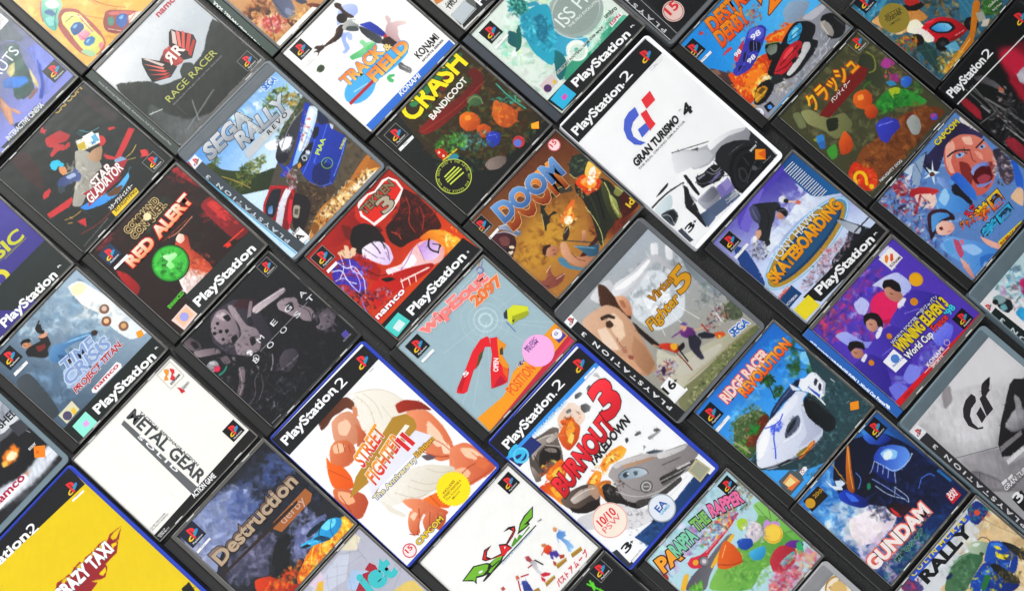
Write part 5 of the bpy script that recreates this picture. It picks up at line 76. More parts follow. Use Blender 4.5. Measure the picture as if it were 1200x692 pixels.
{"n":"ridge","g":["J",375.28,-96.52,0.0073,136.8,134.0],"s":"black","p":[11.3,2.6,133.8,131.4],"hc":null,"o":[["Q","3a60c0",1049,712,1068,710,1085,850,1067,859],["J","f4f8fc",10,1058,690,1046,952],["Q","5a6468",143,1090,316,1103,328,1149,423,1171,427,1196,403,1234,336,1243,324,1272,115,1270,99,1210],["Q","e8a86a",161,1131,283,1130,288,1252,163,1249],["Q","f0e0a0",164,1156,256,1153,250,1232,179,1226],["Q","e87a3c",146,1199,271,1233,288,1252,163,1249],["Q","f0f0f2",353,1187,427,1186,440,1207,427,1229,347,1234],["A","b83040",380,1207,18,6],["T","f8d8d0",110,"h","RIDGE RACER",394,205,1066,213,"d84a34",10],["T","f4b850>e8581c",110,"h","REVOLUTION",564,306,1290,307,"7a2a14",5],["X","111214","n",209,156,180],["Q","f0f0f0",112,286,314,287,314,320,111,324],["T","444444",15,"n","PAL",180,298,243,300],["Q","f09a28",1227,1123,1298,1176,1239,1233,1168,1180],["B","2f86d4"],["G","2a78cc","4aa8ec",849,57,738,636],["P","8ad0f4",9,-1,1243,386,1345,472,1320,614,1264,636,1218,528],["K","6abef4,3a98e4,a0dcf8,2478c8",140,34,1013,383,340,280,0.0],["K","7ac8f4,4aa0e4",40,45,477,370,180,60,0.0],["L","2c3a24",12,3,-1,848,338,815,414,752,540],["L","2c3a24",12,3,-1,1274,336,1302,410,1323,442],["L","24421c",20,3,-1,875,340,892,387,889,426],["L","24421c",20,3,-1,829,330,862,339,908,349],["L","2c5224",24,3,-1,862,339,781,333],["L","24421c",20,3,-1,868,346,912,382],["K","24481c,3a6a28,1c3a18,4a7a30",60,26,1187,408,60,220,-45.0],["K","24481c,3a6a28,1c3a18,4a7a30",40,24,1252,622,70,40,0.0],["K","24481c,3a6a28,1c3a18",40,22,835,507,60,40,0.0],["K","24481c,3a6a28,1c3a18",40,22,853,358,60,60,0.0],["K","24481c,3a6a28",30,24,1093,486,60,50,0.0],["L","3a5a30",10,3,-1,1120,488,1178,562,1193,598],["P","587048>3a5030:60",9,-1,303,371,434,406,544,460,584,547,586,606,509,658,429,653,319,696,169,750,104,732,77,562],["K","7a8a5a,98a07a,4a6a34,3a5a2c,a8a888",200,15,375,480,240,120,0.0],["P","7a3a20>5a2814:60",9,-1,437,549,531,543,588,580,537,635,444,641,319,696,228,676,193,609],["K","8a4a2a,5a2412,3a5a24,a8603a",70,17,364,635,120,180,-45.0],["P","2a8a38",9,-1,290,552,396,559,460,603,366,609],["K","3a9a44,1c6a2c",30,18,368,583,80,50,0.0],["K","7ab03a,a8c84a,4a7a2c",60,18,113,603,120,80,0.0],["L","b8a898",13,3,-1,147,502,166,607,173,698],["P","243c42>38545a:40",9,-1,1380,370,1343,668,1417,1343,1261,1364,645,1341,424,1236,6,766,210,740,340,775,983,772,1223,646],["K","3c5c62,2a444a,4e6e74,587a80,30505a",420,17,1188,1086,550,220,-50.0],["K","4a6a70,2a444a,5e7e84",160,16,653,1239,340,160,0.0],["L","5a7a80",6,3,-1,76,755,247,781],["P","eef0f8>c8cfe2:65",9,-1,297,671,403,651,558,630,697,646,886,634,970,650,1019,742,932,742,848,872,862,1042,830,1104,781,1132,648,1122,537,1094,382,1030,241,955,127,882,117,829],["P","ffffff>e4e8f4:60",9,-1,511,633,630,654,831,656,911,662,936,690,852,736,718,726,585,716,438,718,316,748,360,686],["P","fbfcff",9,-1,279,706,401,676,493,696,381,765,231,819,166,801],["P","d4d9ea>b4bace:60",9,-1,876,764,840,891,855,1048,824,1097,718,1089,587,1053,509,1021,697,1009,772,899],["P","1f2a48>3a4a70:30",9,-1,545,629,642,584,798,563,946,561,1046,574,1080,599,987,635,899,648,779,626,604,640],["L","6a80b0",7,3,-1,640,610,796,589,971,588],["P","141f3a",9,-1,1013,565,1065,582,1054,612,994,629,989,609],["P","e8ebf4",3,0,967,543,988,622,998,675,964,643,936,612],["P","f2f4fa",3,0,1010,633,1078,596,1116,625,1207,635,1230,677,1217,815,1109,885,1063,875,1027,736,999,691],["P","c4c8d8",3,0,1230,677,1217,815,1109,885,1111,859,1197,801],["P","30364a",9,-1,1146,715,1187,705,1189,735,1137,761,1117,748],["P","30364a",9,-1,1139,778,1182,764,1176,797,1127,827,1113,810],["P","2c50b8",3,0,1049,705,1072,703,1089,849,1061,865],["P","dfe6f8",3,0,1055,717,1066,715,1078,841,1064,848],["L","f2f4fa",10,3,-1,1063,875,1044,952],["P","0b0f12>242c32:30",9,-1,909,773,972,745,1015,794,1027,905,1017,1034,1003,1130,925,1183,847,1151,838,1085,832,994,834,884],["P","1c2226",9,-1,969,784,1019,839,1007,994,970,1121,906,1077,889,947],["L","4a5458",7,3,-1,976,778,1017,865,1005,1020],["P","3c4456>6c7488:60",9,-1,543,836,632,797,727,791,789,812,764,862,698,900,598,898,513,872],["P","20262f",9,-1,562,844,630,823,718,810,765,820,682,853,588,859],["L","fafcff",8,3,-1,480,876,577,916,676,930,741,891],["K","3a54d8,5a74e8",46,14,550,733,90,40,0.0],["L","3a54d8",12,3,-1,459,652,527,692,612,718,687,691],["L","3a54d8",13,3,-1,552,707,440,776,382,850,300,925],["L","5a74e8",8,3,-1,493,696,516,750,583,742],["P","a8acb8>70747e:60",9,-1,127,882,241,955,382,1030,576,1110,740,1142,801,1126,767,1144,554,1128,353,1054,181,957],["P","2a2f36",3,0,249,972,386,1027,390,1048,257,1001],["P","e0842c>c05c1c",9,-1,460,1091,611,1080,700,1091,684,1121,554,1128,445,1110],["P","8a7a2c",9,-1,463,1047,602,1076,588,1104,455,1077],["L","f8d070",6,3,-1,490,1097,670,1104],["L","1a1f24",8,3,-1,122,885,243,977,399,1064,600,1138],["L","f0f0f4",8,3,-1,1283,827,1286,873],["L","7a9aa0",8,3,-1,1201,1100,1234,1109]]}
{"n":"rapper","g":["J",229.9,-155.34,-0.0105,134.5,129.3],"s":"black","p":[11.3,2.6,131.5,126.70000000000002],"hc":null,"o":[["O","8a8a90",495,445,44],["O","d8d0d4",495,445,22],["O","e8a83a",426,390,26],["T","f0a83c",150,"h","PA",138,223,385,267,"4a2a10",13],["T","8ad0b0",140,"h","RAPPA",341,225,632,249,"1c3a2c",13],["T","8ac070",120,"h","THE",663,200,844,228,"1c3a1c",13],["T","e87aa8",130,"h","RAPPER",875,220,1209,350,"4a1838",12],["X","111214","n",1211,128,150],["T","5ab0a0",20,"b","TM",1101,388,1192,393],["B","b8d8e0"],["K","c8d8ec,d8c8e4,a8d0dc,b8e0d8",160,40,578,101,600,200,0.0],["K","9a5aa8,c890c8,8ab8c8,e8b0c0,7a5aa0,d8e0f0",240,26,401,212,400,100,0.0],["P","5c5a62>8a8890:60",7,-1,141,487,316,447,512,459,685,446,846,443,894,470,805,525,582,536,433,575,292,652],["P","e8b840",7,-1,118,462,258,384,312,417,155,502],["P","e8b840",7,-1,484,530,634,491,894,470,892,507,693,531,508,555],["P","8ec060>5a9c44:60",7,-1,292,652,531,581,826,599,1023,611,1302,507,1320,629,1282,893,1300,1015,1100,1050,835,912,595,983],["K","6aa048,9ac868,4a8a3c,a8d070",170,24,741,810,260,200,0.0],["P","d83850>b02440:40",7,-1,358,342,433,322,504,375,589,392,774,391,1048,359,1096,386,934,412,760,426,600,428,512,459,426,466,361,408],["L","f0a0a8",8,3,-1,576,403,761,402,960,390],["E","4a4a50",4,492,442,50,50,0.0],["E","d8d8dc",4,492,442,26,26,0.0],["E","f0c040",4,433,391,26,26,0.0],["K","e8c040,d84a5a,5a9ac0,8a5ab0,f0e8e0,4a8a4a,e88a3c",160,22,852,323,260,80,0.0],["K","6a6870,c0b060,8a8890,e0d8d0",110,20,1263,287,80,200,-45.0],["P","9ad078>6ab04c:60",7,-1,1231,430,1341,473,1363,753,1347,1066,1251,1011,1250,782,1247,601,1200,549],["L","6a7058",7,3,-1,1231,660,1254,456],["L","6a7058",7,3,-1,1256,662,1377,488],["L","6a7058",7,3,-1,1279,712,1439,734],["L","6a7058",7,3,-1,1246,854,1391,936],["P","c89ad8",7,-1,1177,627,1233,636,1224,678,1267,699,1289,749,1250,782,1247,830,1197,851,1146,872,1124,823,1063,807,1065,759,1068,710,1121,692],["E","f0c848",4,1161,772,96,96,0.0],["E","c89830",4,1161,772,84,84,0.0],["E","f0d058",4,1163,768,80,80,0.0],["P","a8d040",7,-1,1014,423,1063,438,1091,482,1064,529,1002,537,960,505,975,457],["P","f0e8e0>c8c0c8",7,-1,1038,552,1126,545,1147,619,1118,690,1018,707,957,692,924,605],["K","f0f0f0,b0a8b8,d8c8c8,8a7aa0",60,18,1048,613,100,140,0.0],["P","3060b8>2048a0",7,-1,853,552,914,568,984,645,944,703,858,685,824,623],["P","58b8e0>3090c0",7,-1,857,709,966,752,1020,786,977,840,899,856,840,817,830,756],["P","c84050>a02838:60",7,-1,933,919,1021,888,1120,895,1191,971,1199,1056,1109,1111,1022,1117,913,1074,879,1011],["P","6ad0d0>2a9098",7,-1,991,1007,1089,1013,1175,1031,1161,1066,1061,1083,975,1066],["P","7a3a9a>5a2a80",7,-1,1144,920,1230,938,1300,1015,1285,1074,1212,1045],["P","40b070",7,-1,1239,999,1300,1015,1246,1107,1176,1133,1179,1085],["K","e8a05a,d86078,b888c0,e8c8a0,c85060,d88098",300,28,994,1187,340,160,0.0],["K","c83040,e87888,8a2c50",90,24,898,1133,180,100,0.0],["P","e87830>c85418:60",7,-1,531,581,645,504,746,461,801,471,815,562,798,670,745,738,661,697,577,656],["L","f8b070",10,3,-1,643,552,757,498],["L","a04010",8,3,-1,562,565,644,666,758,727],["P","a84020",7,-1,82,217,154,245,139,305,66,300],["P","e8e0e8",7,-1,78,313,137,353,122,412,68,390],["P","5aa040",7,-1,179,499,276,529,281,640],["K","4a9a3c,8ac050",40,20,238,563,100,40,0.0]]}
{"n":"prol","g":["B",513.24,-276.35,0.0046,136.6,172.0],"s":"smokeR","p":[2.0,13.3,130.0,168.0],"hc":null,"o":[["B","c9c7c9"],["G","e4e2e4","b0aeb0",602,335,453,897],["P","d8d6d8",100,10,118,138,554,153,871,377,1064,592,504,911,129,663,139,268],["P","a09a9e",50,10,546,122,660,141,545,271,421,261],["J","3a363a",5,122,650,495,897],["P","b4b0b4>8a868a:60",60,10,139,673,494,901,432,1023,437,1093,679,1193,379,1431,130,1156,136,968],["P","2a282c>1c1a1e:90",15,5,516,883,714,761,1064,592,1138,588,1263,728,790,1104,647,1072,513,1050,445,995],["P","c8c6c8>6a686c:90",40,15,700,810,890,786,980,843,861,1011,701,919],["P","a8a6aa",30,15,1025,678,1028,768,867,933,842,861],["P","e4e2e4",15,5,451,1045,677,1084,653,1122,422,1087],["P","8a868a",20,5,504,911,781,965,757,1002,469,958],["P","7a767a>9a969a:60",40,15,105,847,178,898,235,1036,263,1195,168,1199,35,1050],["L","5a565a",5,5,0,125,849,171,922,231,1075,252,1204],["L","4a464a",6,5,0,171,922,105,975],["P","1c1a1e",10,10,871,377,997,388,929,442,820,492,786,455],["Q","352f36",731,361,737,411,703,448,614,456,550,492,512,556,511,630,555,659,539,672,487,631,461,542,494,451,558,393,642,359],["Q","352f36",693,512,653,618,571,628,608,525],["Q","352f36",823,453,760,624,657,623,748,455],["Q","352f36",917,396,886,480,800,481,841,398],["Q","e8e6e8",236,1144,303,1155,290,1183,228,1178],["Q","e8e6e8",312,1165,379,1166,367,1195,310,1195],["T","f0eef0",50,"bi","GRAN TURISMO",203,1234,641,1278,"302c30",4],["T","6a666a",20,"b","THE REAL DRIVING SIMULATOR",207,1259,618,1296],["Q","1c1c1e",183,1332,312,1339,299,1494,165,1492],["T","f4f4f4",100,"b","3",193,1407,286,1405],["Q","ececee",25,140,128,148,129,267,16,258],["X","","r",73,206,90],["Q","39373b",15,264,129,271,95,1729,-17,1721],["J","f0f0f4",7,13,266,-19,1723],["T","d8d8da",42,"b","P L A Y S T A T I O N   3",75,1597,94,401]]}
{"n":"mecha","g":["J",374.71,-227.56,-0.0031,135.9,124.1],"s":"black","p":[11.0,2.0,133.5,121.5],"hc":null,"o":[["Q","c82c38",1160,1069,1276,1071,1273,1178,1142,1175],["T","f8f0f0",44,"b","BAN",1176,1103,1262,1110],["T","f8f0f0",44,"b","DAI",1161,1143,1253,1150],["Q","2c2414",160,44,376,56,372,199,138,182],["O","d0a030",194,112,50],["T","b8902c",40,"b","20th",261,117,383,126],["T","5a4a5a",40,"b","MOBILE SUIT",380,913,695,942],["T","f8ece8",140,"h","GUNDAM",108,1016,937,1059,"e87a68",14],["T","6a5a6a",30,"b","CHAR'S COUNTERATTACK",165,1079,943,1082],["T","2a3a34",50,"b","逆襲のシャア",328,1136,748,1133,"7ab0a0",5],["X","111214","n",1200,117,170],["B","4a80c8"],["G","3a84d4","1a2c58",593,-243,1218,1145],["K","5aa4e8,3a84d0,8ac4f4,4a94dc,b8dcf8",260,50,393,233,440,360,0.0],["K","e8f4fc,c8e4f8,f4f8fc",120,50,246,494,360,180,0.0],["P","fbf4f4>e8d8e4:60",16,-1,320,499,539,587,664,687,693,834,558,877,372,863,211,761,220,618],["K","fbf4f0,f4e8f0,e8d8ec,fff8f4",140,46,438,706,300,200,0.0],["K","c8b8dc,d8c8e4,e8d4e0,b8a8d0",120,44,217,959,360,140,0.0],["P","4a98e0>2c6ab8:0",16,-1,1091,-45,1278,4,1268,424,1192,418,1149,215,1058,154],["P","10142a>1c2850:60",16,-1,709,2,899,-22,1049,65,1210,164,1273,351,1316,554,1299,807,1294,1151,1118,1227,973,1144,775,1002,802,878,682,706,579,554,489,493,426,308,532,116],["K","1c2850,0c1020,24346a,141c3a,30468a",300,34,1022,696,500,340,0.0],["P","4a80e0>1a2c80:90",16,-1,1049,65,1157,106,1225,220,1238,312,1117,276,1038,170],["P","2a48b0>7ab0f8:60",16,-1,993,276,1089,265,1197,346,1265,460,1240,549,1115,585,985,539,956,410,944,300],["P","9acdfb",16,-1,1039,307,1132,332,1182,426,1113,467,1024,388],["E","e8f6ff",4,1081,381,54,40,0.0],["P","1c2c70",16,-1,924,317,985,539,923,625,862,488,856,357],["L","c8dcf8",8,3,-1,943,318,971,415,994,542,1162,579,1259,550],["L","c8dcf8",7,3,-1,994,542,922,616],["L","a8c0e8",7,3,-1,950,364,884,408],["L","a8c0e8",7,3,-1,969,416,903,461],["L","a8c0e8",7,3,-1,980,475,909,524],["L","a8c0e8",7,3,-1,943,318,832,370,739,352],["P","2a50c8>14246a:60",16,-1,448,255,540,280,571,391,601,502,569,563,500,525,447,427,416,316],["P","4a78e8",16,-1,508,290,543,380,538,470,476,402],["P","e4ecf4",3,0,472,58,473,167,530,238,513,269,460,211,455,147],["P","d8e4f4",3,0,526,149,578,198,580,247,513,235,499,196],["P","e88c38>9a5018:90",16,-1,908,-12,866,58,738,189,587,370,549,359,549,290,700,146],["L","f8b860",7,3,-1,873,28,706,192,590,334],["L","c8983c",8,3,-1,643,6,605,158,589,256],["P","14182c",16,-1,749,317,836,374,771,496,639,505,609,434],["P","2a8a68",16,-1,711,410,752,417,722,462,675,460],["L","6a90e0",8,3,-1,730,257,725,337,628,377],["L","8aa8e8",8,3,-1,792,411,824,554,862,828],["L","b8c8e8",8,3,-1,762,486,780,642,865,793],["L","b8c8e8",8,3,-1,884,640,902,795,862,836],["L","b8c8e8",7,3,-1,884,640,821,686],["L","5a88f0",8,3,-1,1130,777,1223,802,1238,857],["L","5a88f0",8,3,-1,1130,777,1032,823],["L","2a1c3a",8,3,-1,657,564,602,610],["L","2a1c3a",8,3,-1,675,583,615,633],["L","2a1c3a",8,3,-1,689,606,633,652],["P","1c1420>3a2030",16,-1,674,679,774,732,838,848,820,897,745,892,673,850,660,759],["P","d83c3c",16,-1,696,722,712,817,699,879,677,847,677,778],["P","2a78b0",3,0,1315,845,1322,1019,1296,1014,1289,843],["K","3a9a8a,2a7a80,6ac0b0,c8a8c8,e8b8c0",130,26,446,1174,340,100,0.0],["K","1c3a70,2a5a9a",60,30,913,1193,200,100,0.0]]}
{"n":"rcr","g":["J",373.26,-356.32,0.0,142.0,125.0],"s":"full","p":[3.0,2.5,139.0,122.5],"hc":null,"o":[["Q","3a60c8",342,22,1201,60,1199,117,334,75],["T","e8d84a",45,"b","C O L I N  M C R A E",370,54,1163,91],["T","1c1c20",120,"h","RALLY",406,198,1124,215],["B","dadde0"],["P","e0c090>ecd8b4:60",7,-1,1297,166,1476,387,1494,701,1059,1050,418,335,520,324,598,370,850,401,1005,366],["K","e8cca0,d8b888,f0dcb8,c8a878",220,50,1136,553,440,440,0.0],["K","d0d8dc,e4e8ea,c4ccd0",80,40,835,176,300,200,0.0],["L","a89878",6,3,-1,1275,184,1304,343,1399,595],["P","2c4a9a>1c3070:60",7,-1,1245,25,1383,41,1391,208,1190,216,1166,126],["K","3a8a5a,c85a3a,5a6ac8,2a3a80,2a9a8a",60,18,1289,136,120,80,-45.0],["E","d85a3a",4,1283,126,30,30,0.0],["P","7a3a5c>5a5a9a:60",7,-1,217,7,352,23,366,204,305,209,192,83],["K","c84058,4a5aa8,8a3a6a,2a3a70",60,18,301,102,120,80,-45.0],["P","5c8460>3e6a4c:60",7,-1,455,377,566,314,727,264,869,276,1030,383,968,470,751,499,597,534],["K","6a9470,4a7454,88a888,385a40",110,24,728,391,180,140,0.0],["L","a8c8a8",6,3,-1,716,273,858,285,1000,370],["P","c4d4bc>8ea488:60",7,-1,951,274,1018,265,1076,309,1138,405,1061,449,1000,443,927,320],["P","e4ece0",7,-1,991,287,1041,301,1077,345,1018,338],["L","2c3a44",8,3,-1,1081,304,1132,309,1163,384,1140,412],["P","3a5a3a",7,-1,983,393,1011,398,1021,436,982,440],["P","2f62c0>1e3e90:60",7,-1,968,470,1147,388,1219,467,1236,581,1222,711,1088,791,976,718,1011,581,965,508],["P","4a88e0",7,-1,1125,415,1198,466,1209,530,1130,484],["P","f0e03c",7,-1,1107,499,1129,576,1186,630,1108,630,1072,549],["P","f0e03c",7,-1,1138,451,1175,502,1167,546,1134,499],["P","f0e03c",7,-1,899,498,968,533,963,569,866,548],["P","2a58b8>162e70:60",7,-1,720,506,957,479,1030,602,989,744,1034,898,908,882,625,566],["P","4a88e0",7,-1,851,528,951,556,978,607,857,596],["K","3a68c8,1a3478,5a94e8,e8d83c",80,20,854,635,240,120,0.0],["L","f0f0f0",8,3,-1,857,596,711,641],["L","f0f0f0",6,3,-1,1084,704,1190,655],["P","1c1f20>44443a:60",7,-1,968,533,1035,597,1059,842,1034,898,959,804,950,648],["K","8a7a4a,5a5434,2a2a24,a8985a",60,16,999,745,160,50,-40.0],["P","1c1f20>54504a:60",7,-1,1219,467,1282,580,1323,803,1246,864,1216,652],["K","a08a50,5a5434,2a2a24",60,16,1249,689,160,50,-40.0],["P","2f7a44",7,-1,728,619,869,568,903,622,734,677],["P","223258",7,-1,572,299,658,302,645,340,580,333],["L","a8b0b4",5,3,-1,1134,280,1209,237,1269,262,1185,294,1328,306]]}
{"n":"dd1","g":["J",-59.34,206.4,0.0009,142.8,128.0],"s":"black","p":[15.5,4.5,139.5,125.0],"hc":null,"o":[["Q","a86a3c",880,648,1334,653,1340,739,1277,778,868,774,835,691],["T","c8a898",90,"n","derby",935,740,1249,746],["Q","3a2a24",166,618,1030,661,1200,673,1175,697,1023,695,168,644],["T","8a7a70>5a4038",170,"h","Destruction",226,561,1340,561,"1a1412",8],["T","b8a48c",140,"b","Destruction",234,561,1332,561],["X","20293a","n",270,141,190],["Q","f0f0f0",174,286,357,284,358,306,173,310],["T","444444",13,"n","PAL",229,300,287,303],["B","2a2d34"],["K","1c1f26,343842,262a32,3c4250",160,80,542,356,700,700,0.0],["P","98a0be>646e94:0",7,-1,266,7,459,14,614,20,852,139,1021,286,1054,447,874,539,692,482,462,432,277,494,129,596,99,357,135,171],["K","a0accc,8490b8,6a78a0,b0b8d4,7a84a8",420,42,546,257,440,260,-10.0],["K","4a5a8a,5a6a98,3a4870,6a78a8",130,44,913,312,260,160,0.0],["K","a8a8b8,8a8a9c,c0c0cc",90,34,110,308,120,200,0.0],["P","5c5c72>44445a:60",7,-1,243,621,570,635,753,653,787,774,591,844,477,989,256,742],["K","6a6a80,4a4a60,8a8aa4,34364a",200,40,480,720,300,160,0.0],["P","161a1c",7,-1,668,848,883,798,937,900,729,999,608,1131,507,1018],["K","20242c,2c3240,1a1e26,3a4258",260,50,1257,410,340,440,0.0],["K","4a5a88,3a4a78,5c6c9c",90,46,1319,322,200,120,0.0],["P","7078a0>5a6288",7,-1,883,931,1060,880,1319,981,1111,1061,906,1081,762,1044],["K","8a90b8,6a72a0,a4a8c8,50587c",170,32,984,951,280,140,40.0],["P","1a1e20",7,-1,758,791,888,812,691,1026,575,1020,565,916],["P","d86414>f0a824:0",7,-1,648,1179,920,1096,1081,1089,1268,1143,1430,1135,1409,1268,1029,1279,637,1275,602,1236],["K","f8d030,f08a1c,d84a14,fbe870,fff0a0,b83810",420,26,1053,1214,400,70,0.0],["K","f8e060,f0a020",80,22,1339,1191,140,60,0.0],["L","fbe060",8,3,-1,843,1196,937,1115,1007,1100],["L","fbd040",8,3,-1,959,1202,1050,1117,1122,1136],["L","fbe060",8,3,-1,1105,1209,1195,1154,1253,1157],["L","f8a020",8,3,-1,741,1206,810,1128,876,1109],["P","d84818>a02c10:60",7,-1,349,891,476,971,541,1137,623,1259,522,1269,273,991],["K","f07a1c,c83410,5a1c10,f8b040,e85818",180,26,477,1112,300,80,0.0],["P","44bcec>2488c0:60",7,-1,888,998,960,1016,1016,1041,1141,1032,1259,1023,1330,1071,1357,1123,1304,1167,1242,1181,1154,1177,1075,1151,1021,1116,938,1079,893,1035],["P","7adcfa",7,-1,1149,1025,1266,1031,1322,1078,1262,1120,1168,1093],["P","1a2c38",7,-1,998,972,1096,966,1216,991,1234,1017,1145,1030,1043,1016,994,999],["P","184a68",7,-1,1016,1041,1096,1075,1143,1159,1135,1181,1061,1136],["L","0e1c24",7,3,-1,1141,1032,1082,1059,1108,1120],["L","8ae8ff",6,3,-1,894,1021,994,1061,1058,1110],["L","1a6a94",8,3,-1,1294,1047,1204,1102,1179,1168],["P","1a2428",3,0,876,1009,952,1038,967,1086,897,1046]]}
{"n":"toon","g":["J",-58.81,78.94,0.0,142.0,125.0],"s":"full","p":[3.0,2.5,139.0,122.5],"hc":null,"o":[["B","b8b8c4"],["N","c8c8d4",0.4,140],["P","c8ccd8",10,3,842,70,1076,52,1145,129,936,266,746,215,636,92],["P","a8bcd8>b8d0e8:60",8,3,950,282,1053,243,1135,365,954,447,889,338],["P","d8c8d8",10,3,656,16,830,25,811,127,691,154],["P","e0d8c0",10,3,1092,8,1325,19,1337,94,1217,147],["L","7a7a88",3,2,0,1076,52,1231,163,1211,295],["L","7a7a88",3,2,0,943,89,1056,184,1229,222],["L","7a7a88",3,2,0,871,71,749,213],["L","7a7a88",3,2,0,1001,92,805,274],["L","7a7a88",3,2,0,1176,101,1010,226,902,383],["L","7a7a88",3,2,0,769,81,981,224],["L","7a7a88",3,2,0,1324,49,1216,177],["L","7a7a88",3,2,0,1396,408,1358,613,1166,677],["L","7a7a88",3,2,0,1082,584,1447,589],["Q","a82c40",937,407,1092,348,1149,381,1136,336,1213,322,1236,385,1212,451,1094,474,996,494,920,409],["P","d8c070>e0c878:60",10,5,1163,679,1310,714,1380,762,1373,938,1060,774],["P","e0b848",10,5,663,123,740,79,783,111,712,177],["T","4ac0c4",240,"h","jet",954,533,1337,590]]}
{"n":"bust","g":["J",84.21,11.71,-0.0061,143.3,125.4],"s":"black","p":[11.3,2.6,140.3,122.80000000000001],"hc":null,"o":[["B","f0efec"],["Q","1c2a14",261,453,443,434,554,509,575,537,620,540,716,556,726,586,648,618,561,615,480,620,404,616,396,602,476,591,435,575,380,538,338,581,336,536],["Q","7ab83a",281,461,441,448,539,512,553,536,510,560,449,562,388,523,339,554,343,521],["Q","f0efec",434,511,476,526,468,541,431,531],["Q","7ab83a",573,546,640,543,707,564,708,580,649,595,578,599,509,604,501,584,566,574],["Q","1c2a14",561,568,661,584,657,592,557,582],["Q","1c0c0c",545,457,629,408,717,430,639,443,601,471,619,515,719,554,767,477,821,525,892,509,955,495,946,455,884,429,957,434,1010,473,980,511,913,532,826,542,835,599,773,590,715,596,707,564,643,541,560,493],["Q","d82c34",556,460,623,425,679,428,622,436,585,477,610,523,718,565,766,493,817,540,893,521,961,502,967,462,993,478,965,507,904,526,809,536,824,587,728,588,645,539,571,490],["Q","f0efec",785,532,800,544,772,553],["Q","1c2a14",984,539,1060,493,1140,474,1275,475,1189,551,1125,552,1122,573,1051,566,961,550],["Q","7ab83a",1001,539,1064,504,1140,488,1251,482,1188,539,1126,534,1075,533,1111,561,1052,554],["Q","5c9830",838,579,927,548,924,579,972,561,988,590,1096,579,1099,594,953,600,843,596],["J","1c1c1c",11,402,609,1153,625],["T","8ab0d0",22,"n","Dance & Rhythm Action",655,637,1087,641],["Q","a8843a",1177,1063,1296,1089,1280,1125,1157,1102],["Q","c8a850",1177,1063,1296,1089,1291,1098,1172,1071],["P","5a8ac8>9cc8ec:90",6,0,1226,829,1277,826,1292,878,1279,911,1240,903,1254,954,1250,1044,1225,1045,1217,1020,1201,1056,1177,1034,1208,974,1212,896,1202,861],["P","d09868",5,0,1242,763,1267,775,1267,803,1238,818,1224,792],["J","9cc0e8",10,1261,819,1301,887],["J","9cc0e8",9,1214,839,1177,905],["Q","a8843a",997,1024,1120,1054,1101,1081,983,1068],["Q","c8a850",997,1024,1120,1054,1115,1062,991,1034],["P","e8582c>b83c1c:90",6,0,1034,830,1095,839,1099,878,1069,916,1019,907,1010,862],["P","c88858",5,0,1047,785,1082,807,1084,838,1050,836,1035,807],["P","4c3c98",5,0,1042,898,1108,935,1094,990,1049,988,1051,943,1021,981,1011,946],["P","b04830",5,0,1089,984,1132,1021,1109,1042,1070,1023],["P","b04830",5,0,1010,980,1020,1014,990,1041,983,1009],["J","c85a40",10,1027,846,971,860],["Q","a8843a",798,1063,916,1081,903,1109,779,1102],["Q","c8a850",798,1063,916,1081,911,1090,793,1072],["P","b0acb0>e0e0e4:90",5,0,843,808,887,833,885,878,849,932,857,988,823,998,820,947,828,886],["P","a84850",5,0,851,746,884,771,876,821,845,823,832,785],["J","4a4448",14,892,839,916,935],["P","c82c40",5,0,824,975,874,995,906,1042,883,1051,828,1015],["P","c82c40",5,0,818,992,827,1048,798,1063,794,1024],["J","a84850",12,841,853,790,844],["P","3c50a0>2c3c80:90",5,0,654,882,692,912,684,962,662,1036,598,965],["P","c86850",5,0,649,806,673,821,661,854,628,841],["J","b83c50",13,638,853,576,941],["J","b83c50",12,678,849,751,890],["Q","a8843a",651,1024,720,1048,710,1089],["P","b04c48",5,0,462,776,499,786,492,820,459,812],["T","4a4a4a",16,"n","TM",1181,620,1230,632],["T","d82840",64,"bi","バスト ア ム ー ブ",859,1192,1293,1197],["X","111214","n",1280,146,160]]}
{"n":"neon","g":["J",84.16,-116.32,0.0,142.0,125.0],"s":"full","p":[3.0,4.0,139.0,121.0],"hc":null,"o":[["B","16161a"],["N","1e1e22",0.4,200],["L","6ad83a",16,4,0,1057,100,1108,260],["L","6ad83a",20,4,0,1096,102,1062,188],["L","6ad83a",16,4,0,1104,132,1083,170,1103,254],["L","8a9a5a",5,3,0,991,27,972,26],["X","","w",1241,109,170]]}
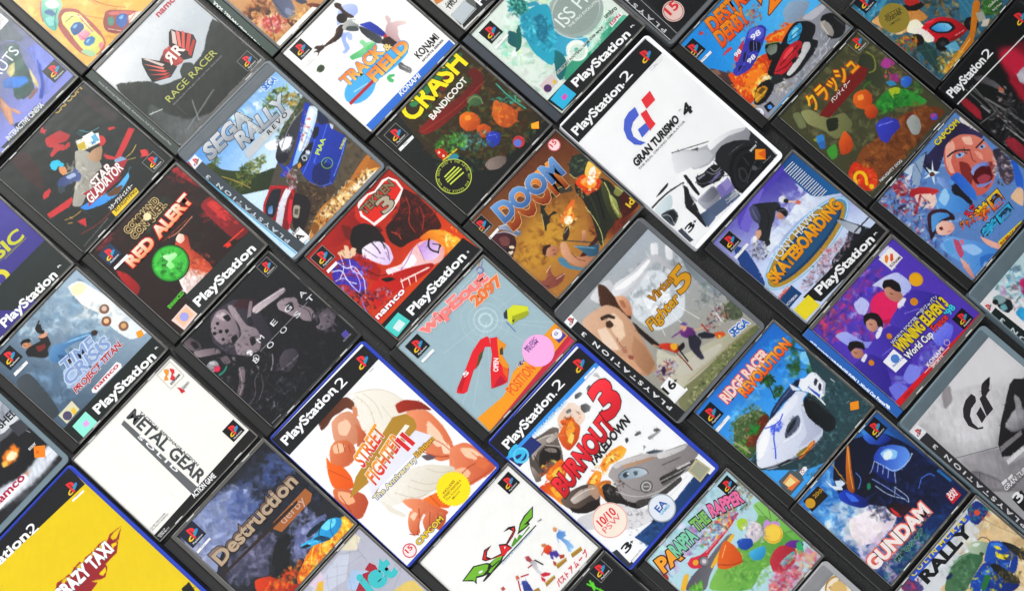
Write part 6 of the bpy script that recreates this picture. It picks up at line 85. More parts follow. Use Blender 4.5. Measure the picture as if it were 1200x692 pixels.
{"n":"iss","g":["J",519.06,334.79,0.001,141.6,131.1],"s":"blueblack","p":[11.3,2.6,138.6,128.5],"hc":null,"o":[["T","e8f0ec",150,"n","ISS PRO",819,694,1439,681],["T","f0f4f0",30,"n","THE PRO EVOLUTION",857,735,1326,766],["T","3a5a4a",26,"b","THE FINEST FOOTBALL GAME EVER MADE",394,973,1100,994,"e8f0e8",3],["Q","d8c8c8",180,915,359,924,350,1035,166,1036],["O","5a3a6a",218,999,42],["Q","e0c030",306,986,338,987,327,1026,292,1022],["T","1c4a3a",50,"b","umbro",1190,945,1351,966],["Q","f0f0f4",1169,1008,1347,1014,1340,1050,1157,1056],["T","c83040",34,"b","ESPN",1174,1041,1321,1043],["Q","1e2224",115,1082,1390,1095,1411,1342,133,1271],["T","ffffff",93,"b","PlayStation",426,1213,1232,1256],["T","ffffff",20,"n","R",1291,1210,1344,1217],["Q","3ab8dc",146,1099,360,1086,369,1259,154,1267],["Q","d860c0",237,1165,298,1164,293,1209,233,1212],["X","111214","n",272,162,180],["Q","d8dcd8",164,295,373,289,373,321,162,332],["Q","f0f4f0",168,299,366,295,368,316,168,325],["T","888888",14,"n","PAL",233,302,297,304],["B","dfe9e0"],["K","c8e0d0,a8d4b8,e8f0e4,b8e0c4,f0f4ec",260,50,656,824,600,600,0.0],["K","d8e8b0,8accb0,6ab898,c8e8d8",160,40,650,474,500,300,0.0],["P","3a9878>6ac4a4:60",7,-1,1061,1028,1354,1038,1361,1149,1291,1210,820,1209,435,1196,397,1052,548,978,788,1002],["K","2a8a6a,5ab898,8ad4b8,3a9a7a",200,34,959,1088,340,160,0.0],["P","e4f4e8>b8dcc8:60",7,-1,636,870,842,925,1104,902,1219,890,1129,998,880,1069,657,1030],["K","c8ecd8,f0f8f0,98d4b8",60,30,855,973,200,120,0.0],["P","3a94aa>4ab4d4:60",7,-1,530,135,644,122,738,157,714,268,734,221,843,272,834,399,732,460,647,505,439,483,503,604,522,779,578,892,738,1017,785,1034,914,986,871,870,857,735,854,559,829,463,824,319],["P","1e7c94>2a94b4:60",7,-1,617,265,724,348,665,490,591,615,564,757,522,676,514,565,541,423],["K","1c7088,3aa8c4,5ac4dc,2a8aa0",130,22,633,489,220,140,-40.0],["P","1a6468",7,-1,406,275,449,356,392,466,327,480,307,424,303,368],["P","2a7a7c",7,-1,691,140,771,158,756,245,679,299,650,250],["P","1a6a78",7,-1,530,788,578,892,498,992,365,1051,370,988,458,880],["P","2a8488>1a6468:60",7,-1,566,725,604,869,551,982,397,1052,372,1031,429,951,478,834],["L","7ad4e8",8,3,-1,630,314,618,473,574,630],["L","7ad4e8",7,3,-1,709,332,700,459],["E","f2f6ee",4,727,953,115,115,0.0],["E","d8e8dc",4,723,965,80,80,0.0],["P","6ab8a8",7,-1,722,913,760,938,733,977,694,961],["L","b0ccc0",6,3,-1,666,903,727,953,796,995],["E","a4b2ac",4,1041,661,310,270,0.0],["E","c0ccc6",4,1050,653,280,230,0.0],["E","9aa8a2",4,1038,664,270,220,0.0],["R","e8f4ec",5,1041,661,300,8],["P","1c6a64",7,-1,682,49,773,126,694,315,628,335,609,233,622,122],["K","2a8a84,5ac0b0,1c5a5a,8ad8c8",60,20,672,176,100,140,0.0],["P","2a98b0>3ab4cc:60",7,-1,590,270,782,297,915,396,746,625,424,911,400,657,455,489,504,406],["P","1c7a94",7,-1,668,379,784,414,743,530,581,673,535,576],["K","2a8aa0,4ac0dc,1a6478,7ad8ec",150,24,614,526,160,260,0.0],["P","1a6a64",7,-1,466,341,532,321,489,389,414,467,346,507,277,499,374,423]]}
{"n":"copy","g":["J",518.29,465.66,0.0,142.0,125.0],"s":"black","p":[11.3,2.6,139.0,122.4],"hc":null,"o":[["B","e4e4e0"],["P","c8884a",10,5,142,727,257,762,208,846,124,823],["T","2a2a2a",40,"b","GAME",182,920,278,922],["T","2a2a2a",50,"b","TRUE",168,963,346,951],["Q","6a6e6c",127,1159,488,1151,540,1024,144,1005],["Q","9aa4a8",136,1008,358,1009,359,1148,140,1157],["Q","24282a",124,1201,838,1235,828,1085,451,1065,369,1159,143,1164],["Q","c0c8cc",138,1010,348,999,365,1143,144,1154],["T","ffffff",95,"b","PlayStation",422,1171,1149,1156]]}
{"n":"cert","g":["B",657.37,320.94,0.0,136.0,172.0],"s":"smoke","p":[3.0,15.0,132.0,167.0],"hc":null,"o":[["B","191a1b"],["N","222324",0.5,240],["O","e8c4bc",300,1485,115],["O","4a2420",300,1485,103],["O","e8ccc4",300,1485,98],["T","d83c40",100,"b","15",240,1493,388,1498],["Q","2a2c2e",31,943,212,1140,156,1699,36,1704],["J","b8b8bc",5,165,1112,142,1695],["J","e4e4e8",6,58,949,40,1691],["T","c8c8cc",44,"b","P L A Y S T A T I O N   3",99,1572,90,337]]}
{"n":"micro","g":["J",228.01,725.0,0.0,142.0,125.0],"s":"black","p":[11.3,2.6,139.0,122.4],"hc":null,"o":[["B","e8b458"],["K","eaba62,e0a84c,f0c470,dca044",200,70,405,711,600,600,0.0],["L","c08a44",12,3,-1,391,582,464,776,588,980,630,1021],["L","b8803c",12,3,-1,636,689,690,840,747,948,834,1066],["L","8a5a34",5,3,-1,633,732,659,829],["L","8a5a34",5,3,-1,674,754,690,840],["P","9a5048>b86858:60",7,-1,301,620,370,593,425,630,488,711,491,851,481,1044,437,1178,373,1220,285,1215,204,1172,169,1065,175,936,193,797,224,695],["P","ece88e>c8cc68:60",7,-1,313,655,373,641,437,700,470,770,444,958,440,1124,401,1183,296,1204,225,1172,214,1081,225,969,266,786,270,722],["P","a8c8a0",7,-1,179,1054,240,1076,277,1161,270,1209,207,1170],["P","2f62a0>24508a",7,-1,291,802,364,792,409,829,412,878,389,910,322,915,260,894,268,845],["P","7ab0d8",7,-1,311,813,353,813,375,832,325,851],["P","3a7ab0",7,-1,269,1017,322,995,378,1022,391,1071,343,1097,285,1083,262,1054],["P","9ac8e0",7,-1,290,1028,326,1022,351,1038,304,1054],["P","e8b0c0>c88898",7,-1,286,910,327,910,394,926,395,1006,336,1003,266,990],["L","d84a7a",8,3,-1,301,915,306,1011],["L","b83a78",10,3,-1,449,759,427,894,421,1001],["L","3a3a3a",7,3,-1,311,722,404,733],["L","f8f8c8",7,3,-1,386,690,453,786,446,915],["P","e08a90",7,-1,372,1129,418,1156,369,1194,327,1193],["P","8a4038>b05a50:0",7,-1,568,1003,653,948,704,958,814,1085,924,1223,772,1248,631,1243,560,1190,517,1110,530,1053],["P","c87068",7,-1,662,969,725,1010,823,1118,875,1189,799,1141,675,1017],["P","2f64a8",7,-1,693,1071,745,1071,793,1116,773,1158,719,1202,654,1200,637,1146,657,1100],["P","8ab8e0",7,-1,702,1093,744,1093,764,1114,716,1130],["P","4a8a78",7,-1,628,1012,677,1026,667,1066,623,1109,587,1092,590,1049],["P","e4dccc",3,0,788,1152,880,1184,922,1225,788,1232,737,1211],["L","d84a5a",8,3,-1,748,1200,859,1184],["L","f0d8d0",6,3,-1,551,1098,623,1210],["P","4aa89c>a8d4b4:0",7,-1,315,361,457,517,396,587,296,614,264,670,166,726,144,652,154,550,202,466],["P","d8ecd8",7,-1,306,421,379,431,417,496,392,560,321,528,293,475],["P","3a6a94",7,-1,244,478,302,507,308,593,269,590,231,516],["P","8ac8c0",7,-1,186,539,247,561,259,620,195,663,161,625],["L","c84a48",10,3,-1,293,383,211,453,154,550],["L","2a8a80",10,3,-1,351,561,243,625,188,701]]}
{"n":"astro","g":["J",84.18,725.65,0.0,142.0,125.0],"s":"black","p":[11.3,2.6,139.0,122.4],"hc":null,"o":[["B","4a5a78"],["G","4a5468","8a90d0",1190,343,1315,932],["P","3a4a54>4a5a68:60",50,30,1294,117,1346,310,1335,525,1263,536,1177,397,1077,333],["P","6a7ac8>8a94d8:60",60,20,1268,633,1390,675,1398,1114,1007,1134,1137,985,1218,804],["L","6a8ac8",6,5,5,1196,418,1264,515,1265,697,1215,868,1137,985,997,1123],["P","2a4aa8>3a5ab8:90",30,10,1271,772,1245,879,1114,1049,1007,1134,978,1102,1116,1006],["P","3a6a5a>2a4a48:60",30,30,1133,440,1253,525,1162,697,1103,857,1024,996,888,1008,811,923,933,761],["P","1e6ab8>2a80d0:60",15,20,864,708,935,719,1063,836,1039,900,937,878,849,804,821,751],["P","c8c088",20,20,1021,633,1093,644,995,740,945,729,959,654],["P","e8dca0>c8b880:60",15,10,1147,793,1096,985,1053,1028,1056,964,1103,857],["P","8a6a60",20,10,1024,996,1053,1028,927,1051,898,1019],["P","7a5a4a",20,10,748,783,678,974,643,1069,595,1117,599,1022,652,878],["P","b88a70>d8a888:60",15,10,732,799,710,942,757,1078,719,1070,700,982,618,1109,581,1085,617,974,652,878],["P","24305a",30,20,611,1101,730,1165,884,1134,975,1166,759,1197,590,1212],["Q","3a443f",649,1184,1459,1191,1420,1244,374,1215,345,1183],["T","d8dcd8",55,"b","INTERACTIVE CINEMA",457,1193,963,1193],["Q","e8e4e0",1364,170,1365,291,1233,300],["T","b8bcb8",36,"n","GAME",1274,260,1360,251],["T","d8dce4",120,"n","ARGONAUTS",247,735,1205,609],["X","2a302e","n",1293,1014,180]]}
{"n":"speed","g":["J",810.74,65.01,0.0125,142.0,125.8],"s":"black","p":[11.3,2.6,139.0,123.2],"hc":null,"o":[["O","9a8a3c",322,443,164],["T","3a3414",40,"n","BETTER",262,383,447,450],["T","3a3414",40,"b","TOGETHER",233,420,422,475],["T","3a3414",24,"n","LIMITED",228,467,357,507],["T","c8d0c0",26,"b","Challenge",1080,1124,1231,1134],["T","c8d0c0",24,"b","Party Mode",1076,1179,1207,1196],["X","16222e","n",249,104,180],["B","3a6a80"],["K","4a3a2c,2a5a68,8a5a24,3a2c24,6a8a90,a87830,24404a,c8a060,e8c890",700,30,657,914,600,500,0.0],["P","2c6a84>4a98b8",7,-1,-14,-14,178,60,225,254,71,292,-15,160],["P","4a98b8",3,0,163,44,444,76,424,266,288,289,180,203],["K","8ac0d8,3a80a0,2a6080",60,20,217,174,180,80,0.0],["P","e8b87a>c88a48:0",7,-1,122,279,351,325,568,497,578,719,433,662,204,616,146,375],["K","f8e0b0,e8b060,c87830,fff4d8",120,24,302,480,240,120,0.0],["P","fff4dc",7,-1,391,581,479,626,450,821,407,913,344,877,342,735,285,637],["P","1f1a18",7,-1,459,411,634,501,657,598,543,574,468,490],["P","b83028",7,-1,529,383,652,486,646,549,519,478],["P","3a7a94",3,0,938,806,1098,880,959,1076,822,1099,784,986],["L","8ac0d0",4,3,-1,934,837,877,1055],["L","8ac0d0",4,3,-1,983,856,944,1059],["P","dc1c30>a01020:60",7,-1,410,724,548,728,669,804,743,932,748,1043,771,1111,693,1101,571,1069,439,1002,384,888,378,793],["P","1c1c20",7,-1,471,775,610,808,691,916,673,1002,575,979,485,879],["P","3a90d0>8acff0:0",7,-1,486,798,590,824,654,903,651,970,584,958,506,877],["P","f4ece4",7,-1,385,643,442,770,436,904,385,916,369,829,342,707],["P","f04858",7,-1,478,713,550,741,613,777,547,772],["P","8a0c18",7,-1,530,1016,641,1071,704,1106,613,1092,517,1054],["L","ffb0b0",7,3,-1,602,1044,707,1075],["E","141416",4,815,1090,76,76,0.0],["E","3a3a3c",4,821,1091,30,30,0.0],["E","141416",4,439,1002,80,70,0.0],["E","3a3a3c",4,446,1002,30,30,0.0],["E","201a18",4,304,780,60,70,0.0],["P","f0a030>b06818:60",7,-1,212,1183,362,1178,598,1162,734,1140,1025,938,1085,1006,834,1147,621,1258,386,1273,206,1245],["L","f8d080",8,3,-1,679,1183,392,1211],["P","2c4a48",3,0,200,821,338,853,349,988,218,1155,155,1171,208,900],["L","4a7068",5,3,-1,311,875,201,1135],["L","4a7068",5,3,-1,211,869,349,988],["P","6aacc8",3,0,436,1033,556,1081,521,1180,426,1127],["L","a8d8e8",4,3,-1,451,1050,489,1163],["K","c8a03a,e8c050,8a6a24,d8d8a0",90,22,329,1175,160,120,0.0],["P","3a6a34>24481f",7,-1,1100,1022,1242,1111,1195,1235,1006,1182,982,1102],["K","4a8a3c,2a5a28,6aa04a",60,24,1104,1134,120,100,0.0],["P","a8a89c",3,0,937,1051,1007,1095,953,1182,882,1137],["P","d0c8b8",3,0,930,1157,993,1199,908,1237,860,1183],["K","c8402c,e8702c,3a7a3a,d8b040",90,22,171,701,160,80,-30.0]]}
{"n":"zoe","g":["D",808.95,-95.13,0.0,136.0,191.0],"s":"black2","p":[0.3,3.0,131.6,187.0],"hc":null,"o":[["B","08080a"],["G","080809","0b0b0d",7,293,816,498],["P","b81c3c>5a1020:0",120,40,689,255,1037,292,1119,829,428,1095,525,589],["E","c82448",100,774,417,120,200,0.0],["P","d8d4dc>a09ca4:60",20,15,673,512,798,512,853,640,678,723,633,588],["P","4a484c>6a686a:60",15,10,347,189,440,256,473,430,447,537,407,426,341,251],["L","6a686a",14,5,4,194,226,181,552],["L","8a8888",8,4,4,275,247,200,709,171,1016],["L","5a5856",20,6,4,242,245,241,618,222,1004],["P","a02434>6a1420:60",15,10,60,250,132,277,121,486,61,506,37,326],["P","b86a50",20,20,455,445,465,523,429,552,409,496],["K","8a888a,2a2a2c,5a3a3a,c8c4c4",90,20,235,680,340,160,40.0],["J","f0f0f0",12,-2,257,1156,311],["T","ffffff",95,"b","PlayStation",25,178,579,186],["T","ffffff",100,"n","2",593,184,696,187],["X","","l",1176,150,160],["P","a83040>7a2030:60",15,10,32,863,129,880,137,1158,105,1259,-18,1168],["L","a8a8a8",14,5,4,168,448,169,562],["L","a8a8a8",14,5,4,162,758,184,1120],["L","7a7a7a",24,6,4,258,433,309,715,326,892],["L","8a8a8a",10,5,4,4,562,209,606],["M","3a3a3c",0.7,30,30,230,742,260,180,0.0],["P","9a2434",15,15,64,265,128,290,121,486,48,565,34,481,37,326]]}
{"n":"jet","g":["B",661.13,-245.17,0.0,136.0,172.0],"s":"smokeR","p":[2.0,16.0,130.0,168.0],"hc":null,"o":[["B","e8eae8"],["G","c8e0e4","f4f0f0",539,222,204,400],["K","8ac8e0,5a90b8,e8e8e8,c8e8ec,3a5a6a",140,34,439,266,220,150,-40.0],["P","d82c78",30,20,478,309,605,338,525,514,375,523,385,403],["K","3a3a44,e880b0,5ac8d8,f4f4f4",60,26,313,367,140,140,0.0],["P","1e2a2e",20,12,127,293,233,301,259,374,221,441,137,435,111,363],["P","7a9ca0>a8c0c0:60",15,8,155,215,217,239,245,292,230,341,156,326,129,273],["E","1c2428",8,138,266,30,30,0.0],["P","7ab0b8",15,8,135,324,197,349,171,407,109,383],["Q","f0e8ea",4,169,99,186,117,293,4,299],["X","","r",46,247,90],["Q","1c2a2a",9,305,95,301,114,844,0,935],["P","3aa8d8",30,15,186,489,282,486,303,618,176,609],["T","d0dadc",44,"b","P L A Y S T A T I O N   3",22,1564,59,414]]}
{"n":"shoot","g":["B",-197.72,480.96,0.0,136.0,172.0],"s":"smokeR","p":[2.0,15.0,130.5,166.0],"hc":null,"o":[["B","6a6e78"],["G","b8bcc8","2a2a2e",1239,869,1178,1222],["N","b8bcc4",0.5,160],["P","2a2a2e>15161a:60",50,30,850,1079,1167,1116,1426,1152,1462,1381,1467,1638,1150,1600,780,1500,584,1345],["P","d8dce4",80,30,1431,1441,1469,1578,1063,1628,691,1588,407,1521,569,1359,909,1488],["P","9a9ea8",40,20,1293,815,1407,878,1398,1121,1169,1056,1083,1023],["Q","d8dadd",1143,964,1323,990,1313,1059,1111,1054,1068,1038],["T","1c1c20",80,"b","SHED",1112,1009,1348,1018],["Q","44464c",1184,1041,1341,1090,1337,1211,1171,1185],["L","b8bcc0",6,3,0,1226,1057,1278,1240],["P","f08a28",60,40,938,1206,1083,1199,1099,1280,1011,1329,887,1316,860,1265],["P","fbf0c8",30,25,947,1237,1034,1228,1051,1289,983,1318,927,1276],["P","fbc860",30,30,880,1245,936,1267,906,1316,859,1285],["E","1a1a1e",40,1095,1401,120,50,0.0],["P","d8a888",60,20,939,1478,1015,1500,937,1538,871,1506],["Q","f08c1c",1203,1363,1285,1438,1205,1523,1129,1449],["O","e0641c",1188,1431,16],["T","f4f4f4",26,"b","SONY",1148,1365,1238,1367],["T","c8c8cc",16,"n","COMPUTER",1158,1534,1278,1542],["Q","f4f0f2",429,1480,925,1472,953,1493,956,1539,932,1553,431,1555],["T","b02450",80,"b","namco",525,1516,933,1523]]}
{"n":"music","g":["J",-58.43,592.05,0.0,142.0,125.0],"s":"black","p":[11.3,2.6,139.0,122.4],"hc":null,"o":[["B","4a4390"],["N","5a52a8",0.5,220],["G","504a9c","453e88",1527,241,1421,945],["T","c8c83a",130,"b","MUSIC",570,624,1283,678],["J","8a8a3a",8,983,690,1285,697],["T","8a8a3a",20,"n","MUSIC CREATION FOR THE GENERATION",769,665,1244,701],["O","d8d040",823,805,90],["O","4a4390",812,807,50],["Q","c8ccd0",996,932,1332,928,1337,983,1299,1006,990,997,972,964],["Q","4a4c84",997,940,1326,937,1328,979,1298,998,995,989],["T","e4e4ec",40,"n","Codemasters",1001,977,1276,974],["Q","d83a4c",1294,935,1324,945,1303,978,1278,966],["Q","2a3434",414,839,1515,852,1408,1241,1258,1254,669,1121],["P","3a4a48",50,20,1318,897,1467,930,1408,1241,1326,1068],["Q","29332f",793,999,1307,982,1428,968,1408,1241,901,1248],["T","ffffff",95,"b","PlayStation",490,1187,1219,1204],["T","ffffff",20,"n","R",1278,1152,1322,1155]]}
{"n":"plat","g":["B",225.63,-307.96,0.0,136.0,172.0],"s":"platin","p":[2.0,16.0,130.0,168.0],"hc":null,"o":[["B","f0f0f0"],["O","f4e8d0",1221,296,130],["A","c0964a",1221,296,140,18],["T","b8903c",50,"b","Platinum",1163,253,1323,266],["J","d0b070",5,1090,150,1329,169],["O","e0c080",1221,296,80]]}
'''.strip().split('\n')]
HEIGHT = {'J': 10.4, 'D': 14.5, 'B': 14.0}

sc = bpy.context.scene
col = sc.collection
rng = np.random.default_rng(7)

# ---------------------------------------------------------------- colour helpers
def hx(s):
    return np.array([int(s[i:i+2], 16) / 255.0 for i in (0, 2, 4)])
def lin(c):
    c = np.clip(np.asarray(c, float), 0, 1)
    return np.where(c <= 0.04045, c / 12.92, ((c + 0.055) / 1.055) ** 2.4)

def grade(c):
    """a little more contrast and saturation, offsetting the lid haze held in the cover colours"""
    c = np.asarray(c, float); g = c.mean(-1, keepdims=True); c = g+(c-g)*1.05
    return np.clip((c-.5)*1.09+.484, 0, 1)

# ---------------------------------------------------------------- materials
def new_mat(name):
    m = bpy.data.materials.new(name); m.use_nodes = True
    nt = m.node_tree; nt.nodes.clear()
    out = nt.nodes.new('ShaderNodeOutputMaterial')
    return m, nt, out
def L(nt, a, b): nt.links.new(a, b)

def mat_print():
    m, nt, out = new_mat('printed_paper')
    b = nt.nodes.new('ShaderNodeBsdfPrincipled')
    at = nt.nodes.new('ShaderNodeAttribute'); at.attribute_name = 'Col'
    tc = nt.nodes.new('ShaderNodeTexCoord')
    n = nt.nodes.new('ShaderNodeTexNoise'); n.inputs['Scale'].default_value = 900; n.inputs['Detail'].default_value = 3
    mr = nt.nodes.new('ShaderNodeMapRange'); mr.inputs['To Min'].default_value = 0.97; mr.inputs['To Max'].default_value = 1.03
    mx = nt.nodes.new('ShaderNodeVectorMath'); mx.operation = 'SCALE'
    L(nt, tc.outputs['Object'], n.inputs['Vector']); L(nt, n.outputs['Fac'], mr.inputs['Value'])
    L(nt, at.outputs['Color'], mx.inputs[0]); L(nt, mr.outputs['Result'], mx.inputs['Scale'])
    L(nt, mx.outputs['Vector'], b.inputs['Base Color'])
    b.inputs['Roughness'].default_value = 0.45
    b.inputs['Specular IOR Level'].default_value = 0.3
    L(nt, b.outputs[0], out.inputs[0]); return m

def mat_plastic(name, c, rough=0.35, spec=0.5, noise=0.25, bump=0.05, scale=60):
    m, nt, out = new_mat(name)
    b = nt.nodes.new('ShaderNodeBsdfPrincipled')
    tc = nt.nodes.new('ShaderNodeTexCoord')
    n = nt.nodes.new('ShaderNodeTexNoise'); n.inputs['Scale'].default_value = scale; n.inputs['Detail'].default_value = 5
    L(nt, tc.outputs['Object'], n.inputs['Vector'])
    cr = nt.nodes.new('ShaderNodeMapRange')
    cr.inputs['To Min'].default_value = 1 - noise; cr.inputs['To Max'].default_value = 1 + noise
    L(nt, n.outputs['Fac'], cr.inputs['Value'])
    mx = nt.nodes.new('ShaderNodeVectorMath'); mx.operation = 'SCALE'
    mx.inputs[0].default_value = tuple(lin(hx(c)))
    L(nt, cr.outputs['Result'], mx.inputs['Scale']); L(nt, mx.outputs['Vector'], b.inputs['Base Color'])
    n2 = nt.nodes.new('ShaderNodeTexNoise'); n2.inputs['Scale'].default_value = 2500; n2.inputs['Detail'].default_value = 2
    L(nt, tc.outputs['Object'], n2.inputs['Vector'])
    bp = nt.nodes.new('ShaderNodeBump'); bp.inputs['Strength'].default_value = bump; bp.inputs['Distance'].default_value = 0.0003
    L(nt, n2.outputs['Fac'], bp.inputs['Height']); L(nt, bp.outputs['Normal'], b.inputs['Normal'])
    b.inputs['Roughness'].default_value = rough; b.inputs['Specular IOR Level'].default_value = spec
    L(nt, b.outputs[0], out.inputs[0]); return m

def mat_clear(name, tint, rough, bumpd, ior=1.35, scratches=True):
    """thin clear sheet: transparent with a Fresnel gloss, gently wavy, with hairline scratches"""
    m, nt, out = new_mat(name)
    tr = nt.nodes.new('ShaderNodeBsdfTransparent'); tr.inputs[0].default_value = (*tint, 1)
    gl = nt.nodes.new('ShaderNodeBsdfGlossy'); gl.inputs['Roughness'].default_value = rough
    fr = nt.nodes.new('ShaderNodeFresnel'); fr.inputs['IOR'].default_value = ior
    mix = nt.nodes.new('ShaderNodeMixShader')
    tc = nt.nodes.new('ShaderNodeTexCoord')
    n = nt.nodes.new('ShaderNodeTexNoise'); n.inputs['Scale'].default_value = 28; n.inputs['Detail'].default_value = 2
    L(nt, tc.outputs['Object'], n.inputs['Vector'])
    bp = nt.nodes.new('ShaderNodeBump'); bp.inputs['Strength'].default_value = 1; bp.inputs['Distance'].default_value = bumpd
    L(nt, n.outputs['Fac'], bp.inputs['Height'])
    L(nt, bp.outputs['Normal'], gl.inputs['Normal']); L(nt, bp.outputs['Normal'], fr.inputs['Normal'])
    fac = fr.outputs[0]
    if scratches:
        wv = nt.nodes.new('ShaderNodeTexNoise'); wv.inputs['Scale'].default_value = 14; wv.inputs['Detail'].default_value = 6
        mp = nt.nodes.new('ShaderNodeMapping'); mp.inputs['Scale'].default_value = (9, 0.6, 1); mp.inputs['Rotation'].default_value = (0, 0, 0.7)
        L(nt, tc.outputs['Object'], mp.inputs[0]); L(nt, mp.outputs[0], wv.inputs['Vector'])
        r = nt.nodes.new('ShaderNodeMapRange'); r.inputs['From Min'].default_value = 0.66; r.inputs['From Max'].default_value = 0.74
        r.inputs['To Max'].default_value = 0.06
        L(nt, wv.outputs['Fac'], r.inputs['Value'])
        ad = nt.nodes.new('ShaderNodeMath'); ad.operation = 'ADD'; ad.use_clamp = True
        L(nt, fr.outputs[0], ad.inputs[0]); L(nt, r.outputs[0], ad.inputs[1]); fac = ad.outputs[0]
    L(nt, fac, mix.inputs[0]); L(nt, tr.outputs[0], mix.inputs[1]); L(nt, gl.outputs[0], mix.inputs[2])
    L(nt, mix.outputs[0], out.inputs[0]); return m

def mat_table():
    m, nt, out = new_mat('speckled_black_stone')
    b = nt.nodes.new('ShaderNodeBsdfPrincipled')
    tc = nt.nodes.new('ShaderNodeTexCoord')
    n = nt.nodes.new('ShaderNodeTexVoronoi'); n.inputs['Scale'].default_value = 700
    L(nt, tc.outputs['Object'], n.inputs['Vector'])
    n2 = nt.nodes.new('ShaderNodeTexNoise'); n2.inputs['Scale'].default_value = 500; n2.inputs['Detail'].default_value = 4
    L(nt, tc.outputs['Object'], n2.inputs['Vector'])
    cr = nt.nodes.new('ShaderNodeValToRGB')
    cr.color_ramp.elements[0].position = 0.60; cr.color_ramp.elements[0].color = (.004, .004, .004, 1)
    cr.color_ramp.elements[1].position = 0.72; cr.color_ramp.elements[1].color = (.05, .05, .05, 1)
    L(nt, n2.outputs['Fac'], cr.inputs[0]); L(nt, cr.outputs[0], b.inputs['Base Color'])
    bp = nt.nodes.new('ShaderNodeBump'); bp.inputs['Distance'].default_value = 0.0002
    L(nt, n.outputs['Distance'], bp.inputs['Height']); L(nt, bp.outputs['Normal'], b.inputs['Normal'])
    b.inputs['Roughness'].default_value = 0.5
    L(nt, b.outputs[0], out.inputs[0]); return m

M = {
    'print': mat_print(),
    'tray': mat_plastic('black_tray_plastic', '111212', 0.4, 0.5),
    'hinge_black': mat_plastic('black_hinge_plastic', '151514', 0.45, 0.35),
    'hinge_blue': mat_plastic('slate_hinge_plastic', '2f343c', 0.42, 0.45),
    'emboss': mat_plastic('embossed_plastic', '141414', 0.5, 0.3),
    'rim': mat_plastic('clear_rim_plastic', '4d4b48', 0.28, 0.6, 0.3),
    'rimdark': mat_plastic('dark_clear_rim_plastic', '2e2e2c', 0.28, 0.6, 0.3),
    'tab': mat_plastic('clear_tab_plastic', 'c8cac6', 0.25, 0.6, 0.4, scale=400),
    'line': mat_plastic('lid_highlight_paint', '8f8f8a', 0.25, 0.6, 0.5, scale=150),  # paler colour stands in for light caught by the lid edges
    'blue': mat_plastic('blue_case_plastic', '23389c', 0.3, 0.5, 0.12),
    'white': mat_plastic('white_case_plastic', 'e2e2e5', 0.3, 0.5, 0.03),
    'black': mat_plastic('black_case_plastic', '131316', 0.3, 0.5, 0.2),
    'smoke': mat_plastic('smoky_case_plastic', '55585b', 0.25, 0.6, 0.12),
    'smokeL': mat_plastic('pale_smoky_case_plastic', '646b70', 0.25, 0.6, 0.15),
    'smokeR': mat_plastic('teal_smoky_case_plastic', '62727a', 0.25, 0.6, 0.12),
    'platin': mat_plastic('grey_case_plastic', '8e8e90', 0.28, 0.6, 0.12),
    'lid': mat_clear('clear_lid_plastic', (0.97, 0.97, 0.97), 0.2, 0.0006, 1.26),
    'film': mat_clear('clear_film', (0.98, 0.98, 0.98), 0.12, 0.0012, 1.3),
    'table': mat_table(),
}

# ---------------------------------------------------------------- mesh helpers (all in mm, local, x right / y down from the case's top-left)
class MB:
    def __init__(s): s.v = []; s.f = []
    def add(s, V, F):
        o = len(s.v); s.v += [tuple(p) for p in V]; s.f += [tuple(i + o for i in f) for f in F]
    def box(s, x0, y0, x1, y1, z0, z1, b=0.0):
        if b <= 0:
            s.add([(x0,y0,z0),(x1,y0,z0),(x1,y1,z0),(x0,y1,z0),(x0,y0,z1),(x1,y0,z1),(x1,y1,z1),(x0,y1,z1)],
                  [(0,1,2,3),(7,6,5,4),(4,5,1,0),(5,6,2,1),(6,7,3,2),(7,4,0,3)])
        else:
            s.prism([(x0,y0),(x1,y0),(x1,y1),(x0,y1)], z0, z1, b)
    def prism(s, P, z0, z1, b=0.0):
        """closed outline P (x right, y down, clockwise on the page), with a chamfered top edge"""
        n = len(P); P = np.array(P, float)
        rings = [(P, z0), (P, z1 - b)]
        if b > 0:
            rings += [(inset(P, b * .3), z1 - b * .3), (inset(P, b), z1)]
        o = len(s.v)
        for Q, z in rings: s.v += [(p[0], p[1], z) for p in Q]
        for r in range(len(rings) - 1):
            for i in range(n):
                j = (i + 1) % n
                s.f.append((o+(r+1)*n+i, o+(r+1)*n+j, o+r*n+j, o+r*n+i))
        s.f.append(tuple(o + i for i in range(n)))
        s.f.append(tuple(o + (len(rings)-1)*n + i for i in reversed(range(n))))
    def ring(s, PO, PI, z0, z1, b=0.4):
        """raised frame between two outlines of equal point count"""
        n = len(PO); PO = np.array(PO, float); PI = np.array(PI, float)
        prof = [(PO, z0), (PO, z1 - b), (inset(PO, b*.3), z1 - b*.3), (inset(PO, b), z1), (inset(PI, -b), z1), (PI, z1 - b), (PI, z0)]
        o = len(s.v)
        for Q, z in prof: s.v += [(p[0], p[1], z) for p in Q]
        for r in range(len(prof) - 1):
            for i in range(n):
                j = (i + 1) % n
                s.f.append((o+(r+1)*n+i, o+(r+1)*n+j, o+r*n+j, o+r*n+i))
    def build(s, name, mat, parent, W, H, smooth=False):
        me = bpy.data.meshes.new(name)
        me.from_pydata([((x - W/2)*MM, (H/2 - y)*MM, z*MM) for x, y, z in s.v], [], s.f)
        me.materials.append(mat); me.update()
        bm = bmesh.new(); bm.from_mesh(me); bmesh.ops.recalc_face_normals(bm, faces=bm.faces); bm.to_mesh(me); bm.free()
        o = bpy.data.objects.new(name, me); col.objects.link(o); o.parent = parent
        return o

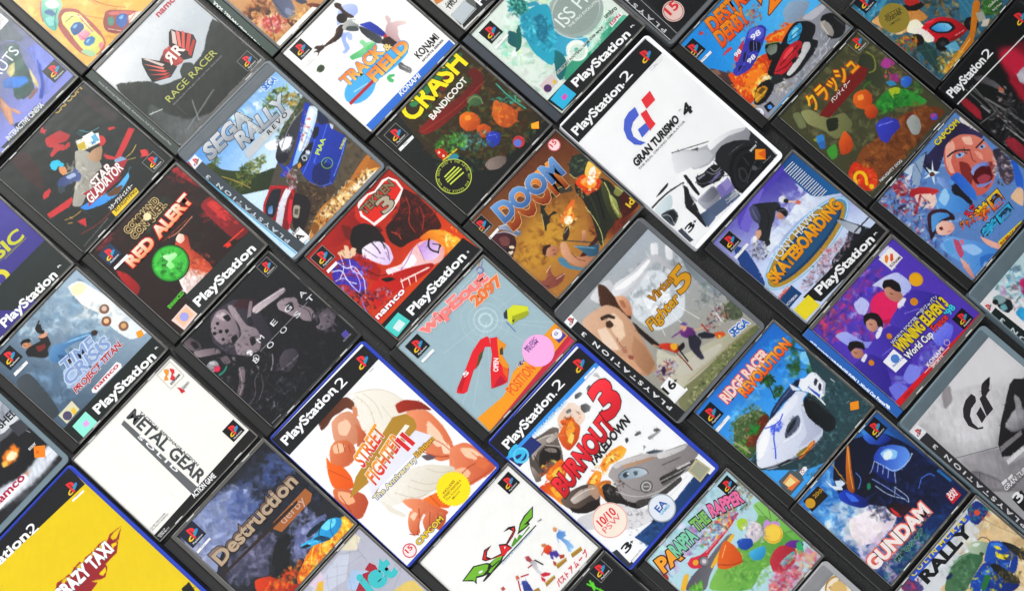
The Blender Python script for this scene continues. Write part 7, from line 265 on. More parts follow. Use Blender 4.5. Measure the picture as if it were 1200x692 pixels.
def inset(P, d):
    n = len(P); out = []
    A = 0.5 * np.sum(P[:,0]*np.roll(P[:,1],-1) - np.roll(P[:,0],-1)*P[:,1]); sg = 1 if A > 0 else -1
    for i in range(n):
        a, b, c = P[i-1], P[i], P[(i+1) % n]
        e1 = (b-a); e2 = (c-b); l1 = np.linalg.norm(e1)+1e-9; l2 = np.linalg.norm(e2)+1e-9; e1 = e1/l1; e2 = e2/l2
        n1 = np.array([-e1[1], e1[0]])*sg; n2 = np.array([-e2[1], e2[0]])*sg
        m = n1+n2; k = m@m
        out.append(b + m*(2*d/k) if k > 1e-6 else b + n1*d)
    return np.array(out)

def rrect(x0, y0, x1, y1, r, seg=6):
    """rounded rectangle, radii r = (tl, tr, br, bl)"""
    P = []
    for (cx, cy, a0, rr) in ((x0+r[0], y0+r[0], 180, r[0]), (x1-r[1], y0+r[1], 270, r[1]), (x1-r[2], y1-r[2], 0, r[2]), (x0+r[3], y1-r[3], 90, r[3])):
        for k in range(seg + 1):
            a = math.radians(a0 + 90*k/seg); P.append((cx + rr*math.cos(a), cy + rr*math.sin(a)))
    return P

# ---------------------------------------------------------------- printed covers
def vnoise(X, Y, scale, seed):
    r = np.random.default_rng(seed); T = r.random((64, 64))
    x = X/scale; y = Y/scale; xi = np.floor(x).astype(int); yi = np.floor(y).astype(int)
    fx = x-xi; fy = y-yi; fx = fx*fx*(3-2*fx); fy = fy*fy*(3-2*fy)
    g = lambda a, b: T[a % 64, b % 64]
    return (g(xi,yi)*(1-fx)+g(xi+1,yi)*fx)*(1-fy) + (g(xi,yi+1)*(1-fx)+g(xi+1,yi+1)*fx)*fy
def fbm(X, Y, scale, seed, o=4):
    s = 0; a = 1; t = 0
    for k in range(o):
        s = s + a*vnoise(X, Y, scale/2**k, seed+k*17); t += a; a *= .55
    return s/t

def sdf_poly(X, Y, P):
    d = np.full(X.shape, 1e9); ins = np.zeros(X.shape, bool); n = len(P)
    for i in range(n):
        ax, ay = P[i]; bx, by = P[(i+1) % n]; ex, ey = bx-ax, by-ay; l = ex*ex+ey*ey+1e-9
        t = np.clip(((X-ax)*ex+(Y-ay)*ey)/l, 0, 1)
        d = np.minimum(d, (X-ax-t*ex)**2+(Y-ay-t*ey)**2)
        if ay != by:
            c = ((ay > Y) != (by > Y)) & (X < ex*(Y-ay)/(ey if ey else 1e-9)+ax); ins ^= c
    d = np.sqrt(d); return np.where(ins, -d, d)

def smooth_closed(P, it=2):
    P = np.array(P, float)
    for k in range(it):
        a = .84 if k == 0 else .75
        Q = np.roll(P, -1, 0); P = np.stack([P*a+Q*(1-a), P*(1-a)+Q*a], 1).reshape(-1, 2)
    return P

CELL = 0.54
STROKES = dict(gt4=.015, mgs=0, taxi=.012, bust=.01, wip=.02, track=.02, cert=.03, plat=.02, neon=.03, music=.04, toon=.02, prol=.02,
               vf=.09, sf=.05, burn=.09, rally=.13, tek=.16, doom=.16, bandi=.22, ccj=.16, dd2=.13, speed=.25, cap=.14, we3=.16, ridge=.08,
               rapper=.1, mecha=.12, rcr=.08, dd1=.12, iss=.07, arc=.15, micro=.06, astro=.12, omega=.25, red=.16, glad=.12, tc=.07, rage=.06,
               jet=.08, shoot=.08, hawk=.06, zoe=.2, copy=.02)
def colspec(s):
    if '>' in s:
        a, b = s.split('>'); ang = 90.0
        if ':' in b: b, ang = b.split(':'); ang = float(ang)
        return hx(a), hx(b), ang
    c = hx(s); return c, c, 0.0

def paint(case):
    x0, y0, x1, y1 = case['p']; nx = int((x1-x0)/CELL)+1; ny = int((y1-y0)/CELL)+1
    gx = np.linspace(x0, x1, nx); gy = np.linspace(y0, y1, ny)
    X, Y = np.meshgrid(gx, gy); C = np.zeros((ny, nx, 3)); seed = sum(map(ord, case['n']))*7
    WX = (fbm(X, Y, 10, seed, 3)-.5)*1.3+(fbm(X, Y, 3.2, seed+5, 3)-.5)*1.3; WY = (fbm(X, Y, 10, seed+500, 3)-.5)*1.3+(fbm(X, Y, 3.2, seed+55, 3)-.5)*1.3
    TX = (fbm(X*.8+Y*.6, (Y*.8-X*.6)*.28, 2.4, seed+90, 2)-.5)*.7+(fbm(X, Y, 7, seed+91, 3)-.5)*.8
    def region(bx0, by0, bx1, by1):
        i0 = max(0, int((bx0-x0)/(x1-x0)*(nx-1))-1); i1 = min(nx, int((bx1-x0)/(x1-x0)*(nx-1))+3)
        j0 = max(0, int((by0-y0)/(y1-y0)*(ny-1))-1); j1 = min(ny, int((by1-y0)/(y1-y0)*(ny-1))+3)
        return (slice(j0, max(j0, j1)), slice(i0, max(i0, i1)))
    def blend(sl, colr, A):
        C[sl] = C[sl]*(1-A[..., None]) + colr*A[..., None]
    def shade(sl, spec, box, warp):
        a, b, ang = colspec(spec)
        if spec.find('>') < 0: base = np.broadcast_to(a, C[sl].shape)
        else:
            dx, dy = math.cos(math.radians(ang)), math.sin(math.radians(ang))
            cs = [box[i]*dx+box[j]*dy for i in (0, 2) for j in (1, 3)]; lo, hi = min(cs), max(cs)
            t = np.clip((X[sl]*dx+Y[sl]*dy-lo)/(hi-lo+1e-6), 0, 1)[..., None]; base = a*(1-t)+b*t
        if warp > 0: base = base*(1+TX[sl][..., None]*0.3*min(1.0, warp))
        return base
    for k, o in enumerate(case['o']):
        c = o[0]
        if c == 'B': C[:] = hx(o[1]); C *= (1+TX*.03)[..., None]
        elif c == 'G':
            ax, ay, bx, by = [v/10 for v in o[3:7]]; ex, ey = bx-ax, by-ay
            t = np.clip(((X-ax)*ex+(Y-ay)*ey)/(ex*ex+ey*ey+1e-6)+WX*.08, 0, 1)[..., None]; C[:] = hx(o[1])*(1-t)+hx(o[2])*t
        elif c == 'N':
            A = np.clip((fbm(X, Y, o[3]/10, seed+k*31)-.38)*2.4, 0, 1)*o[2]*.75; blend((slice(None), slice(None)), hx(o[1]), A)
        elif c == 'P':
            soft, warp = o[2]/10, o[3]/10*.5; P = np.array(o[4:], float).reshape(-1, 2)/10
            if warp < 0: P = smooth_closed(P, 2); warp = 0
            if warp > 0.3: P = smooth_closed(P, 1)
            e = soft+warp+1; box = (P[:,0].min(), P[:,1].min(), P[:,0].max(), P[:,1].max())
            sl = region(box[0]-e, box[1]-e, box[2]+e, box[3]+e)
            if X[sl].size == 0: continue
            d = sdf_poly(X[sl]+WX[sl]*warp, Y[sl]+WY[sl]*warp, P)
            s_ = max(soft*.6, CELL*.9); A = np.clip(.5-d/s_, 0, 1); A = A*A*(3-2*A)
            base = shade(sl, o[1], box, warp)
            if warp > 0.25:      # drawn form: darker toward the contour, catching light on one side
                m = min(box[2]-box[0], box[3]-box[1]); q = np.clip(-d/max(1.2, m*.22), 0, 1)
                gyy, gxx = np.gradient(d) if min(d.shape) > 1 else (0*d, 0*d)
                lit = np.clip((gxx*.6-gyy*.8)/CELL, -1, 1)*(1-q)
                base = base*(.93+.1*q+.05*lit)[..., None]
            blend(sl, base, A)
        elif c == 'L':
            w, soft, warp = o[2]/20, o[3]/10, max(0, o[4]/10)*.6; P = np.array(o[5:], float).reshape(-1, 2)/10
            if o[4] < 0 and len(P) > 2:
                for _ in range(2): P = np.concatenate([P[:1], np.stack([P[:-1]*.75+P[1:]*.25, P[:-1]*.25+P[1:]*.75], 1).reshape(-1, 2), P[-1:]])
            e = w+soft+warp+1; sl = region(P[:,0].min()-e, P[:,1].min()-e, P[:,0].max()+e, P[:,1].max()+e)
            if X[sl].size == 0: continue
            XX = X[sl]+WX[sl]*warp; YY = Y[sl]+WY[sl]*warp; d = np.full(XX.shape, 1e9)
            for i in range(len(P)-1):
                ax, ay = P[i]; ex, ey = P[i+1]-P[i]; t = np.clip(((XX-ax)*ex+(YY-ay)*ey)/(ex*ex+ey*ey+1e-9), 0, 1)
                d = np.minimum(d, np.hypot(XX-ax-t*ex, YY-ay-t*ey))
            blend(sl, hx(o[1].split('>')[0]), np.clip(.5-(d-w)/max(soft, CELL*.9), 0, 1)*min(1, max(.45, w*2/CELL)))
        elif c in 'EMR':
            if c == 'E': spec, soft, cx, cy, rx, ry, ang = o[1], o[2]/10, o[3]/10, o[4]/10, o[5]/10, o[6]/10, o[7]
            elif c == 'M': spec, soft, cx, cy, rx, ry, ang = o[1], o[4]/10, o[5]/10, o[6]/10, o[7]/10, o[8]/10, o[9]
            else: spec, soft, cx, cy, rx, ang = o[1], .5, o[3]/10, o[4]/10, o[5]/10, 0; ry = rx
            rr = max(rx, ry)+soft+2; sl = region(cx-rr, cy-rr, cx+rr, cy+rr)
            if X[sl].size == 0 or rx <= 0: continue
            a = math.radians(-ang); u = (X[sl]-cx)*math.cos(a)+(Y[sl]-cy)*math.sin(a); v = -(X[sl]-cx)*math.sin(a)+(Y[sl]-cy)*math.cos(a)
            q = np.hypot(u/rx, v/ry); d = (q-1)*min(rx, ry)
            if c == 'R': A = np.clip(.5-(np.abs(d)-o[6]/20)/.6, 0, 1)
            else: A = np.clip(.5-d/max(soft, .6), 0, 1)
            if c == 'M': A = A*np.clip((fbm(X[sl], Y[sl], o[3]/10, seed+k*13)-.42)*4, 0, 1)*o[2]
            blend(sl, shade(sl, spec, (cx-rx, cy-ry, cx+rx, cy+ry), 0), A*A*(3-2*A))
        elif c == 'K':
            r = np.random.default_rng(seed+k); cols = [hx(q) for q in o[1].split(',')]
            cx, cy, rx, ry, ang = o[4]/10, o[5]/10, o[6]/10, o[7]/10, math.radians(-o[8]); size = o[3]/10
            for i in range(o[2]):
                a = r.random()*6.283; q = math.sqrt(r.random()); u, v = q*rx*math.cos(a), q*ry*math.sin(a)
                px, py = cx+u*math.cos(ang)-v*math.sin(ang), cy+u*math.sin(ang)+v*math.cos(ang)
                s1 = size*(.3+.9*r.random()); s2 = s1*(.18+.45*r.random()); b = r.random()*3.14
                sl = region(px-s1-1, py-s1-1, px+s1+1, py+s1+1)
                if X[sl].size == 0: continue
                XX = X[sl]-px+WX[sl]*size*.9; YY = Y[sl]-py+WY[sl]*size*.9
                uu = XX*math.cos(b)+YY*math.sin(b); vv = -XX*math.sin(b)+YY*math.cos(b)
                d = (np.hypot(uu/s1, vv/s2)-1)*s2
                blend(sl, np.clip(cols[i % len(cols)]*(.8+.4*r.random()), 0, 1), np.clip(.5-d/(.7+size*.35), 0, 1)*(.8 if size < 2.3 else .55))
    st = STROKES.get(case['n'], .1)*.45
    if st > 0:      # short directional strokes picked from the colours beneath
        r = np.random.default_rng(seed+3); C0 = C.copy(); FL = fbm(X, Y, 26, seed+8, 2)*9
        for i in range(int(nx*ny/40)):
            j, q = r.integers(ny), r.integers(nx); px, py = X[j, q], Y[j, q]
            ln = .8+r.random()*2.6; w_ = .28+r.random()*.45; b = FL[j, q]+r.normal()*.25; e = ln+.8
            sl = region(px-e, py-e, px+e, py+e)
            if X[sl].size == 0: continue
            uu = (X[sl]-px)*math.cos(b)+(Y[sl]-py)*math.sin(b); vv = -(X[sl]-px)*math.sin(b)+(Y[sl]-py)*math.cos(b)
            A = np.clip(1.2-np.hypot(uu/ln, vv/w_), 0, 1)*.75
            c0 = C0[j, q]; blend(sl, np.clip(c0*(1+r.normal()*st)+r.normal(size=3)*st*.12, 0, 1), A)
    return gx, gy, lin(grade(C))*0.86

def text_mesh_jobs(jobs):
    """jobs: list of (body, offset) -> evaluated flat meshes, all in one depsgraph update"""
    obs = []
    for body, off in jobs:
        cu = bpy.data.curves.new('lettering', 'FONT'); cu.body = body; cu.offset = off; cu.resolution_u = 3
        ob = bpy.data.objects.new('lettering', cu); col.objects.link(ob); obs.append(ob)
    bpy.context.view_layer.update(); dg = bpy.context.evaluated_depsgraph_get(); out = []
    for ob in obs:
        me = bpy.data.meshes.new_from_object(ob.evaluated_get(dg))
        V = np.empty(len(me.vertices)*3); me.vertices.foreach_get('co', V); V = V.reshape(-1, 3)[:, :2]
        F = [tuple(p.vertices) for p in me.polygons]; out.append((V, F)); bpy.data.meshes.remove(me)
    for ob in obs:
        cu = ob.data; bpy.data.objects.remove(ob); bpy.data.curves.remove(cu)
    return out

CAP = 0.729      # cap height of the built-in font at size 1
def gather_text():
    jobs, keys = [], {}
    def need(b, off):
        k = (b, round(off, 3))
        if k not in keys: keys[k] = len(jobs); jobs.append(k)
    for c in CASES:
        for o in c['o']:
            if o[0] == 'T':
                off = 0.05 if 'h' in o[3] else (0.03 if 'b' in o[3] else 0.004)
                need(o[4], off)
                if len(o) > 9: need(o[4], off + min(.09, o[10]/10/(o[2]/10/CAP)))
            elif o[0] == 'U':
                for ch in set(o[6]): need(ch, 0.004)
    need('PlayStation', 0.004); need('PlayStation', 0.03)
    return keys, text_mesh_jobs(jobs)
TK, TM_ = gather_text()

class Ink:
    """crisp printed shapes laid just above the painted sheet"""
    def __init__(s, z): s.v = []; s.c = []; s.f = []; s.z = z
    def step(s): s.z += 0.02
    def poly(s, P, c, flat=True):
        if flat: s.step()
        o = len(s.v); s.v += [(p[0], p[1], s.z) for p in P]; s.c += [c]*len(P)
        P = np.array(P); A = np.sum(P[:,0]*np.roll(P[:,1],-1)-np.roll(P[:,0],-1)*P[:,1])
        s.f.append(tuple(o+i for i in (range(len(P)) if A < 0 else reversed(range(len(P))))))
    def strip(s, A, B, c):
        s.step(); n = len(A); o = len(s.v)
        s.v += [(p[0], p[1], s.z) for p in A] + [(p[0], p[1], s.z) for p in B]; s.c += [c]*(2*n)
        for i in range(n):
            j = (i+1) % n; s.f.append((o+i, o+n+i, o+n+j, o+j))
    def mesh(s, V, F, cols):
        s.step(); o = len(s.v); s.v += [(p[0], p[1], s.z) for p in V]; s.c += list(cols); s.f += [tuple(i+o for i in f) for f in F]

def circle(cx, cy, r, n=40, ph=0): return [(cx+r*math.cos(6.28318*i/n+ph), cy+r*math.sin(6.28318*i/n+ph)) for i in range(n)]

def put_text(ink, body, x1, y1, x2, y2, h, style, spec, outline=None, ow=0):
    off = 0.05 if 'h' in style else (0.03 if 'b' in style else 0.004)
    L_ = math.hypot(x2-x1, y2-y1); dx, dy = (x2-x1)/L_, (y2-y1)/L_; ux, uy = dy, -dx      # up on the page
    V0, F0 = TM_[TK[(body, round(off, 3))]]
    if len(V0) == 0: return
    lo, hi = V0[:,0].min(), V0[:,0].max(); sy = h/CAP; jp = ord(body[0]) > 0x2000
    if jp: sy = h/0.9
    sx = L_/(hi-lo); sh = 0.22 if 'i' in style else 0
    a, b, _ = colspec(spec)
    def lay(V, F, ca, cb):
        u = (V[:,0]-lo)*sx + V[:,1]*sy*sh; v = V[:,1]*sy
        if 'm' in style: u = L_-u
        P = np.stack([x1+dx*u+ux*v, y1+dy*u+uy*v], 1)
        t = np.clip(V[:,1]/CAP, 0, 1)[:, None]; cols = cb*(1-t)+ca*t
        if 'm' in style: F = [tuple(reversed(f)) for f in F]
        ink.mesh(P, F, cols)
    if outline:
        V, F = TM_[TK[(body, round(off+min(.09, ow/(h/CAP)), 3))]]; o_ = hx(outline); lay(V, F, o_, o_)
    lay(V0, F0, a, b)

COLS = (hx('e23a40'), hx('e8c030'), hx('3aa878'), hx('3a8ad0'))
MONO = (hx('d03a40'), hx('7a7a7e'), hx('7a7a7e'), hx('7a7a7e'))
def ps_logo(ink, cx, cy, s, word, mono=None):
    """red upright letter over a lying, tri-coloured curve"""
    def T(P): return [(cx+p[0]*s, cy+p[1]*s) for p in P]
    if word: cy -= s*.06
    sw = [(-.46,.20),(-.36,.08),(-.14,.02),(-.12,.10),(-.28,.15),(-.34,.21),(-.24,.26),(-.08,.24),(-.08,.32),(-.3,.34),(-.43,.29)]
    RED, YEL, GRN, BLU = mono or COLS
    ink.poly(T(sw), YEL)
    ink.poly(T([(.02,.10),(.2,.03),(.34,-.02),(.4,.03),(.26,.12),(.02,.22)]), GRN)
    ink.poly(T([(.1,-.02),(.3,-.06),(.46,-.03),(.47,.08),(.36,.16),(.2,.22),(.02,.28),(.02,.2),(.22,.12),(.34,.06),(.36,.02),(.26,.02),(.1,.06)]), BLU)
    ink.poly(T([(-.12,-.42),(.06,-.38),(.22,-.31),(.3,-.2),(.3,-.06),(.22,.02),(.08,-.01),(.08,-.24),(.03,-.27),(.03,.38),(-.12,.33)]), RED)
    if word: put_text(ink, 'PlayStation', cx-s*.4, cy+s*.56, cx+s*.42, cy+s*.56, s*.13, 'n', 'f4f4f4')

def ink_ops(case, z):
    ink = Ink(z)
    for o in case['o']:
        c = o[0]
        if c == 'Q': ink.poly(np.array(o[2:], float).reshape(-1, 2)/10, hx(o[1]))
        elif c == 'J':
            w = max(.25, o[2]/20); P = np.array(o[3:7], float).reshape(-1, 2)/10; d = P[1]-P[0]; d = d/np.linalg.norm(d); n = np.array([-d[1], d[0]])*w
            ink.poly([P[0]+n, P[1]+n, P[1]-n, P[0]-n], hx(o[1]))
        elif c == 'O': ink.poly(circle(o[2]/10, o[3]/10, o[4]/10), hx(o[1]))
        elif c == 'A': ink.strip(circle(o[2]/10, o[3]/10, o[4]/10), circle(o[2]/10, o[3]/10, o[4]/10-max(.3, o[5]/10)), hx(o[1]))
        elif c == 'S':
            P = [(o[2]/10+(o[4]/10)*(1 if i % 2 else .92)*math.cos(6.28318*i/72), o[3]/10+(o[4]/10)*(1 if i % 2 else .92)*math.sin(6.28318*i/72)) for i in range(72)]
            ink.poly(P, hx(o[1]))
        elif c == 'T': put_text(ink, o[4], *[v/10 for v in o[5:9]], o[2]/10, o[3], o[1], o[9] if len(o) > 9 else None, (o[10]/10 if len(o) > 10 else 0))
        elif c == 'U':
            txt = o[6]; n = len(txt); cx, cy, r, h = o[3]/10, o[4]/10, o[5]/10, o[2]/10; step = 6.28318/n
            for i, ch in enumerate(txt):
                if ch == ' ': continue
                a = -math.pi/2 + step*i; rr = r-h*.4; w = step*rr*.38 if ch not in '.I1' else step*rr*.14
                mx, my = cx+rr*math.cos(a), cy+rr*math.sin(a); tx, ty = -math.sin(a), math.cos(a)
                put_text(ink, ch, mx-tx*w, my-ty*w, mx+tx*w, my+ty*w, h*.8 if ch != '.' else .5, 'n', o[1])
        elif c == 'X':
            cx, cy, s = o[3]/10, o[4]/10, o[5]/10; h = s/2
            if o[2] == 'r': ps_logo(ink, cx, cy, s, False, MONO); continue
            if o[2] == 'l': ps_logo(ink, cx, cy, s, False); continue
            if o[1]: ink.poly([(cx-h, cy-h), (cx+h, cy-h), (cx+h, cy+h), (cx-h, cy+h)], hx(o[1]))
            if o[2] == 'w':
                q = h; w_ = .35; g = hx('a8a8a4')
                for (a0, b0, a1, b1) in ((-q,-q,q,-q+w_), (-q,q-w_,q,q), (-q,-q+w_,-q+w_,q-w_), (q-w_,-q+w_,q,q-w_)):
                    ink.poly([(cx+a0, cy+b0), (cx+a1, cy+b0), (cx+a1, cy+b1), (cx+a0, cy+b1)], g)
            ps_logo(ink, cx, cy, s*.82, True)
    return ink

def clip_faces(ink, x0, y0, x1, y1):
    """cut the printed shapes at the edge of the sheet"""
    bm = bmesh.new(); cl = bm.verts.layers.float_color.new('Col')
    vs = []
    for (x, y, z), c in zip(ink.v, ink.c):
        v = bm.verts.new((x, y, z)); v[cl] = (*(lin(grade(c))*0.86), 1.0); vs.append(v)
    for f in ink.f:
        try: bm.faces.new([vs[i] for i in f])
        except Exception: pass
    if bm.faces:
        bmesh.ops.triangulate(bm, faces=bm.faces)
    for co, no in (((x0,0,0),(1,0,0)), ((x1,0,0),(-1,0,0)), ((0,y0,0),(0,1,0)), ((0,y1,0),(0,-1,0))):
        g = bm.verts[:]+bm.edges[:]+bm.faces[:]
        bmesh.ops.bisect_plane(bm, geom=g, dist=1e-5, plane_co=co, plane_no=no, clear_inner=True)
    bmesh.ops.triangulate(bm, faces=bm.faces)
    bm.verts.index_update()
    V = np.array([v.co[:] for v in bm.verts]).reshape(-1, 3); C = np.array([v[cl][:] for v in bm.verts]).reshape(-1, 4)
    F = np.array([[v.index for v in f.verts] for f in bm.faces]).reshape(-1, 3); bm.free()
    return V, C, F

def cover(case, parent, W, H, z):
    x0, y0, x1, y1 = case['p']; gx, gy, C = paint(case); nx, ny = len(gx), len(gy)
    X, Y = np.meshgrid(gx, gy); V = np.stack([X.ravel(), Y.ravel(), np.full(X.size, z)], 1)
    idx = np.arange(nx*ny).reshape(ny, nx)
    Q = np.stack([idx[1:, :-1], idx[1:, 1:], idx[:-1, 1:], idx[:-1, :-1]], -1).reshape(-1, 4)
    ink = ink_ops(case, z+.02); V2, C2, F2 = clip_faces(ink, x0, y0, x1, y1)
    if len(F2):      # faces look up
        a, b, c = V2[F2[:,0]], V2[F2[:,1]], V2[F2[:,2]]
        s = (b[:,0]-a[:,0])*(c[:,1]-a[:,1])-(b[:,1]-a[:,1])*(c[:,0]-a[:,0]); F2[s > 0] = F2[s > 0][:, ::-1]
    n1 = len(V); V = np.concatenate([V, V2]) if len(V2) else V
    CC = np.concatenate([C.reshape(-1, 3), C2[:, :3]]) if len(V2) else C.reshape(-1, 3)
    P = np.empty_like(V); P[:,0] = (V[:,0]-W/2)*MM; P[:,1] = (H/2-V[:,1])*MM; P[:,2] = V[:,2]*MM
    loops = np.concatenate([Q.ravel(), (F2+n1).ravel()]) if len(F2) else Q.ravel()
    start = np.concatenate([np.arange(len(Q))*4, len(Q)*4+np.arange(len(F2))*3])
    me = bpy.data.meshes.new('cover_sheet'); me.vertices.add(len(P)); me.vertices.foreach_set('co', P.ravel())
    me.loops.add(len(loops)); me.loops.foreach_set('vertex_index', loops.astype(np.int32))
    me.polygons.add(len(start)); me.polygons.foreach_set('loop_start', start.astype(np.int32))
    at = me.color_attributes.new('Col', 'FLOAT_COLOR', 'POINT')
    at.data.foreach_set('color', np.concatenate([np.clip(CC, 0, 1), np.ones((len(CC), 1))], 1).ravel())
    me.materials.append(M['print']); me.update(calc_edges=True); me.validate()
    ob = bpy.data.objects.new('cover_sheet', me); col.objects.link(ob); ob.parent = parent
    return ob

def side_print(case, parent, W, H, x1, z):
    ink = ink_ops({'o': [o for o in case['o'] if o[0] == 'T' and min(o[5], o[7]) < x1*10]}, z)
    V, C, F = clip_faces(ink, .8, .8, x1, H-.8)
    if not len(F): return
    a, b, c = V[F[:,0]], V[F[:,1]], V[F[:,2]]
    s = (b[:,0]-a[:,0])*(c[:,1]-a[:,1])-(b[:,1]-a[:,1])*(c[:,0]-a[:,0]); F[s > 0] = F[s > 0][:, ::-1]
    me = bpy.data.meshes.new('side_card_lettering')
    me.from_pydata([((v[0]-W/2)*MM, (H/2-v[1])*MM, v[2]*MM) for v in V], [], F.tolist())
    at = me.color_attributes.new('Col', 'FLOAT_COLOR', 'POINT'); at.data.foreach_set('color', C.ravel()); me.materials.append(M['print'])
    ob = bpy.data.objects.new('side_card_lettering', me); col.objects.link(ob); ob.parent = parent

# ---------------------------------------------------------------- the cases
EMBOSS = {'bandi', 'track', 'tc', 'red', 'ridge', 'copy'}
def make_case(case):
    t, cx, cy, th, W, H = case['g']; n = case['n']; st = case['s']; h = HEIGHT[t]
    root = bpy.data.objects.new('jewel_case' if t == 'J' else 'tall_game_case', None); col.objects.link(root)
    root.location = (cx*MM, cy*MM, 0); root.rotation_euler = (0, 0, th); root.empty_display_size = .02
    root['label'] = LABELS[n]; root['category'] = 'game case'
    root['group'] = {'J': 'square jewel cases laid out in slanting rows', 'D': 'tall disc cases among the square ones', 'B': 'smoky clear disc cases among the others'}[t]
    g = .25
    if t == 'J':
        full = st == 'full'; printed = st == 'printed'; hx1 = 10.8
        b = MB(); b.box(g, g, W-g, H-g, 0.2, 8.3, .5); b.build('case_body', M['tray'], root, W, H)
        x0, y0, x1, y1 = case['p']
        if not full:
            hm = M['hinge_blue'] if st == 'blueblack' else M['hinge_black']
            if printed:
                hm = mat_plastic('printed_side_strip', case['hc'], 0.45, 0.4, 0.08)
            b = MB(); b.box(g+.3, g+.3, hx1-.6, H-g-.3, 8.3, 9.7, .45)
            if not printed:
                b.box(g+1.4, g+1.2, g+2.0, H-g-1.2, 9.7, 9.95, .1); b.box(hx1-2.2, g+1.2, hx1-1.6, H-g-1.2, 9.7, 9.95, .1)
            hi = b.build('printed_side_card' if printed else 'hinge_strip', hm, root, W, H)
            if printed:
                side_print(case, hi, W, H, hx1-.7, 9.72)
            if n in EMBOSS:
                ink = Ink(9.76); put_text(ink, 'PlayStation', 7.4, H*.72 if n != 'tc' else H*.93, 7.4, H*.4 if n != 'tc' else H*.6, 3.4, 'b', '000000') 
                if ink.v:
                    me = MB(); me.add(ink.v, ink.f); me.build('embossed_word', M['emboss'], hi, W, H)
        rx = 0.0 if full else hx1-.2
        # lid rim: four bars with bevels, pale broken lines painting edge highlights, and moulded tabs
        rim = M['rimdark'] if st in ('black2',) or n in ('ccj', 'cap', 'speed', 'neon', 'glad', 'omega') else M['rim']
        b = MB()
        ax0, ay0, ax1, ay1 = rx+g, g, W-g, H-g; ix0, iy0, ix1, iy1 = x0-.1, y0-.1, x1+.1, y1+.1
        ix0 = max(ix0, ax0+.5); iy0 = max(iy0, ay0+.6)
        b.ring(rrect(ax0, ay0, ax1, ay1, (.6,.8,.8,.6), 3), rrect(ix0, iy0, ix1, iy1, (.3,.3,.3,.3), 3), 8.3, h, .35)
        lr = b.build('lid_rim', rim, root, W, H)
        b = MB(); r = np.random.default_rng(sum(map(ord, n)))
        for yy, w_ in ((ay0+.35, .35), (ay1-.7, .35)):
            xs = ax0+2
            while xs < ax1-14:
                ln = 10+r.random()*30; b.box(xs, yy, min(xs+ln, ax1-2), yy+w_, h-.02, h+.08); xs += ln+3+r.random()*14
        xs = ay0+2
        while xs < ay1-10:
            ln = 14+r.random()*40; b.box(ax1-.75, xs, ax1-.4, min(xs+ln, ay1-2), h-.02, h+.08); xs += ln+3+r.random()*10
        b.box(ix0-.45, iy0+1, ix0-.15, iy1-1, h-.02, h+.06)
        b.build('lid_edge_highlight', M['line'], root, W, H)  # highlights put in as paler bars, not a separate moulding
        for xc in (ax0+(ax1-ax0)*.2, ax0+(ax1-ax0)*.8):
            for ya, yb in ((ay1-1.9, ay1-1.1), (ay0+1.0, ay0+1.7)):
                b = MB(); b.box(xc-5, ya, xc+5, yb, h-.02, h+.1, .03); b.build('lid_tab', M['tab'], root, W, H)
        cover(case, root, W, H, h-1.5)
        b = MB(); b.box(ix0-.05, iy0-.05, ix1+.05, iy1+.05, h-.45, h-.3); b.build('clear_lid', M['lid'], root, W, H)
    else:
        key = {'white': 'white', 'blue': 'blue', 'black2': 'black', 'smoke': 'smoke', 'smokeL': 'smokeL', 'smokeR': 'smokeR', 'platin': 'platin'}[st]
        mt = M[key]; R = (5, 5, 5, 5) if t == 'B' else (2.5, 5, 5, 2.5)
        b = MB(); b.prism(rrect(g, g, W-g, H-g, R), .2, h-.9, .8); b.build('case_body', mt, root, W, H)
        x0, y0, x1, y1 = case['p']; lft = max(.05, x0-.1-g)
        b = MB()
        if t == 'D':
            b.ring(rrect(g, g, W-g, H-g, R), rrect(g+.15, y0-.6, x1+.5, y1+.6, (.8,2.5,2.5,.8)), h-1.6, h, .35)
        else:
            b.ring(rrect(g, g, W-g, H-g, R), rrect(g+.4, g+2.2, x1+.5, y1+.6, (3,3,3,3)), h-1.6, h, .35)
        b.build('case_rim', mt, root, W, H)
        if t == 'B':
            b = MB(); b.box(6, 6.2, W-10, 6.6, h-.92, h-.7, .05); b.box(5, y0-2.0, W-6, y0-1.5, h-.92, h-.6, .05)
            b.build('moulded_ridge', mt, root, W, H)
        cover(case, root, W, H, h-.75)
        b = MB()
        yt = (y0-.4) if t == 'D' else g+2.4
        b.box(x0+.1, yt, x1+.3, y1+.4, h-.12, h-.04); b.build('clear_film', M['film'], root, W, H)
    return root

for c in CASES: make_case(c)

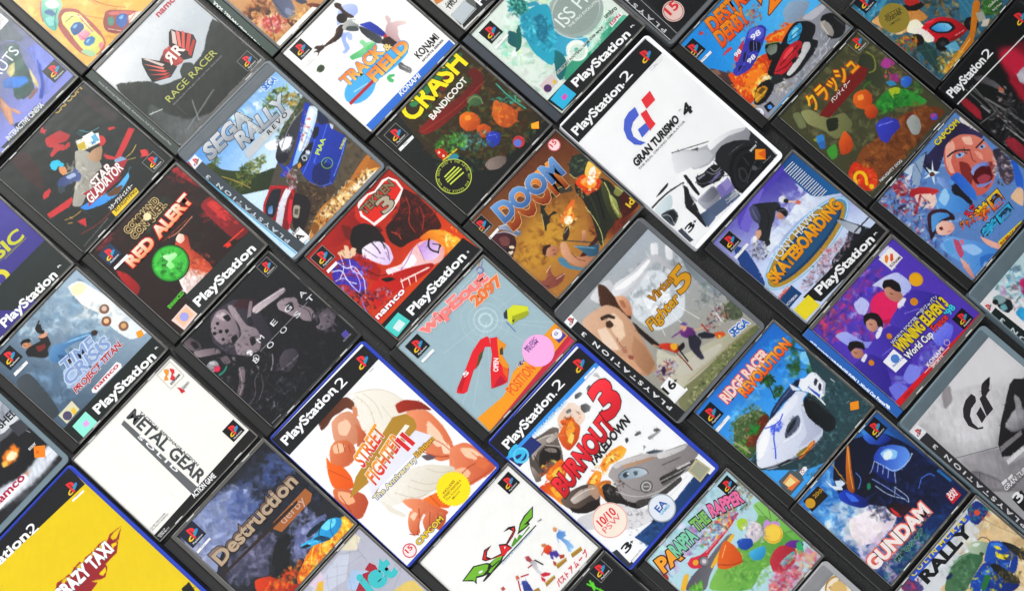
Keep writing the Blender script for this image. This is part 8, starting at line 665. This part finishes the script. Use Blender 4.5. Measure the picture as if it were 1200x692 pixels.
# ---------------------------------------------------------------- table top
me = bpy.data.meshes.new('table_surface'); s = 3.0
me.from_pydata([(-s, -s, 0), (s, -s, 0), (s, s, 0), (-s, s, 0)], [], [(0, 1, 2, 3)]); me.materials.append(M['table'])
tb = bpy.data.objects.new('table_surface', me); col.objects.link(tb); tb['kind'] = 'structure'

# ---------------------------------------------------------------- camera
F, HC, R = CAM
cam = bpy.data.cameras.new('camera'); co = bpy.data.objects.new('camera', cam); col.objects.link(co); sc.camera = co
cam.sensor_width = 36; cam.lens = F/1200*36; cam.clip_start = .01; cam.clip_end = 50
m4 = Matrix([[*R[0], 0], [*R[1], 0], [*R[2], HC*MM], [0, 0, 0, 1]]); co.matrix_world = m4
Rm = np.array(R)

# ---------------------------------------------------------------- light: overhead soft boxes
ctr = Vector((.33, .22, 0))
def cdir(x, y):      # a horizontal direction as seen in the picture (x right, y up)
    v = Rm @ np.array([x, y, 0.0]); return Vector((v[0], v[1], 0)).normalized()
def area(name, pos, target, sx, sy, power, colr=(1, 1, 1)):
    l = bpy.data.lights.new(name, 'AREA'); l.shape = 'RECTANGLE'; l.size = sx; l.size_y = sy; l.energy = power; l.color = colr
    o = bpy.data.objects.new(name, l); col.objects.link(o); o.location = pos
    o.rotation_euler = (Vector(target)-Vector(pos)).to_track_quat('-Z', 'Y').to_euler(); return o
up, rt = cdir(0, 1), cdir(1, 0)
area('softbox_key', ctr + up*1.5 - rt*1.2 + Vector((0, 0, 1.9)), ctr, 1.3, 1.3, 82, (1, .99, .97))
area('softbox_fill', ctr - up*1.6 - rt*.3 + Vector((0, 0, 1.9)), ctr, 1.6, 1.6, 63, (.97, .98, 1))
w = bpy.data.worlds.new('World'); sc.world = w; w.use_nodes = True
w.node_tree.nodes['Background'].inputs[0].default_value = (.9, .95, 1, 1); w.node_tree.nodes['Background'].inputs[1].default_value = .22

sc.view_settings.view_transform = 'Standard'; sc.view_settings.look = 'None'; sc.view_settings.exposure = 0
sc.render.engine = 'CYCLES'; sc.cycles.max_bounces = 8; sc.cycles.transparent_max_bounces = 16; sc.cycles.use_denoising = True
